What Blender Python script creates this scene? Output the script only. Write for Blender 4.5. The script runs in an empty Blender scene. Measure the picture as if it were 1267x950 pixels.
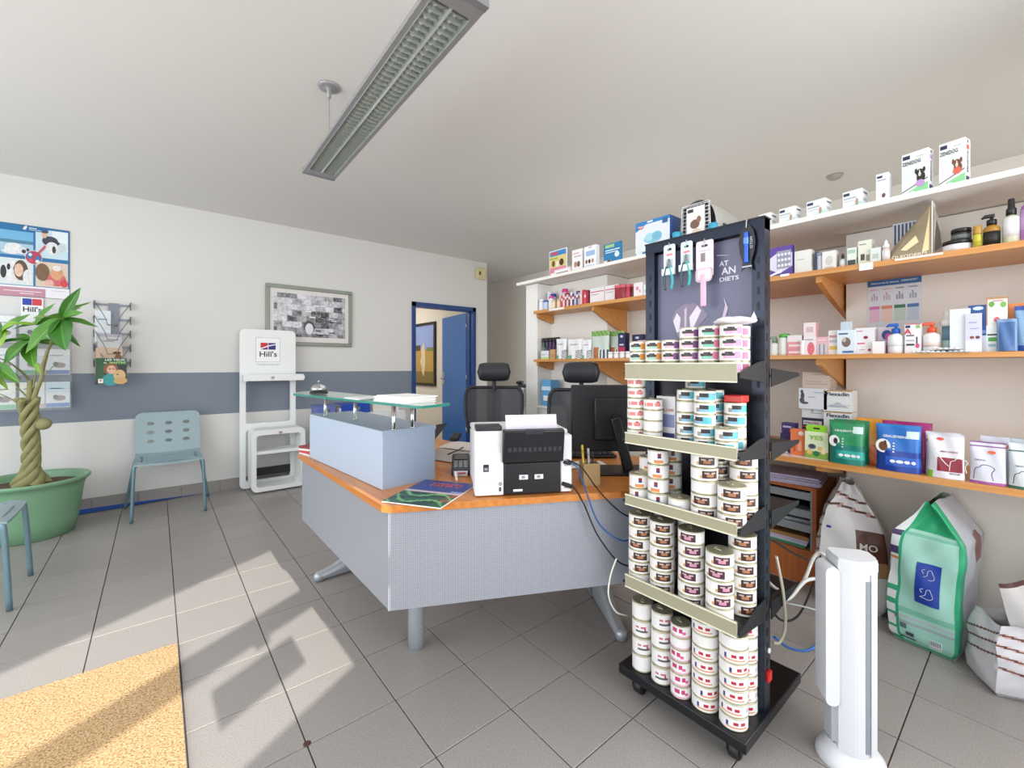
import bpy, bmesh, math, random
from mathutils import Vector, Matrix
C = bpy.context.scene.collection
SC = bpy.context.scene
PI = math.pi
random.seed(7)
# ---------------------------------------------------------------- camera
TH = .6878
cam = bpy.data.objects.new('camera', bpy.data.cameras.new('camera')); C.objects.link(cam)
cam.location = (0, 0, 1.22); cam.rotation_euler = (PI/2, 0, -TH)
cam.data.sensor_width = 36; cam.data.lens = 36*535.6/1267; cam.data.shift_y = -(475-452.6)/1267
cam.data.clip_start = .02
SC.camera = cam
SC.view_settings.view_transform = 'Standard'; SC.view_settings.look = 'None'
SC.view_settings.gamma = 1; SC.view_settings.use_curve_mapping = False
SC.view_settings.exposure = 0.16
# ---------------------------------------------------------------- world, sun, fill
w = bpy.data.worlds.new('sky'); SC.world = w; w.use_nodes = True
w.node_tree.nodes['Background'].inputs[0].default_value = (.86, .93, 1, 1)
w.node_tree.nodes['Background'].inputs[1].default_value = 1.5
def lamp(name, kind, loc, rot, energy, color=(1, 1, 1), **k):
    d = bpy.data.lights.new(name, kind); d.energy = energy; d.color = color
    for a, v in k.items(): setattr(d, a, v)
    o = bpy.data.objects.new(name, d); C.objects.link(o); o.location = loc; o.rotation_euler = rot
    return o
SUN = Vector((-.02, 1, -.5)).normalized()
s = lamp('sun', 'SUN', (0, -6, 5), (0, 0, 0), 6.5, (1, .95, .88), angle=.005)
s.rotation_euler = SUN.to_track_quat('-Z', 'Y').to_euler()
# fill added behind the camera at the shop front; daylight of the side window
lamp('shop_front_fill', 'AREA', (.9, -1.25, 1.5), (PI/2, 0, PI/6), 78, (.95, .97, 1), shape='RECTANGLE', size=3.4, size_y=2.0)
lamp('side_window_daylight', 'AREA', (-2.3, 1.9, 1.5), (PI/2, 0, -PI/2), 52, (.95, .98, 1), shape='RECTANGLE', size=3.6, size_y=2.0)
lamp('ceiling_bounce', 'AREA', (2.2, 2.6, 2.66), (0, 0, 0), 12, (1, .98, .95), shape='RECTANGLE', size=2.4, size_y=2.4)
lamp('back_room_fill', 'AREA', (2.2, 7.2, 2.6), (0, 0, 0), 45, (1, .96, .88), shape='RECTANGLE', size=1.5, size_y=1.5)  # area fill for the back room, its source unseen
lamp('corridor_fill', 'AREA', (4.1, 2.0, 2.6), (0, 0, 0), 6, (1, .98, .95), shape='RECTANGLE', size=.6, size_y=2.5)  # area fill over the corridor, unseen, no fixture built
# ---------------------------------------------------------------- materials
MC = {}
def lin(c):
    return c/12.92 if c <= .04045 else ((c+.055)/1.055)**2.4
def rgb(h):
    if isinstance(h, str):
        h = h.lstrip('#'); return tuple(lin(int(h[i:i+2], 16)/255) for i in (0, 2, 4))
    return h
def mat(col, rough=.5, metal=0, var=.06, scale=40, bump=0, alpha=None, coat=0, trans=0):
    key = (col, rough, metal, var, scale, bump, alpha, coat, trans)
    if key in MC: return MC[key]
    m = bpy.data.materials.new('m_'+str(col).strip('#')); m.use_nodes = True
    nt = m.node_tree; b = nt.nodes['Principled BSDF']; c = rgb(col)
    b.inputs['Roughness'].default_value = rough; b.inputs['Metallic'].default_value = metal
    b.inputs['Coat Weight'].default_value = coat; b.inputs['Transmission Weight'].default_value = trans
    if alpha is not None: b.inputs['Alpha'].default_value = alpha
    tc = nt.nodes.new('ShaderNodeTexCoord'); n = nt.nodes.new('ShaderNodeTexNoise')
    n.inputs['Scale'].default_value = scale; n.inputs['Detail'].default_value = 3
    nt.links.new(tc.outputs['Object'], n.inputs['Vector'])
    mx = nt.nodes.new('ShaderNodeMix'); mx.data_type = 'RGBA'
    mx.inputs['A'].default_value = (*[x*(1-var) for x in c], 1); mx.inputs['B'].default_value = (*[min(1, x*(1+var)) for x in c], 1)
    nt.links.new(n.outputs['Fac'], mx.inputs['Factor']); nt.links.new(mx.outputs['Result'], b.inputs['Base Color'])
    if bump:
        bp = nt.nodes.new('ShaderNodeBump'); bp.inputs['Strength'].default_value = bump; bp.inputs['Distance'].default_value = .01
        nt.links.new(n.outputs['Fac'], bp.inputs['Height']); nt.links.new(bp.outputs['Normal'], b.inputs['Normal'])
    MC[key] = m
    return m
def nodes(m): return m.node_tree.nodes, m.node_tree.links, m.node_tree.nodes['Principled BSDF']
def wood(name='beech', a='#d69c5a', b_='#c98744', axis='Y', rough=.38):
    key = (name, axis)
    if key in MC: return MC[key]
    m = bpy.data.materials.new(name); m.use_nodes = True; N, L, b = nodes(m)
    tc = N.new('ShaderNodeTexCoord'); mp = N.new('ShaderNodeMapping'); n = N.new('ShaderNodeTexNoise')
    s = {'X': (2, 40, 40), 'Y': (40, 2, 40), 'Z': (40, 40, 2)}[axis]
    mp.inputs['Scale'].default_value = s; n.inputs['Scale'].default_value = 1.2; n.inputs['Detail'].default_value = 5
    r = N.new('ShaderNodeValToRGB'); r.color_ramp.elements[0].position = .35; r.color_ramp.elements[1].position = .7
    r.color_ramp.elements[0].color = (*rgb(b_), 1); r.color_ramp.elements[1].color = (*rgb(a), 1)
    L.new(tc.outputs['Object'], mp.inputs['Vector']); L.new(mp.outputs['Vector'], n.inputs['Vector'])
    L.new(n.outputs['Fac'], r.inputs['Fac']); L.new(r.outputs['Color'], b.inputs['Base Color'])
    b.inputs['Roughness'].default_value = rough
    MC[key] = m; return m
WHITE = mat('#e9e7e2', .55, var=.015, scale=6)
BLACK = mat('#16171c', .4)
# ---------------------------------------------------------------- mesh helpers
class B:
    """collects simple shapes into one mesh; every shape takes a material"""
    def __init__(s): s.v = []; s.f = []; s.m = []; s.sm = []; s.mats = []
    def mi(s, m):
        if m not in s.mats: s.mats.append(m)
        return s.mats.index(m)
    def add(s, vs, fs, m, smooth=False, M=None):
        o = len(s.v); k = s.mi(m)
        s.v += [tuple(M @ Vector(v)) if M else tuple(v) for v in vs]
        for f in fs: s.f.append(tuple(i+o for i in f)); s.m.append(k); s.sm.append(smooth)
        return s
    def box(s, x0, x1, y0, y1, z0, z1, m, M=None, bev=0):
        if bev:
            return s.rbox(x0, x1, y0, y1, z0, z1, m, bev, M)
        vs = [(x, y, z) for z in (z0, z1) for y in (y0, y1) for x in (x0, x1)]
        return s.add(vs, [(0, 2, 3, 1), (4, 5, 7, 6), (0, 1, 5, 4), (2, 6, 7, 3), (0, 4, 6, 2), (1, 3, 7, 5)], m, False, M)
    def rbox(s, x0, x1, y0, y1, z0, z1, m, bev, M=None, seg=2):
        bm = bmesh.new(); bmesh.ops.create_cube(bm, size=1)
        for v in bm.verts: v.co = Vector(((x0+x1)/2+v.co.x*(x1-x0), (y0+y1)/2+v.co.y*(y1-y0), (z0+z1)/2+v.co.z*(z1-z0)))
        bmesh.ops.bevel(bm, geom=bm.edges[:], offset=bev, segments=seg, profile=.5, affect='EDGES')
        vs = [v.co.copy() for v in bm.verts]; bm.verts.index_update()
        big = [(min(x1-x0, y1-y0, z1-z0)*.4)**2 < f.calc_area() and len(f.verts) == 4 and max(abs(f.normal.x), abs(f.normal.y), abs(f.normal.z)) > .999 for f in bm.faces]
        fs = [[v.index for v in f.verts] for f in bm.faces]; bm.free()
        o = len(s.sm); s.add(vs, fs, m, True, M)
        for i, q in enumerate(big):
            if q: s.sm[o+i] = False
        return s
    def lathe(s, prof, m, n=24, M=None, smooth=True, mf=None):
        """prof: (r,z) list; mf(angle, row) may give a material"""
        vs = []; fs = []; ms = []
        for r, z in prof:
            for i in range(n): a = 2*PI*i/n; vs.append((r*math.cos(a), r*math.sin(a), z))
        o = len(s.v); s.v += [tuple(M @ Vector(v)) if M else v for v in vs]
        for k in range(len(prof)-1):
            for i in range(n):
                j = (i+1) % n; s.f.append((o+k*n+i, o+k*n+j, o+(k+1)*n+j, o+(k+1)*n+i))
                s.m.append(s.mi((mf and mf((i+.5)/n, k)) or m)); s.sm.append(smooth)
        if prof[0][0] > 0: s.f.append(tuple(o+i for i in reversed(range(n)))); s.m.append(s.mi(m)); s.sm.append(False)
        if prof[-1][0] > 0:
            s.f.append(tuple(o+(len(prof)-1)*n+i for i in range(n))); s.m.append(s.mi(m)); s.sm.append(False)
        return s
    def cyl(s, p, q, r, m, n=12, r2=None):
        p, q = Vector(p), Vector(q); d = q-p
        M = Matrix.Translation(p) @ d.to_track_quat('Z', 'Y').to_matrix().to_4x4()
        return s.lathe([(r, 0), (r if r2 is None else r2, d.length)], m, n, M)
    def tube(s, pts, r, m, n=8, sub=0, closed=False):
        P = [Vector(p) for p in pts]
        if sub: P = catmull(P, sub)
        R = r if callable(r) else (lambda t: r)
        o = len(s.v); up = Vector((0, 0, 1)); prev = None
        for i, p in enumerate(P):
            t = (P[min(i+1, len(P)-1)]-P[max(i-1, 0)]).normalized()
            if prev is None:
                a = up if abs(t.z) < .95 else Vector((1, 0, 0)); u = t.cross(a).normalized()
            else:
                u = (prev-t*prev.dot(t)).normalized()
            prev = u; v = t.cross(u); rr = R(i/(len(P)-1))
            for k in range(n):
                a = 2*PI*k/n; s.v.append(tuple(p+(u*math.cos(a)+v*math.sin(a))*rr))
        K = s.mi(m)
        for i in range(len(P)-1):
            for k in range(n):
                j = (k+1) % n
                s.f.append((o+i*n+k, o+i*n+j, o+(i+1)*n+j, o+(i+1)*n+k)); s.m.append(K); s.sm.append(True)
        s.f.append(tuple(o+k for k in reversed(range(n)))); s.m.append(K); s.sm.append(False)
        s.f.append(tuple(o+(len(P)-1)*n+k for k in range(n))); s.m.append(K); s.sm.append(False)
        return s
    def prism(s, poly, z0, z1, m, M=None, smooth=False):
        n = len(poly); vs = [(x, y, z0) for x, y in poly]+[(x, y, z1) for x, y in poly]
        fs = [tuple(reversed(range(n))), tuple(range(n, 2*n))]+[(i, (i+1) % n, n+(i+1) % n, n+i) for i in range(n)]
        return s.add(vs, fs, m, smooth, M)
    def grid(s, fn, nu, nv, m, mf=None, smooth=True, M=None):
        vs = [fn(i/nu, j/nv) for j in range(nv+1) for i in range(nu+1)]
        o = len(s.v); s.v += [tuple(M @ Vector(v)) if M else tuple(v) for v in vs]
        for j in range(nv):
            for i in range(nu):
                a = o+j*(nu+1)+i; s.f.append((a, a+1, a+nu+2, a+nu+1))
                s.m.append(s.mi((mf and mf((i+.5)/nu, (j+.5)/nv)) or m)); s.sm.append(smooth)
        return s
    def mesh(s, name):
        me = bpy.data.meshes.new(name); me.from_pydata(s.v, [], s.f)
        for m in s.mats: me.materials.append(m)
        me.polygons.foreach_set('material_index', s.m); me.polygons.foreach_set('use_smooth', s.sm)
        me.update(); return me
    def obj(s, name, parent=None, loc=(0, 0, 0), rot=(0, 0, 0)):
        return link(name, s.mesh(name), parent, loc, rot)
def catmull(P, k):
    out = []
    for i in range(len(P)-1):
        a = P[max(i-1, 0)]; b = P[i]; c = P[i+1]; d = P[min(i+2, len(P)-1)]
        for j in range(k):
            t = j/k
            out.append(.5*((2*b)+(c-a)*t+(2*a-5*b+4*c-d)*t*t+(3*b-a-3*c+d)*t**3))
    out.append(P[-1]); return out
def link(name, me, parent=None, loc=(0, 0, 0), rot=(0, 0, 0)):
    o = bpy.data.objects.new(name, me); C.objects.link(o); o.location = loc; o.rotation_euler = rot
    if parent: o.parent = parent
    return o
def tag(o, label=None, cat=None, group=None, kind=None):
    if label: o['label'] = label
    if cat: o['category'] = cat
    if group: o['group'] = group
    if kind: o['kind'] = kind
    return o
def thing(name, label, cat, loc=(0, 0, 0), rz=0, group=None):
    return tag(link(name, None, None, loc, (0, 0, rz)), label, cat, group)
def copy_tree(o, parent=None):
    c = o.copy(); C.objects.link(c)
    if parent: c.parent = parent
    for ch in list(o.children): copy_tree(ch, c)
    return c
def struct(o): o['kind'] = 'structure'; return o
# flat lettering: a text curve turned into a mesh (local x right, local z up, facing local -y)
TX = {}
def text_bm(s, size, bold=0):
    if (s, bold) not in TX:
        cu = bpy.data.curves.new('t', 'FONT'); cu.body = s; cu.size = 1; cu.resolution_u = 3; cu.offset = bold
        cu.align_x = 'CENTER'; cu.align_y = 'CENTER'
        o = bpy.data.objects.new('t', cu); C.objects.link(o)
        bpy.context.view_layer.update()
        me = bpy.data.meshes.new_from_object(o.evaluated_get(bpy.context.evaluated_depsgraph_get()))
        TX[(s, bold)] = ([v.co.copy() for v in me.vertices], [tuple(p.vertices) for p in me.polygons])
        bpy.data.objects.remove(o); bpy.data.curves.remove(cu); bpy.data.meshes.remove(me)
    return TX[(s, bold)]
def lettering(bb, s, x, z, size, m, y=0, width=None, bold=0, rot=0, M=None):
    vs, fs = text_bm(s, size, bold)
    sx = size
    if width:
        ww = max(v.x for v in vs)-min(v.x for v in vs); sx = width/ww
    c, q = math.cos(rot), math.sin(rot)
    bb.add([(x+v.x*sx*c-v.y*size*q, y, z+v.x*sx*q+v.y*size*c) for v in vs], fs, m, False, M)
def rr(w, h, r, n=5, cx=0, cy=0):
    """rounded rectangle outline, centred"""
    r = min(r, w/2-.0001, h/2-.0001); pts = []
    for (sx, sy, a0) in ((1, 1, 0), (-1, 1, PI/2), (-1, -1, PI), (1, -1, 1.5*PI)):
        for i in range(n+1):
            a = a0+PI/2*i/n; pts.append((cx+sx*(w/2-r)+r*math.cos(a), cy+sy*(h/2-r)+r*math.sin(a)))
    return pts
def plate(outline, holes, t, name='plate'):
    """flat plate with real holes (in xy, thickness t along z, centred); returns verts, faces"""
    cu = bpy.data.curves.new(name, 'CURVE'); cu.dimensions = '2D'; cu.fill_mode = 'BOTH'; cu.extrude = t/2
    for pl in [outline]+holes:
        sp = cu.splines.new('POLY'); sp.points.add(len(pl)-1); sp.use_cyclic_u = True
        for p, q in zip(sp.points, pl): p.co = (q[0], q[1], 0, 1)
    o = bpy.data.objects.new(name, cu); C.objects.link(o); bpy.context.view_layer.update()
    me = bpy.data.meshes.new_from_object(o.evaluated_get(bpy.context.evaluated_depsgraph_get()))
    r = ([tuple(v.co) for v in me.vertices], [tuple(p.vertices) for p in me.polygons])
    bpy.data.objects.remove(o); bpy.data.curves.remove(cu); bpy.data.meshes.remove(me)
    return r
XZ = Matrix(((1, 0, 0, 0), (0, 0, -1, 0), (0, 1, 0, 0), (0, 0, 0, 1)))   # plate xy -> xz, facing -y
# ---------------------------------------------------------------- setting
H = 2.705; YL = 5.075; TS = .3002; GX = .6753; GY = 1.494
def proj(x, y, z):
    d = Vector((x, y, z-1.22)); Y = d.x*math.sin(TH)+d.y*math.cos(TH); r = d.x*math.cos(TH)-d.y*math.sin(TH)
    return Y, (633.5+535.6*r/Y if Y > .05 else -9999), (452.6-535.6*d.z/Y if Y > .05 else 9999)
def wall_mat(name, band=None, base='#dddcd9'):
    m = bpy.data.materials.new(name); m.use_nodes = True; N, L, b = nodes(m)
    tc = N.new('ShaderNodeTexCoord'); n = N.new('ShaderNodeTexNoise'); n.inputs['Scale'].default_value = 90; n.inputs['Detail'].default_value = 4
    L.new(tc.outputs['Object'], n.inputs['Vector'])
    bp = N.new('ShaderNodeBump'); bp.inputs['Strength'].default_value = .12; bp.inputs['Distance'].default_value = .004
    L.new(n.outputs['Fac'], bp.inputs['Height']); L.new(bp.outputs['Normal'], b.inputs['Normal'])
    b.inputs['Roughness'].default_value = .75
    if band:
        sp = N.new('ShaderNodeSeparateXYZ'); L.new(tc.outputs['Object'], sp.inputs[0])
        def cmp(sock, op, v):
            q = N.new('ShaderNodeMath'); q.operation = op; q.inputs[1].default_value = v; L.new(sock, q.inputs[0]); return q.outputs[0]
        a = cmp(sp.outputs['Z'], 'GREATER_THAN', band[0]); c = cmp(sp.outputs['Z'], 'LESS_THAN', band[1]); d = cmp(sp.outputs['X'], 'LESS_THAN', 2.52)
        e = N.new('ShaderNodeMath'); e.operation = 'MULTIPLY'; L.new(a, e.inputs[0]); L.new(c, e.inputs[1])
        g = N.new('ShaderNodeMath'); g.operation = 'MULTIPLY'; L.new(e.outputs[0], g.inputs[0]); L.new(d, g.inputs[1])
        mx = N.new('ShaderNodeMix'); mx.data_type = 'RGBA'; L.new(g.outputs[0], mx.inputs['Factor'])
        mx.inputs['A'].default_value = (*rgb(base), 1); mx.inputs['B'].default_value = (*rgb('#7e8794'), 1)
        L.new(mx.outputs['Result'], b.inputs['Base Color'])
    else: b.inputs['Base Color'].default_value = (*rgb(base), 1)
    return m
MW = wall_mat('painted_wall_with_band', (.752, 1.157)); MW2 = wall_mat('painted_wall', None, '#efeae2'); MWR = wall_mat('cream_wall', None, '#ddd6ca')
MCEIL = wall_mat('painted_ceiling', None, '#e0dedb')
# floor: grout bed plus single tiles
grout = mat('#4a4542', .9, var=.15, scale=60)
floor = struct(B().box(-2.7, 6, -4.2, 9.2, -.2, -.006, grout).obj('floor'))
mt = bpy.data.materials.new('floor_tile'); mt.use_nodes = True; N, L, b = nodes(mt)
tc = N.new('ShaderNodeTexCoord'); n1 = N.new('ShaderNodeTexNoise'); n1.inputs['Scale'].default_value = 220; n1.inputs['Detail'].default_value = 2
oi = N.new('ShaderNodeObjectInfo'); L.new(tc.outputs['Object'], n1.inputs['Vector'])
r1 = N.new('ShaderNodeValToRGB'); r1.color_ramp.elements[0].position = .3; r1.color_ramp.elements[1].position = .7
r1.color_ramp.elements[0].color = (*rgb('#8b8682'), 1); r1.color_ramp.elements[1].color = (*rgb('#a39e9a'), 1)
L.new(n1.outputs['Fac'], r1.inputs['Fac'])
hs = N.new('ShaderNodeHueSaturation'); mr = N.new('ShaderNodeMapRange'); mr.inputs['To Min'].default_value = .96; mr.inputs['To Max'].default_value = 1.03
L.new(oi.outputs['Random'], mr.inputs['Value']); L.new(mr.outputs['Result'], hs.inputs['Value']); L.new(r1.outputs['Color'], hs.inputs['Color'])
L.new(hs.outputs['Color'], b.inputs['Base Color']); b.inputs['Roughness'].default_value = .36
n2 = N.new('ShaderNodeTexNoise'); n2.inputs['Scale'].default_value = 9; L.new(tc.outputs['Object'], n2.inputs['Vector'])
bp = N.new('ShaderNodeBump'); bp.inputs['Strength'].default_value = .05; L.new(n1.outputs['Fac'], bp.inputs['Height']); L.new(bp.outputs['Normal'], b.inputs['Normal'])
g = .004
tb = B(); tb.rbox(g/2, TS-g/2, g/2, TS-g/2, -.01, 0, mt, .0012, seg=1); tb.sm = [False]*len(tb.sm); tile_me = tb.mesh('tile')
cells = []
for i in range(-12, 19):
    for j in range(-32, 26):
        x = GX+i*TS; y = GY-j*TS-TS
        if x+TS < -2.65 or x > 4.6 or y < -3.5 or y > YL-.005 and x < 3.5: continue
        cx, cy = x+TS/2, y+TS/2
        vis = False
        for dx in (0, 1):
            for dy in (0, 1):
                Y, u, v = proj(x+dx*TS, y+dy*TS, 0)
                if Y > .3 and -10 < u < 1277 and v < 965: vis = True
        if cx > 3.05 and cy < 3.0: vis = False
        if cx < .07-TS*.6 and cy < 2.39-TS*.6: vis = False
        cells.append((not vis, cx*cx+cy*cy, x, y))
cells.sort(); nt_ = 0; rest = B()
for hid, d, x, y in cells:
    if not hid and nt_ < 300: link('tile', tile_me, floor, (x, y, 0)); nt_ += 1
    else: rest.box(x+g/2, x+TS-g/2, y+g/2, y+TS-g/2, -.0105, -.0005, mt)
tag(rest.obj('tile', floor), kind='stuff')
struct(B().prism([(-2.7, -2.2-.577*2.7-.03), (3.2, -2.2+.577*3.2-.03), (6, -.4), (6, 9.2), (-2.7, 9.2)], H, H+.2, MCEIL).obj('ceiling'))
# left wall with the door opening (x 2.52..3.49)
b_ = B(); b_.box(-2.7, 2.555, YL, YL+.1, 0, H, MW); b_.box(3.455, 3.70, YL, YL+.1, 0, H, MW); b_.box(2.555, 3.455, YL, YL+.1, 2.0, H, MW)
struct(b_.obj('wall_left'))
b_ = B(); b_.box(3.62, 3.70, YL+.1, 9.2, 0, H, MWR); b_.box(1.2, 3.62, 9.0, 9.2, 0, H, MWR); b_.box(1.1, 1.2, YL+.1, 9.2, 0, H, MWR)
struct(b_.obj('wall_back'))
struct(B().box(4.70, 4.82, -3, 9.2, 0, H, MW2).obj('wall_corridor'))
# right wall: shelf partition with piers and recesses
TOPW = 1.935
b_ = B(); b_.box(2.92, 3.3, -.9, .67, 0, TOPW, MW2); b_.box(3.18, 3.3, .67, 1.4, 0, TOPW, MW2); b_.box(3.0, 3.3, 1.4, 2.14, 0, TOPW, MW2)
b_.box(2.72, 3.3, 2.14, 2.90, 0, TOPW, MW2)
struct(b_.obj('wall_right'))
struct(B().box(2.55, 2.72, 2.757, 2.905, 0, TOPW, mat('#f0eee9', .45, var=.01)).obj('trim_1'))
# shop front behind the camera: header, transom, sill panel, solid pier; stands on y = -2.2 + .577 x
A30 = PI/6
ff = B(); alu = mat('#9aa0a6', .4, .3)
def fr(x0, x1, z0, z1, m=alu, t=.06):
    k = math.cos(A30); ff.box(x0/k, x1/k, -t/2, t/2, z0, z1, m)
fr(-4, 3.2, 2.53, H, MW2); fr(-4, .73, 2.085, 2.16); fr(-4, .73, 0, 1.77, mat('#c9c9c6', .6)); fr(.71, 3.2, 0, 2.6, MW2)
struct(ff.obj('wall_front', None, (0, -2.2, 0), (0, 0, A30)))
sg = thing('hanging_shop_sign', 'rectangular sign hung on the glazed shop front behind the camera', 'sign', (0, -2.2, 0), A30)
B().box(.30, .66, .04, .045, 1.875, 1.99, mat('#dddddd')).obj('board', sg)
B().box(.50, .57, .04, .045, 2.02, 2.09, mat('#dddddd')).obj('hanger', sg)
struct(B().box(-20, 20, -24, -4.2, -.25, -.2, mat('#a8a49c', .9)).obj('bounce_ground'))  # unseen ground outside, put in to bounce daylight
# ceramic baseboard pieces
bs = struct(B().box(-2.6, 2.5, YL-.006, YL-.001, 0, .1, grout).obj('baseboard_left'))
pm = B().box(0, .297, -.009, 0, 0, .108, mt).mesh('baseboard_tile')
for i in range(17): link('baseboard_tile', pm, bs, (-2.52+i*.3, YL-.006, 0))
# ---------------------------------------------------------------- door
BL = mat('#18407f', .35, var=.05); BD = mat('#2b6cb8', .35, var=.04, scale=8)
d = struct(link('door_1', None))
b_ = B(); b_.box(2.515, 2.565, YL-.02, YL+.13, 0, 2.04, BL); b_.box(3.445, 3.495, YL-.02, YL+.13, 0, 2.04, BL); b_.box(2.515, 3.495, YL-.02, YL+.13, 1.985, 2.04, BL)
b_.box(2.565, 2.58, YL+.05, YL+.13, 0, 1.985, BL); b_.box(3.43, 3.445, YL+.05, YL+.13, 0, 1.985, BL)
b_.obj('door_frame', d)
leaf = B().box(-.88, 0, 0, .04, .01, 1.98, BD).obj('door_leaf', d, (3.425, YL+.135, 0), (0, 0, -math.radians(98)))
b_ = B(); b_.box(-.50, -.42, .04, .042, 1.54, 1.575, mat('#e8e8e8')); b_.obj('door_plate', leaf)
b_ = B(); st = mat('#b9bcc0', .25, .9)
for s_ in (-.02, .06): b_.cyl((-.82, s_, 1.02), (-.82, s_+(-.03 if s_ < 0 else .03), 1.02), .012, st); b_.cyl((-.82, s_+(-.03 if s_ < 0 else .03), 1.02), (-.71, s_+(-.03 if s_ < 0 else .03), 1.02), .009, st)
b_.box(-.85, -.79, -.005, 0, .93, 1.12, st); b_.box(-.85, -.79, .04, .045, .93, 1.12, st); b_.cyl((-.82, -.02, 1.02), (-.82, .06, 1.02), .009, st)
b_.obj('door_handle', leaf)
b_ = B()
for z in (.25, 1.0, 1.75): b_.cyl((3.43, YL+.13, z), (3.43, YL+.13, z+.09), .009, st)
b_.obj('hinges', d)
# ---------------------------------------------------------------- shelving on the right wall
WD = wood(); XS = 2.5
WS = mat('#efece6', .4, var=.02, scale=5)
def board(label, z0, z1, y0, y1, m, backs, cat='shelf'):
    t = thing('wall_shelf', label, cat, (0, 0, z0))
    b_ = B()
    for xb, ya, yb in backs: b_.box(XS, xb, ya, yb, 0, z1-z0, m)
    b_.obj('board', t); return t
bk = [(2.915, -.55, .67), (3.175, .67, 1.395), (2.995, 1.395, 2.14), (2.715, 2.14, 2.752)]
board('long white top shelf running over the whole partition under the ceiling', 1.939, 1.963, -.55, 2.98, WS, [(3.3, -.55, 2.98)])
S2 = board('orange wood shelf just below the white top shelf', 1.665, 1.69, 0, 0, WD, bk)
S3 = board('orange wood shelf at eye level with pump bottles and boxes', 1.255, 1.275, 0, 0, WD, bk)
S4 = board('lowest orange wood shelf holding coloured dental chew pouches', .728, .755, 0, 0, WD, [(2.915, -.55, .67), (3.175, .67, 1.35)])
def bracket(par, y, x0, x1, h, z=0):
    pts = [(x1, 0), (x0, 0), (x0, -.03)]
    for i in range(7):
        t = i/6; pts.append((x0+(x1-x0)*(t*.92+.08*t*t), -.03-.2*h/.2*(t**.9)*.85-.0*t))
    pts.append((x1, -h))
    M = Matrix.Translation((0, y, z)) @ Matrix(((1, 0, 0, 0), (0, 0, -1, 0), (0, 1, 0, 0), (0, 0, 0, 1)))
    B().prism(pts, -.012, .012, WD, M).obj('bracket', par)
for P_ in (S2, S3):
    bracket(P_, 2.115, 2.50+.02, 2.93, .19); bracket(P_, .695, 2.545, 3.16, .2)
    bracket(P_, 2.735, 2.53, 2.712, .05)
bracket(S4, .695, 2.545, 3.16, .12)
for P_ in (S2, S3): bracket(P_, -.45, 2.545, 2.91, .19)
for (y, z, w) in ((.50, .012, .05), (.83, .016, .04)):
    B().box(XS-.003, XS-.001, y-w/2, y+w/2, z-.02 if w > .045 else z, z+.012, mat('#f3f3f0')).obj('price_tag', S2)
B().box(XS-.003, XS-.001, .25, .40, .014, .022, mat('#f3f3f0')).obj('price_tag', S2)
B().box(XS-.003, XS-.001, 2.39, 2.56, .006, .022, mat('#f3f3f0')).obj('price_tag', S2)
# ---------------------------------------------------------------- smoke detector, alarm box
t = thing('smoke_detector', 'small grey smoke detector on the ceiling above the right shelves', 'detector', (4.09, 1.01, H))
B().lathe([(.001, -.03), (.035, -.028), (.05, -.012), (.055, 0)], mat('#a9a69f', .5)).obj('body', t)
t = thing('alarm_siren', 'cream alarm box high on the wall beside the corridor corner', 'alarm box', (3.57, YL, 2.53))
B().box(-.075, .075, -.06, 0, -.08, .08, mat('#d9cf9c', .5), bev=.012).obj('housing', t)
B().box(-.05, -.02, -.064, -.058, -.025, .025, mat('#5a5648')).obj('grille', t)
# ---------------------------------------------------------------- blue tape strip along the wall foot
tag(B().grid(lambda a, b: (-1.6+2.25*a, YL-.115+.09*a+.02*math.sin(a*9)+.065*b+.04*(1-a)*b, .006+.02*b), 20, 1, mat('#1f4fa8', .5)).obj('blue_strip'), 'flat blue strip lying on the floor along the left wall foot', 'strip')
# ---------------------------------------------------------------- coir mat
cm = bpy.data.materials.new('coir'); cm.use_nodes = True; N, L, b = nodes(cm)
tc = N.new('ShaderNodeTexCoord'); n1 = N.new('ShaderNodeTexNoise'); n1.inputs['Scale'].default_value = 160; n1.inputs['Detail'].default_value = 4
n3 = N.new('ShaderNodeTexNoise'); n3.inputs['Scale'].default_value = 6
L.new(tc.outputs['Object'], n1.inputs['Vector']); L.new(tc.outputs['Object'], n3.inputs['Vector'])
r1 = N.new('ShaderNodeValToRGB'); r1.color_ramp.elements[0].position = .36; r1.color_ramp.elements[1].position = .56
r1.color_ramp.elements[0].color = (*rgb('#94703f'), 1); r1.color_ramp.elements[1].color = (*rgb('#cfae84'), 1)
L.new(n1.outputs['Fac'], r1.inputs['Fac']); L.new(r1.outputs['Color'], b.inputs['Base Color']); b.inputs['Roughness'].default_value = 1
bp = N.new('ShaderNodeBump'); bp.inputs['Strength'].default_value = .6; bp.inputs['Distance'].default_value = .01; L.new(n1.outputs['Fac'], bp.inputs['Height']); L.new(bp.outputs['Normal'], b.inputs['Normal'])
m_ = B(); 
m_.grid(lambda a, b_: (-1.9+1.97*a, .3+2.09*b_, .012+random.uniform(-.0015, .0015)), 90, 90, cm)
m_.box(-1.9, .07, .3, 2.39, 0, .0105, mat('#6b4d2b', .95))
tag(m_.obj('coir_mat'), 'beige coir entrance mat lying on the grey tiles', 'mat')
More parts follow.
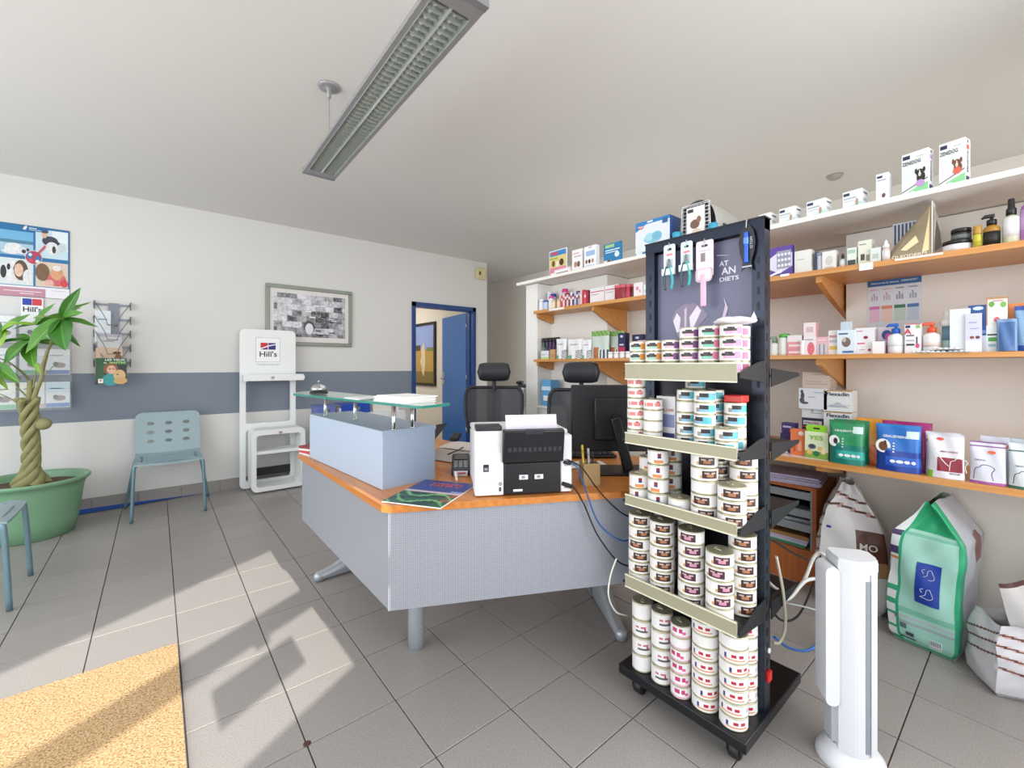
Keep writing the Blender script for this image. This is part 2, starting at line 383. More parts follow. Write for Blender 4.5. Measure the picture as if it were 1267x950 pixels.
# ---------------------------------------------------------------- reception desk
def perf(name='perforated_metal'):
    m = bpy.data.materials.new(name); m.use_nodes = True; N, L, b = nodes(m)
    tc = N.new('ShaderNodeTexCoord'); mp = N.new('ShaderNodeMapping'); mp.inputs['Scale'].default_value = (170, 170, 170)
    L.new(tc.outputs['UV'], mp.inputs['Vector'])
    v = N.new('ShaderNodeTexVoronoi'); v.inputs['Scale'].default_value = 1; v.inputs['Randomness'].default_value = 0
    sp = N.new('ShaderNodeSeparateXYZ'); L.new(tc.outputs['UV'], sp.inputs[0]); L.new(mp.outputs['Vector'], v.inputs['Vector'])
    g = N.new('ShaderNodeMath'); g.operation = 'LESS_THAN'; g.inputs[1].default_value = .3; L.new(v.outputs['Distance'], g.inputs[0])
    mx = N.new('ShaderNodeMix'); mx.data_type = 'RGBA'; mx.inputs['A'].default_value = (*rgb('#a6aab3'), 1); mx.inputs['B'].default_value = (*rgb('#7c808c'), 1)
    L.new(g.outputs[0], mx.inputs['Factor']); L.new(mx.outputs['Result'], b.inputs['Base Color'])
    b.inputs['Metallic'].default_value = .25; b.inputs['Roughness'].default_value = .45
    return m
PERF = perf()
def panel(p, q, z0, z1, t, name, par):
    """thin vertical panel from p to q (xy) with uv in metres"""
    p, q = Vector((*p, 0)), Vector((*q, 0)); d = (q-p); n = Vector((-d.y, d.x, 0)).normalized()*t; L_ = d.length
    vs = [p, q, q+n, p+n]; b_ = B()
    pts = [(v.x, v.y, z) for z in (z0, z1) for v in vs]
    b_.add(pts, [(0, 1, 5, 4), (1, 2, 6, 5), (2, 3, 7, 6), (3, 0, 4, 7), (4, 5, 6, 7), (3, 2, 1, 0)], PERF)
    me = b_.mesh(name); uv = me.uv_layers.new(name='UVMap')
    for poly in me.polygons:
        for li in poly.loop_indices:
            co = me.vertices[me.loops[li].vertex_index].co; uv.data[li].uv = (((co-p).dot(d.normalized())), co.z)
    return link(name, me, par)
DW = wood('desk_beech', '#d08a45', '#bf7434', 'Y', .3)
SIL = mat('#b3bac0', .35, .35, var=.02)
dk = thing('reception_desk', 'angled reception desk with orange wood top and grey perforated front panels', 'desk')
out = [(.612, 2.62), (.612, 1.47), (.632, 1.438), (1.40, 1.035), (1.50, 1.012), (2.02, 1.02), (2.02, 1.70), (1.78, 1.80), (1.56, 2.02), (1.48, 2.32), (1.47, 2.67), (.66, 2.67)]
b_ = B(); b_.prism(out, .705, .73, DW); b_.obj('desktop', dk)
panel((.632, 1.455), (.632, 2.625), .36, .703, -.004, 'modesty_panel', dk)
panel((.628, 1.449), (1.475, 1.022), .36, .703, .004, 'modesty_panel', dk)
panel((1.475, 1.024), (1.99, 1.032), .36, .703, .004, 'modesty_panel', dk)
B().lathe([(.032, 0), (.032, .022), (.035, .024), (.035, .705)], SIL, 24, Matrix.Translation((.872, 1.715, 0))).obj('leg', dk)
def tfoot(px, py, tx, ty, name='leg'):
    b_ = B(); b_.rbox(px-.03, px+.03, py-.045, py+.045, .1, .705, SIL, .008)
    d = Vector((tx-px, ty-py, 0)); n = Vector((-d.y, d.x, 0)).normalized()
    for sgn in (1, -.75):
        def fn(u, v, s_=sgn):
            t = u; c = Vector((px, py, 0))+d*t*s_; wd = .034-.008*t; a = 2*PI*v
            zt = .045+.24*(1-t)**1.6; zc = zt/2+.004
            if s_ < 0: zt = .045+.12*(1-t); zc = zt/2+.004
            return (c.x+n.x*wd*math.cos(a)*1.0, c.y+n.y*wd*math.cos(a), zc+(zt/2)*max(-1, min(1, math.sin(a)*1.25)))
        b_.grid(fn, 10, 16, SIL)
        e = Vector((px, py, 0))+d*sgn
        b_.lathe([(.027, .004), (.028, .03), (.02, .045), (.001, .049)], SIL, 16, Matrix.Translation(e))
    b_.obj(name, dk)
tfoot(1.78, 1.47, 1.605, 1.185); tfoot(1.10, 2.60, .715, 2.60)
cr = B(); cr.tube([(1.0, 2.52, .69), (.95, 2.2, .67), (.98, 1.9, .68), (1.2, 1.55, .68), (1.6, 1.4, .68)], .02, SIL, 6, 4); cr.obj('frame_beam', dk)
# counter box on the desk
GB = mat('#8f9db0', .4, .15, var=.03, scale=6); GBLIT = mat('#b2c1d4', .4, .1, var=.02, scale=4)  # lighter copy for the front: light falling there put into the colour
ct = thing('counter_box', 'grey-blue raised counter box standing on the left wing of the desk', 'counter')
ux = [(.638, 2.475), (.690, 1.643), (.935, 1.665), (.883, 2.495)]
b_ = B(); b_.prism(ux, .7302, .945, GB); b_.obj('body', ct)
ux2 = [(.636, 2.478), (.688, 1.640), (.938, 1.662), (.886, 2.498)]
B().prism(ux2, .945, .963, GB).obj('top_panel', ct)
vs = Vector((.690-.638, 1.643-2.475, 0)); nn = Vector((vs.y, -vs.x, 0)).normalized()*.004
b_ = B(); q = [Vector((.638, 2.475, 0)), Vector((.690, 1.643, 0))]
if nn.x > 0: nn = -nn
b_.prism([(q[0].x, q[0].y), (q[0].x+nn.x, q[0].y+nn.y), (q[1].x+nn.x, q[1].y+nn.y), (q[1].x, q[1].y)], .732, .961, GBLIT); b_.obj('lit_front', ct)
gl = bpy.data.materials.new('glass'); gl.use_nodes = True; N, L, b = nodes(gl)
b.inputs['Base Color'].default_value = (.72, .93, .86, 1); b.inputs['Roughness'].default_value = .02; b.inputs['Transmission Weight'].default_value = .85; b.inputs['IOR'].default_value = 1.3
gle = bpy.data.materials.new('glass_edge'); gle.use_nodes = True; N, L, b = nodes(gle)
b.inputs['Base Color'].default_value = (.05, .32, .25, 1); b.inputs['Roughness'].default_value = .1; b.inputs['Transmission Weight'].default_value = .3
CH = mat('#c9ccd0', .18, 1, var=.02)
gs = thing('glass_counter_shelf', 'narrow clear glass shelf on four chrome posts above the grey-blue counter box', 'shelf')
gp = [(.545, 2.44), (.715, 1.405), (.73, 1.39), (.865, 1.425), (.87, 1.44), (.745, 2.54), (.70, 2.60), (.64, 2.61), (.57, 2.55)]
n = len(gp); b_ = B(); z0, z1 = 1.068, 1.078
b_.add([(x, y, z0) for x, y in gp]+[(x, y, z1) for x, y in gp], [tuple(reversed(range(n))), tuple(range(n, 2*n))], gl)
b_.add([(x, y, z0) for x, y in gp]+[(x, y, z1) for x, y in gp], [(i, (i+1) % n, n+(i+1) % n, n+i) for i in range(n)], gle)
b_.obj('glass_plate', gs)
for x, y in ((.677, 2.345), (.74, 2.09), (.735, 1.64), (.827, 1.66)):
    B().lathe([(.013, .963), (.013, .967), (.009, .968), (.009, 1.062), (.013, 1.063), (.013, 1.068)], CH, 16, Matrix.Translation((x, y, 0))).obj('post', gs)
# bell and papers on the glass
t = thing('reception_bell', 'small chrome reception bell on the glass shelf', 'bell', (.665, 2.42, 1.078))
B().lathe([(.045, 0), (.045, .006), (.036, .009)], mat('#2a2a2c', .4), 20).obj('base', t)
B().lathe([(.042, .012), (.040, .024), (.032, .036), (.018, .044), (.004, .046), (.001, .046)], CH, 24).obj('dome', t)
B().lathe([(.003, .045), (.003, .056), (.006, .058), (.006, .062), (.001, .064)], CH, 12).obj('button', t)
PAPER = mat('#eceae8', .8, var=.02)
def stack(name, label, cat, x, y, z, rz, w, d, h, n=6, m=PAPER, j=.006):
    t = thing(name, label, cat, (x, y, z), rz)
    for i in range(n):
        a = random.uniform(-.04, .04); M = Matrix.Translation((random.uniform(-j, j), random.uniform(-j, j), 0)) @ Matrix.Rotation(a, 4, 'Z')
        B().box(-w/2, w/2, -d/2, d/2, h*i/n, h*(i+.92)/n, m, M).obj('sheets', t)
    return t
stack('paper_stack', 'stack of white leaflets at the near end of the glass shelf', 'papers', .775, 1.62, 1.078, .15, .15, .21, .024)
stack('paper_stack', 'thin grey leaflet pile lying on the glass shelf beside the leaflets', 'papers', .70, 1.86, 1.078, .1, .12, .14, .006, 2, mat('#d5dadb', .7))
# red booklets at the left end of the desk
for i, (c, lab) in enumerate((('#e8dada', 'lowest white booklet of the pile on the left end of the desk'), ('#c9483f', 'red booklet in the middle of the pile on the left desk end'), ('#e6e0dc', 'white booklet above the red one on the left desk end'), ('#8d2f33', 'dark red booklet on top of the pile at the left desk end'))):
    t = thing('booklet', lab, 'booklet', (.70, 2.57, .73+i*.0125), .2+.1*i, 'booklets on the left end of the desk')
    b_ = B(); b_.box(-.075, .075, -.06, .06, 0, .0018, mat(c)); b_.box(-.075, .075, -.06, .06, .0102, .012, mat(c)); b_.box(-.075, -.073, -.06, .06, 0, .012, mat(c)); b_.obj('cover', t)
    B().box(-.073, .072, -.058, .058, .0018, .0102, PAPER).obj('pages', t)
# magazine hanging over the desk edge
t = thing('magazine', 'open-faced blue and green magazine jutting over the front corner of the desk', 'magazine', (.818, 1.478, .7315), math.radians(-58))
# local: x along the spine width, y along length
mw, ml = .235, .31
c0, c1, c2 = mat('#2b3c86', .25, coat=.4), mat('#2c6b45', .25, coat=.4), mat('#0f2a22', .25)
def mcol(u, v):
    if v > .52: return mat('#2b3c86', .25) if v > .6 or u < .8 else mat('#7d8fc4', .3)
    if v > .46: return mat('#c9b3b8', .3)
    if abs(math.sin(u*5+v*14+2*math.sin(u*6))) > .93: return mat('#6fae6a', .3)
    return mat('#1d5a40', .3) if math.sin(u*9-v*22+2*math.sin(v*9)) > .1 else (mat('#12382c', .3) if u < .85 else mat('#9a4a3a', .3))
def bend(u, v): return (-.16+.32*v, -.13+.26*u, .004)
mag = B()
R_ = Matrix.Identity(4)
mag.grid(lambda u, v: (-mw/2+mw*u, -ml/2+ml*v, .0045), 24, 30, c0, mcol, False, R_)
mag.box(-mw/2, mw/2, -ml/2, ml/2, 0, .004, PAPER, R_)
mo = mag.obj('cover', t)
b_ = B(); FL = Matrix(((1, 0, 0, 0), (0, 0, -1, 0), (0, 1, 0, 0), (0, 0, 0, 1))).inverted()
for k, (s_, z) in enumerate((('GREEN', .112), ('FAMILY', .085))):
    lettering(b_, s_, .01, z, .028, mat('#d8584a', .4), -.005, width=.13, bold=.02, M=R_ @ FL)
b_.obj('lettering', t)
# card terminal
t = thing('card_terminal', 'black card payment terminal with white screen label standing on the desk', 'card terminal', (1.09, 1.70, .73), math.radians(-33))
M = Matrix.Translation((0, 0, .032)) @ Matrix.Rotation(math.radians(14), 4, 'X')
b_ = B(); b_.rbox(-.042, .042, -.09, .09, -.018, .02, mat('#30313a', .35), .012, M); b_.obj('body', t)
B().rbox(-.032, .032, .01, .07, .019, .023, mat('#0f1114', .2), .003, M).obj('screen', t)
k_ = B()
for i in range(3):
    for j in range(4): k_.rbox(-.03+i*.022, -.014+i*.022, -.065+j*.017, -.054+j*.017, .02, .024, mat('#8e9096', .4), .002, M)
tag(k_.obj('key', t), kind='stuff')
b_ = B(); b_.box(-.03, .03, -.0925, -.0905, -.008, .016, mat('#e6e3ea', .5), M); b_.box(-.022, .022, -.0935, -.0922, .002, .010, mat('#c46a76', .5), M); b_.obj('label', t)
B().rbox(-.036, .036, -.075, .085, 0, .03, mat('#9aa0a8', .4), .01).obj('base', t)
tag(B().tube([(1.03, 1.63, .735), (1.0, 1.60, .76), (.99, 1.58, .75), (.98, 1.56, .735)], .005, mat('#e8e6e2'), 8, 5).obj('paper_curl'), 'white strip of paper curling beside the card terminal', 'paper strip')
# loose papers on the desk
pp = thing('paper_sheet', 'grey open ledger sheets lying on the desk behind the card terminal', 'papers', (1.30, 2.05, .731), .35)
B().grid(lambda u, v: (-.2+.4*u, -.14+.28*v, .004+.018*math.sin(u*PI)*.5), 10, 2, mat('#b5aca6', .8)).obj('sheet', pp)
B().grid(lambda u, v: (.02+.22*u, -.1+.26*v, .018+.012*math.sin(u*PI)), 8, 2, mat('#cfc7c2', .8)).obj('sheet', pp)
tag(B().tube([(1.16, 1.93, .765), (1.26, 1.99, .765), (1.33, 2.05, .763)], .0035, BLACK, 6).obj('pen'), 'black pen lying on the ledger sheets on the desk', 'pen')
t = thing('desk_organiser', 'black curved desk tray behind the counter box', 'desk tray', (1.14, 2.16, .73), .4)
b_ = B(); b_.grid(lambda u, v: (-.09+.18*u, .1-.2*v, .001+.17*v**1.5), 6, 8, BLACK); b_.grid(lambda u, v: (-.09+.18*u, .106-.2*v, .001+.17*v**1.5), 6, 8, BLACK); b_.obj('tray', t)
B().box(-.09, .09, .06, .106, 0, .03, BLACK).obj('front_lip', t)
# ---------------------------------------------------------------- printer (its back faces the viewer)
PW = mat('#e8e9ec', .4, var=.01); PB = mat('#0c0d13', .35, var=.1); PB2 = mat('#101218', .35)
t = thing('printer', 'white multifunction printer seen from its black back, standing on the desk edge', 'printer', (.917, 1.327, .73), math.radians(-30))
b_ = B(); b_.rbox(0, .375, .012, .33, .004, .215, PW, .008); b_.obj('body', t)
b_ = B(); b_.rbox(-.004, .105, .0, .10, .004, .245, PW, .006); b_.obj('side_tower', t)
b_ = B(); b_.rbox(.325, .372, .004, .1, .004, .225, PW, .006); b_.obj('side_tower', t)
b_ = B(); b_.rbox(.0, .375, .07, .34, .2155, .238, PW, .008); b_.obj('scanner_unit', t)
b_ = B(); b_.rbox(.002, .1, .012, .095, .2455, .262, mat('#1e2024', .3), .003); b_.obj('control_panel', t)
b_ = B(); b_.rbox(.106, .324, -.004, .012, .006, .125, PB, .004); b_.obj('rear_cover', t)
sm = B()
for z in (.045, .088): sm.box(.108, .322, -.0048, -.004, z, z+.0012, mat('#050507'))
sm.obj('cover_groove', t)
M = Matrix.Translation((0, -.004, .128)) @ Matrix.Rotation(math.radians(10), 4, 'X')
b_ = B(); b_.rbox(.098, .332, -.012, .02, 0, .125, PB2, .005, M); b_.obj('rear_tray', t)
b_ = B()
for i in range(11): b_.box(.118+i*.019, .130+i*.019, -.0135, -.0118, .045, .062, mat('#30323c'), M)
tag(b_.obj('vent_slot', t), kind='stuff')
B().rbox(.18, .25, -.016, -.008, .11, .132, mat('#2a2c35', .4), .003, M).obj('tray_catch', t)
M2 = Matrix.Translation((0, .012, .23)) @ Matrix.Rotation(math.radians(-14), 4, 'X')
B().box(.115, .315, 0, .003, 0, .074, mat('#dcd6e2', .7), M2).obj('paper', t)
for x in (.163, .222):
    c_ = B(); c_.box(x, x+.033, -.0052, -.004, .062, .079, mat('#e9e9ec')); c_.box(x+.008, x+.022, -.0056, -.0052, .065, .076, mat('#8a8c92')); c_.obj('catch_window', t)
c_ = B(); c_.box(.14, .175, -.0052, -.004, .018, .026, mat('#f2f2f2')); c_.obj('label', t)
c_ = B(); c_.box(.027, .048, -.0016, 0, .095, .122, mat('#1c1d22')); c_.box(.031, .044, -.0022, -.0016, .1, .11, mat('#8c8f96')); c_.obj('usb_port', t)
c_ = B(); c_.box(.05, .092, -.0012, .0, .165, .205, mat('#dfe0e4')); c_.box(.005, .1, -.0012, 0, .06, .0608, mat('#a0a2a8')); c_.box(.086, .095, -.0012, 0, .02, .036, mat('#4a4b50')); c_.cyl((.091, -.0015, .048), (.091, 0, .048), .008, mat('#9a9ca2'), 16); c_.obj('hatch_lines', t)
c_ = B(); c_.box(.34, .362, .001, .004, .105, .13, mat('#9a9ca2')); c_.box(.34, .36, .001, .004, .02, .04, mat('#9a9ca2')); c_.obj('socket', t)
# ---------------------------------------------------------------- monitor, keyboard, pens, sheets
t = thing('computer_monitor', 'black computer monitor seen from behind, left of the can rack', 'monitor', (1.66, 1.225, .73), math.radians(-40))
b_ = B(); b_.rbox(-.12, .12, -.08, .1, 0, .012, BLACK, .005); b_.obj('stand_base', t)
b_ = B(); b_.rbox(-.02, .025, -.02, .015, .012, .26, BLACK, .006, Matrix.Translation((.03, -.01, 0)) @ Matrix.Rotation(-.25, 4, 'Y')); b_.obj('stand_arm', t)
b_ = B(); b_.rbox(-.225, .30, .045, .065, .085, .40, mat('#17161c', .55), .006); b_.rbox(-.12, .15, .022, .047, .14, .34, mat('#15151a', .5), .008); b_.obj('display_housing', t)
B().box(-.215, .29, .0652, .067, .095, .39, mat('#0a0a0c', .15)).obj('screen', t)
c_ = B(); c_.cyl((-.015, .021, .25), (-.015, .0, .25), .02, BLACK); c_.obj('hinge', t)
t = thing('keyboard', 'black keyboard lying on the desk behind the monitor', 'keyboard', (1.76, 1.60, .73), math.radians(-38))
B().rbox(-.21, .21, -.07, .07, .004, .018, BLACK, .005).obj('body', t)
kb = B()
for i in range(14):
    for j in range(5): kb.rbox(-.2+i*.0286, -.177+i*.0286, -.062+j*.025, -.042+j*.025, .018, .025, mat('#1f2026', .5), .003, seg=1)
tag(kb.obj('key', t), kind='stuff')
ps = thing('paper_sheet', 'white sheets lying between keyboard and monitor foot on the desk', 'papers', (1.62, 1.43, .7305), -.5)
B().box(-.12, .12, -.06, .06, 0, .004, PAPER).obj('sheet', ps); B().box(-.1, .06, -.05, .06, .004, .007, PAPER, Matrix.Rotation(.3, 4, 'Z')).obj('sheet', ps)
t = thing('pen_holder', 'beige cardboard pen holder beside the printer', 'pen holder', (1.39, 1.185, .73), math.radians(-30))
kr = mat('#b79a6d', .8); b_ = B()
for a in ((-.035, .035, -.03, -.027), (-.035, .035, .027, .03), (-.035, -.032, -.027, .027), (.032, .035, -.027, .027)): b_.box(*a, .003, .09, kr)
b_.box(-.035, .035, -.03, .03, 0, .003, kr); b_.obj('box', t)
for i, (c, x, y, ln, lb) in enumerate((('#2f8fae', -.012, .01, .15, 'teal pen standing in the beige pen holder'), ('#3fa06a', -.02, 0, .155, 'green pen standing in the beige pen holder'), ('#e3c13a', -.025, -.01, .16, 'yellow pencil standing in the beige pen holder'), ('#d9d6d2', .005, .012, .14, 'white pen standing in the beige pen holder'), ('#30333c', .012, -.01, .13, 'black pen standing in the beige pen holder'))):
    R3 = Matrix.Rotation(math.radians(-30), 4, 'Z'); p = R3 @ Vector((x, y, 0))
    t2 = thing('pen', lb, 'pen', (1.39+p.x, 1.185+p.y, .734), 0, 'pens in the pen holder')
    B().cyl((0, 0, 0), (-.012+i*.004, .006, ln*.8), .0045, mat(c, .35), 8).obj('barrel', t2)
    B().cyl((-.012+i*.004, .006, ln*.8), ((-.012+i*.004)*1.25, .0075, ln), .005, mat('#2a62a8' if i == 0 else c, .3), 8).obj('cap', t2)
# cables from the printer
def cable(label, pts, r, m, cat='cable', sub=8, plug=None):
    t = thing('cable', label, cat)
    B().tube(pts, r, m, 8, sub).obj('cord', t)
    if plug:
        p, q, rr_, pm = plug; B().cyl(p, q, rr_, pm, 10).obj('plug', t)
    return t
BLUEC = mat('#25508e', .4); WHC = mat('#dcdad0', .45); BKC = mat('#101014', .5)
cable('blue network cable running from the printer down behind the can rack', [(1.218, 1.158, .85), (1.25, 1.125, .83), (1.275, 1.105, .74), (1.30, 1.06, .62), (1.36, 1.0, .56), (1.46, .998, .56), (1.53, 1.0, .57)], .0032, BLUEC, plug=((1.212, 1.163, .85), (1.232, 1.142, .845), .007, mat('#2a2b30')))
cable('black power cable looping from the printer low along the desk panel', [(1.214, 1.16, .765), (1.235, 1.13, .755), (1.26, 1.10, .69), (1.29, 1.06, .58), (1.35, 1.01, .48), (1.45, .998, .44), (1.53, .999, .45)], .003, BKC, plug=((1.208, 1.166, .768), (1.23, 1.135, .757), .008, BKC))
cable('upper black cable from the printer across the desk panel', [(1.22, 1.157, .86), (1.262, 1.116, .83), (1.31, 1.068, .74), (1.37, 1.01, .66), (1.46, .999, .625), (1.53, 1.0, .63)], .0028, BKC)
# ---------------------------------------------------------------- office chairs
def office_chair(label, x, y, rz, sc=1.0):
    t = thing('office_chair', label, 'office chair', (x, y, 0), rz, 'mesh office chairs behind the desk')
    bk_ = mat('#1c1d22', .5); fab = mat('#24262c', .85, bump=.2, scale=200)
    mesh_m = MC.get('chairmesh')
    if not mesh_m:
        mesh_m = bpy.data.materials.new('chair_mesh'); mesh_m.use_nodes = True; N, L, b = nodes(mesh_m)
        b.inputs['Base Color'].default_value = (.03, .032, .04, 1); b.inputs['Alpha'].default_value = .92; b.inputs['Roughness'].default_value = .6; MC['chairmesh'] = mesh_m
    # seat faces -y
    B().rbox(-.24, .24, -.25, .22, .45, .52, fab, .03, seg=3).obj('seat', t)
    def bw(v): return .13+.105*math.sin(min(1, v*1.25+.12)*PI/2)*(1 if v < .8 else 1)-.55*max(0, v-.9)**1.2
    def back(u, v, off=0):
        wd = bw(v); s_ = u*2-1
        return (s_*wd, .235+.05*(1-s_*s_)*.9+.05*v*v-.03*math.sin(v*PI)+off, .56+.48*v)
    B().grid(lambda u, v: back(u, v), 12, 14, mesh_m).obj('back_mesh', t)
    fr_ = B(); ed = [back(0, i/14) for i in range(15)]+[back(i/8, 1) for i in range(1, 8)]+[back(1, 1-i/14) for i in range(15)]+[back(1-i/8, 0) for i in range(1, 9)]
    fr_.tube(ed, .013, bk_, 8, 2); fr_.obj('back_frame', t)
    sp = B(); sp.tube([(0, .1, .44), (0, .3, .5), (0, .345, .75), (0, .33, 1.0), (0, .33, 1.10)], .017, bk_, 8, 5); sp.obj('spine', t)
    def head(u, v):
        a = 2*PI*v; s_ = u*2-1; e = (1-abs(s_)**4)**.5*.999+.001
        return (s_*.14, .295+.02*s_*s_*-1+.04*math.cos(a)*e, 1.17+.078*math.sin(a)*(1-abs(s_)**5*.35)*(e if abs(s_) > .9 else 1))
    B().grid(head, 16, 16, mat('#202229', .45)).obj('headrest', t)
    for s_ in (-1, 1):
        a_ = B(); a_.tube([(s_*.24, .05, .44), (s_*.29, .05, .5), (s_*.29, .03, .66)], .015, bk_, 8, 4); a_.rbox(s_*.29-.035, s_*.29+.035, -.1, .14, .66, .69, bk_, .01); a_.obj('armrest', t)
    B().cyl((0, 0, .08), (0, 0, .45), .028, mat('#3a3b40', .3, .7), 14).obj('gas_column', t)
    for k in range(5):
        a = k*2*PI/5+.3; e = (.28*math.cos(a), .28*math.sin(a))
        l_ = B().tube([(0, 0, .11), (e[0]*.6, e[1]*.6, .09), (e[0], e[1], .065)], .02, bk_, 8, 3).obj('leg', t)
        B().cyl((e[0]-.012*math.sin(a), e[1]+.012*math.cos(a), .027), (e[0]+.012*math.sin(a), e[1]-.012*math.cos(a), .027), .027, bk_, 12).obj('castor', l_)
    return t
office_chair('mesh office chair with headrest in front of the blue door', 2.00, 2.66, math.radians(-38))
office_chair('mesh office chair with headrest left of the black monitor', 2.22, 1.99, math.radians(-52))
# ---------------------------------------------------------------- pendant light
LG = mat('#a4a6a8', .4, .5, var=.03, scale=5); LR = mat('#c8cfcb', .25, .6, var=.03)
t = thing('pendant_light', 'long silver louvred pendant light hanging below the white ceiling', 'ceiling light', (.705, 1.84, 2.305), math.radians(-1))
L2 = .76
def hous(u, v):
    a = PI*u; return (-.085*math.cos(a)*1.0, -L2+2*L2*v, .004+.052*math.sin(a)**.7)
b_ = B(); b_.grid(hous, 14, 1, LG); b_.grid(lambda u, v: ((.083)*(-math.cos(PI*u)), -L2+2*L2*v, .004+.048*math.sin(PI*u)**.7), 14, 1, LG)
for sx in (-1, 1): b_.box(sx*.085-.001 if sx < 0 else .068, sx*.085+.017 if sx < 0 else .086, -L2, L2, -.002, .006, LG)
b_.obj('housing', t)
for sy in (-1, 1):
    e = B(); prof = [(-.086, -.004)]+[(-.086*math.cos(PI*i/12), .004+.056*math.sin(PI*i/12)**.7) for i in range(13)]+[(.086, -.004)]
    y0 = sy*L2; e.prism(prof, -.025 if sy > 0 else -.0, .0 if sy > 0 else .025, mat('#8b8d90', .4, .4), Matrix.Translation((0, y0+(.025 if sy > 0 else -.0)*0, 0)) @ Matrix(((1, 0, 0, 0), (0, 0, -1, 0), (0, 1, 0, 0), (0, 0, 0, 1)))); e.obj('end_cap', t)
    e = B(); e.box(-.068, .068, y0-sy*.05 if sy > 0 else y0+.001, y0-.001 if sy > 0 else y0+.05, -.003, .004, LG); e.obj('end_plate', t)
lo = B()
for k in range(46):
    y = -L2+.065+k*(2*L2-.13)/45
    lo.grid(lambda u, v, y=y: (-.066+.062*u, y+.006*(v-.5), .002+.022*v-.008*math.sin(PI*u)*(1-v)), 5, 1, LR)
    lo.grid(lambda u, v, y=y: (.004+.062*u, y+.006*(v-.5), .002+.022*v-.008*math.sin(PI*u)*(1-v)), 5, 1, LR)
tag(lo.obj('louvre_blade', t), kind='stuff')
B().box(-.004, .004, -L2+.05, L2-.05, -.001, .024, mat('#e2e8e6', .2, .5)).obj('louvre_spine', t)
for sx in (-1, 1): B().box(sx*.067-.0015, sx*.067+.0015, -L2+.05, L2-.05, -.003, .024, mat('#dfe4e4', .2, .6)).obj('louvre_rail', t)
B().box(-.066, .066, -L2+.05, L2-.05, .026, .030, mat('#b9bfba', .5)).obj('reflector', t)
for sx in (-1, 1): B().cyl((sx*.034, -L2+.06, .028), (sx*.034, L2-.06, .028), .008, mat('#f1f1ee', .3), 10).obj('tube_lamp', t)
for yy in (.555, -.555):
    w_ = B(); w_.lathe([(.055, .399), (.055, .393), (.04, .387), (.012, .383), (.010, .340), (.001, .337)], LG, 24, Matrix.Translation((-.005, yy, 0))); w_.obj('ceiling_rose', t)
    B().tube([(-.005, yy, .345), (-.003, yy, .2), (0, yy, .055)], .0022, mat('#8b8b8b', .4), 6, 3).obj('suspension_wire', t)
# ---------------------------------------------------------------- framed photo collage
cg = bpy.data.materials.new('photo_collage'); cg.use_nodes = True; N, L, b = nodes(cg)
tc = N.new('ShaderNodeTexCoord'); mp = N.new('ShaderNodeMapping'); mp.inputs['Rotation'].default_value = (PI/2, 0, 0); L.new(tc.outputs['Object'], mp.inputs['Vector'])
n_ = N.new('ShaderNodeTexNoise'); n_.inputs['Scale'].default_value = 34; n_.inputs['Detail'].default_value = 6; n_.inputs['Roughness'].default_value = .7; L.new(tc.outputs['Object'], n_.inputs['Vector'])
br = N.new('ShaderNodeTexBrick'); br.inputs['Scale'].default_value = 1; br.inputs['Brick Width'].default_value = .095; br.inputs['Row Height'].default_value = .062; br.inputs['Mortar Size'].default_value = .0015
br.inputs['Color1'].default_value = (0, 0, 0, 1); br.inputs['Color2'].default_value = (1, 1, 1, 1); br.inputs['Mortar'].default_value = (.4, .4, .4, 1)
L.new(mp.outputs['Vector'], br.inputs['Vector'])
ad = N.new('ShaderNodeMix'); ad.data_type = 'FLOAT'; ad.inputs['Factor'].default_value = .35; L.new(n_.outputs['Fac'], ad.inputs['A'])
bw_ = N.new('ShaderNodeRGBToBW'); L.new(br.outputs['Color'], bw_.inputs[0]); L.new(bw_.outputs[0], ad.inputs['B'])
rm = N.new('ShaderNodeValToRGB'); e = rm.color_ramp.elements; e[0].position = .3; e[0].color = (.01, .01, .014, 1); e[1].position = .72; e[1].color = (.85, .85, .9, 1)
L.new(ad.outputs['Result'], rm.inputs['Fac']); L.new(rm.outputs['Color'], b.inputs['Base Color']); b.inputs['Roughness'].default_value = .3
t = thing('picture_frame', 'grey-green framed collage of small black and white photos on the wall', 'picture', (1.31, YL, 1.757))
FW, FH = .885, .64; FM = mat('#8d9287', .4, .2)
b_ = B()
for (x0, x1, z0, z1) in ((-FW/2, FW/2, FH/2-.04, FH/2), (-FW/2, FW/2, -FH/2, -FH/2+.04), (-FW/2, -FW/2+.04, -FH/2+.04, FH/2-.04), (FW/2-.04, FW/2, -FH/2+.04, FH/2-.04)): b_.rbox(x0, x1, -.028, -.002, z0, z1, FM, .006)
b_.obj('frame', t)
B().box(-FW/2+.03, FW/2-.03, -.014, -.002, -FH/2+.03, FH/2-.03, mat('#e4e0de', .6)).obj('mount', t)
b_ = B(); b_.box(-.365, .365, -.016, -.0145, -.225, .235, cg)
rnd = random.Random(3)
for k in range(14):
    x = -.34+rnd.random()*.6; z = -.21+rnd.random()*.36; b_.box(x, x+.06, -.0165-.0002*k, -.016, z, z+.012, mat(rnd.choice(['#d9dce4', '#1c1b20', '#8f8d96', '#efeff4']), .4))
def disc(bb, x, z, rx, rz_, m, y, n=20):
    bb.add([(x+rx*math.cos(2*PI*i/n), y, z+rz_*math.sin(2*PI*i/n)) for i in range(n)], [tuple(range(n))], m)
disc(b_, -.02, -.12, .055, .075, mat('#4a4950'), -.0200); disc(b_, -.02, -.135, .042, .062, mat('#e3e3ea'), -.0205)
b_.obj('print', t)
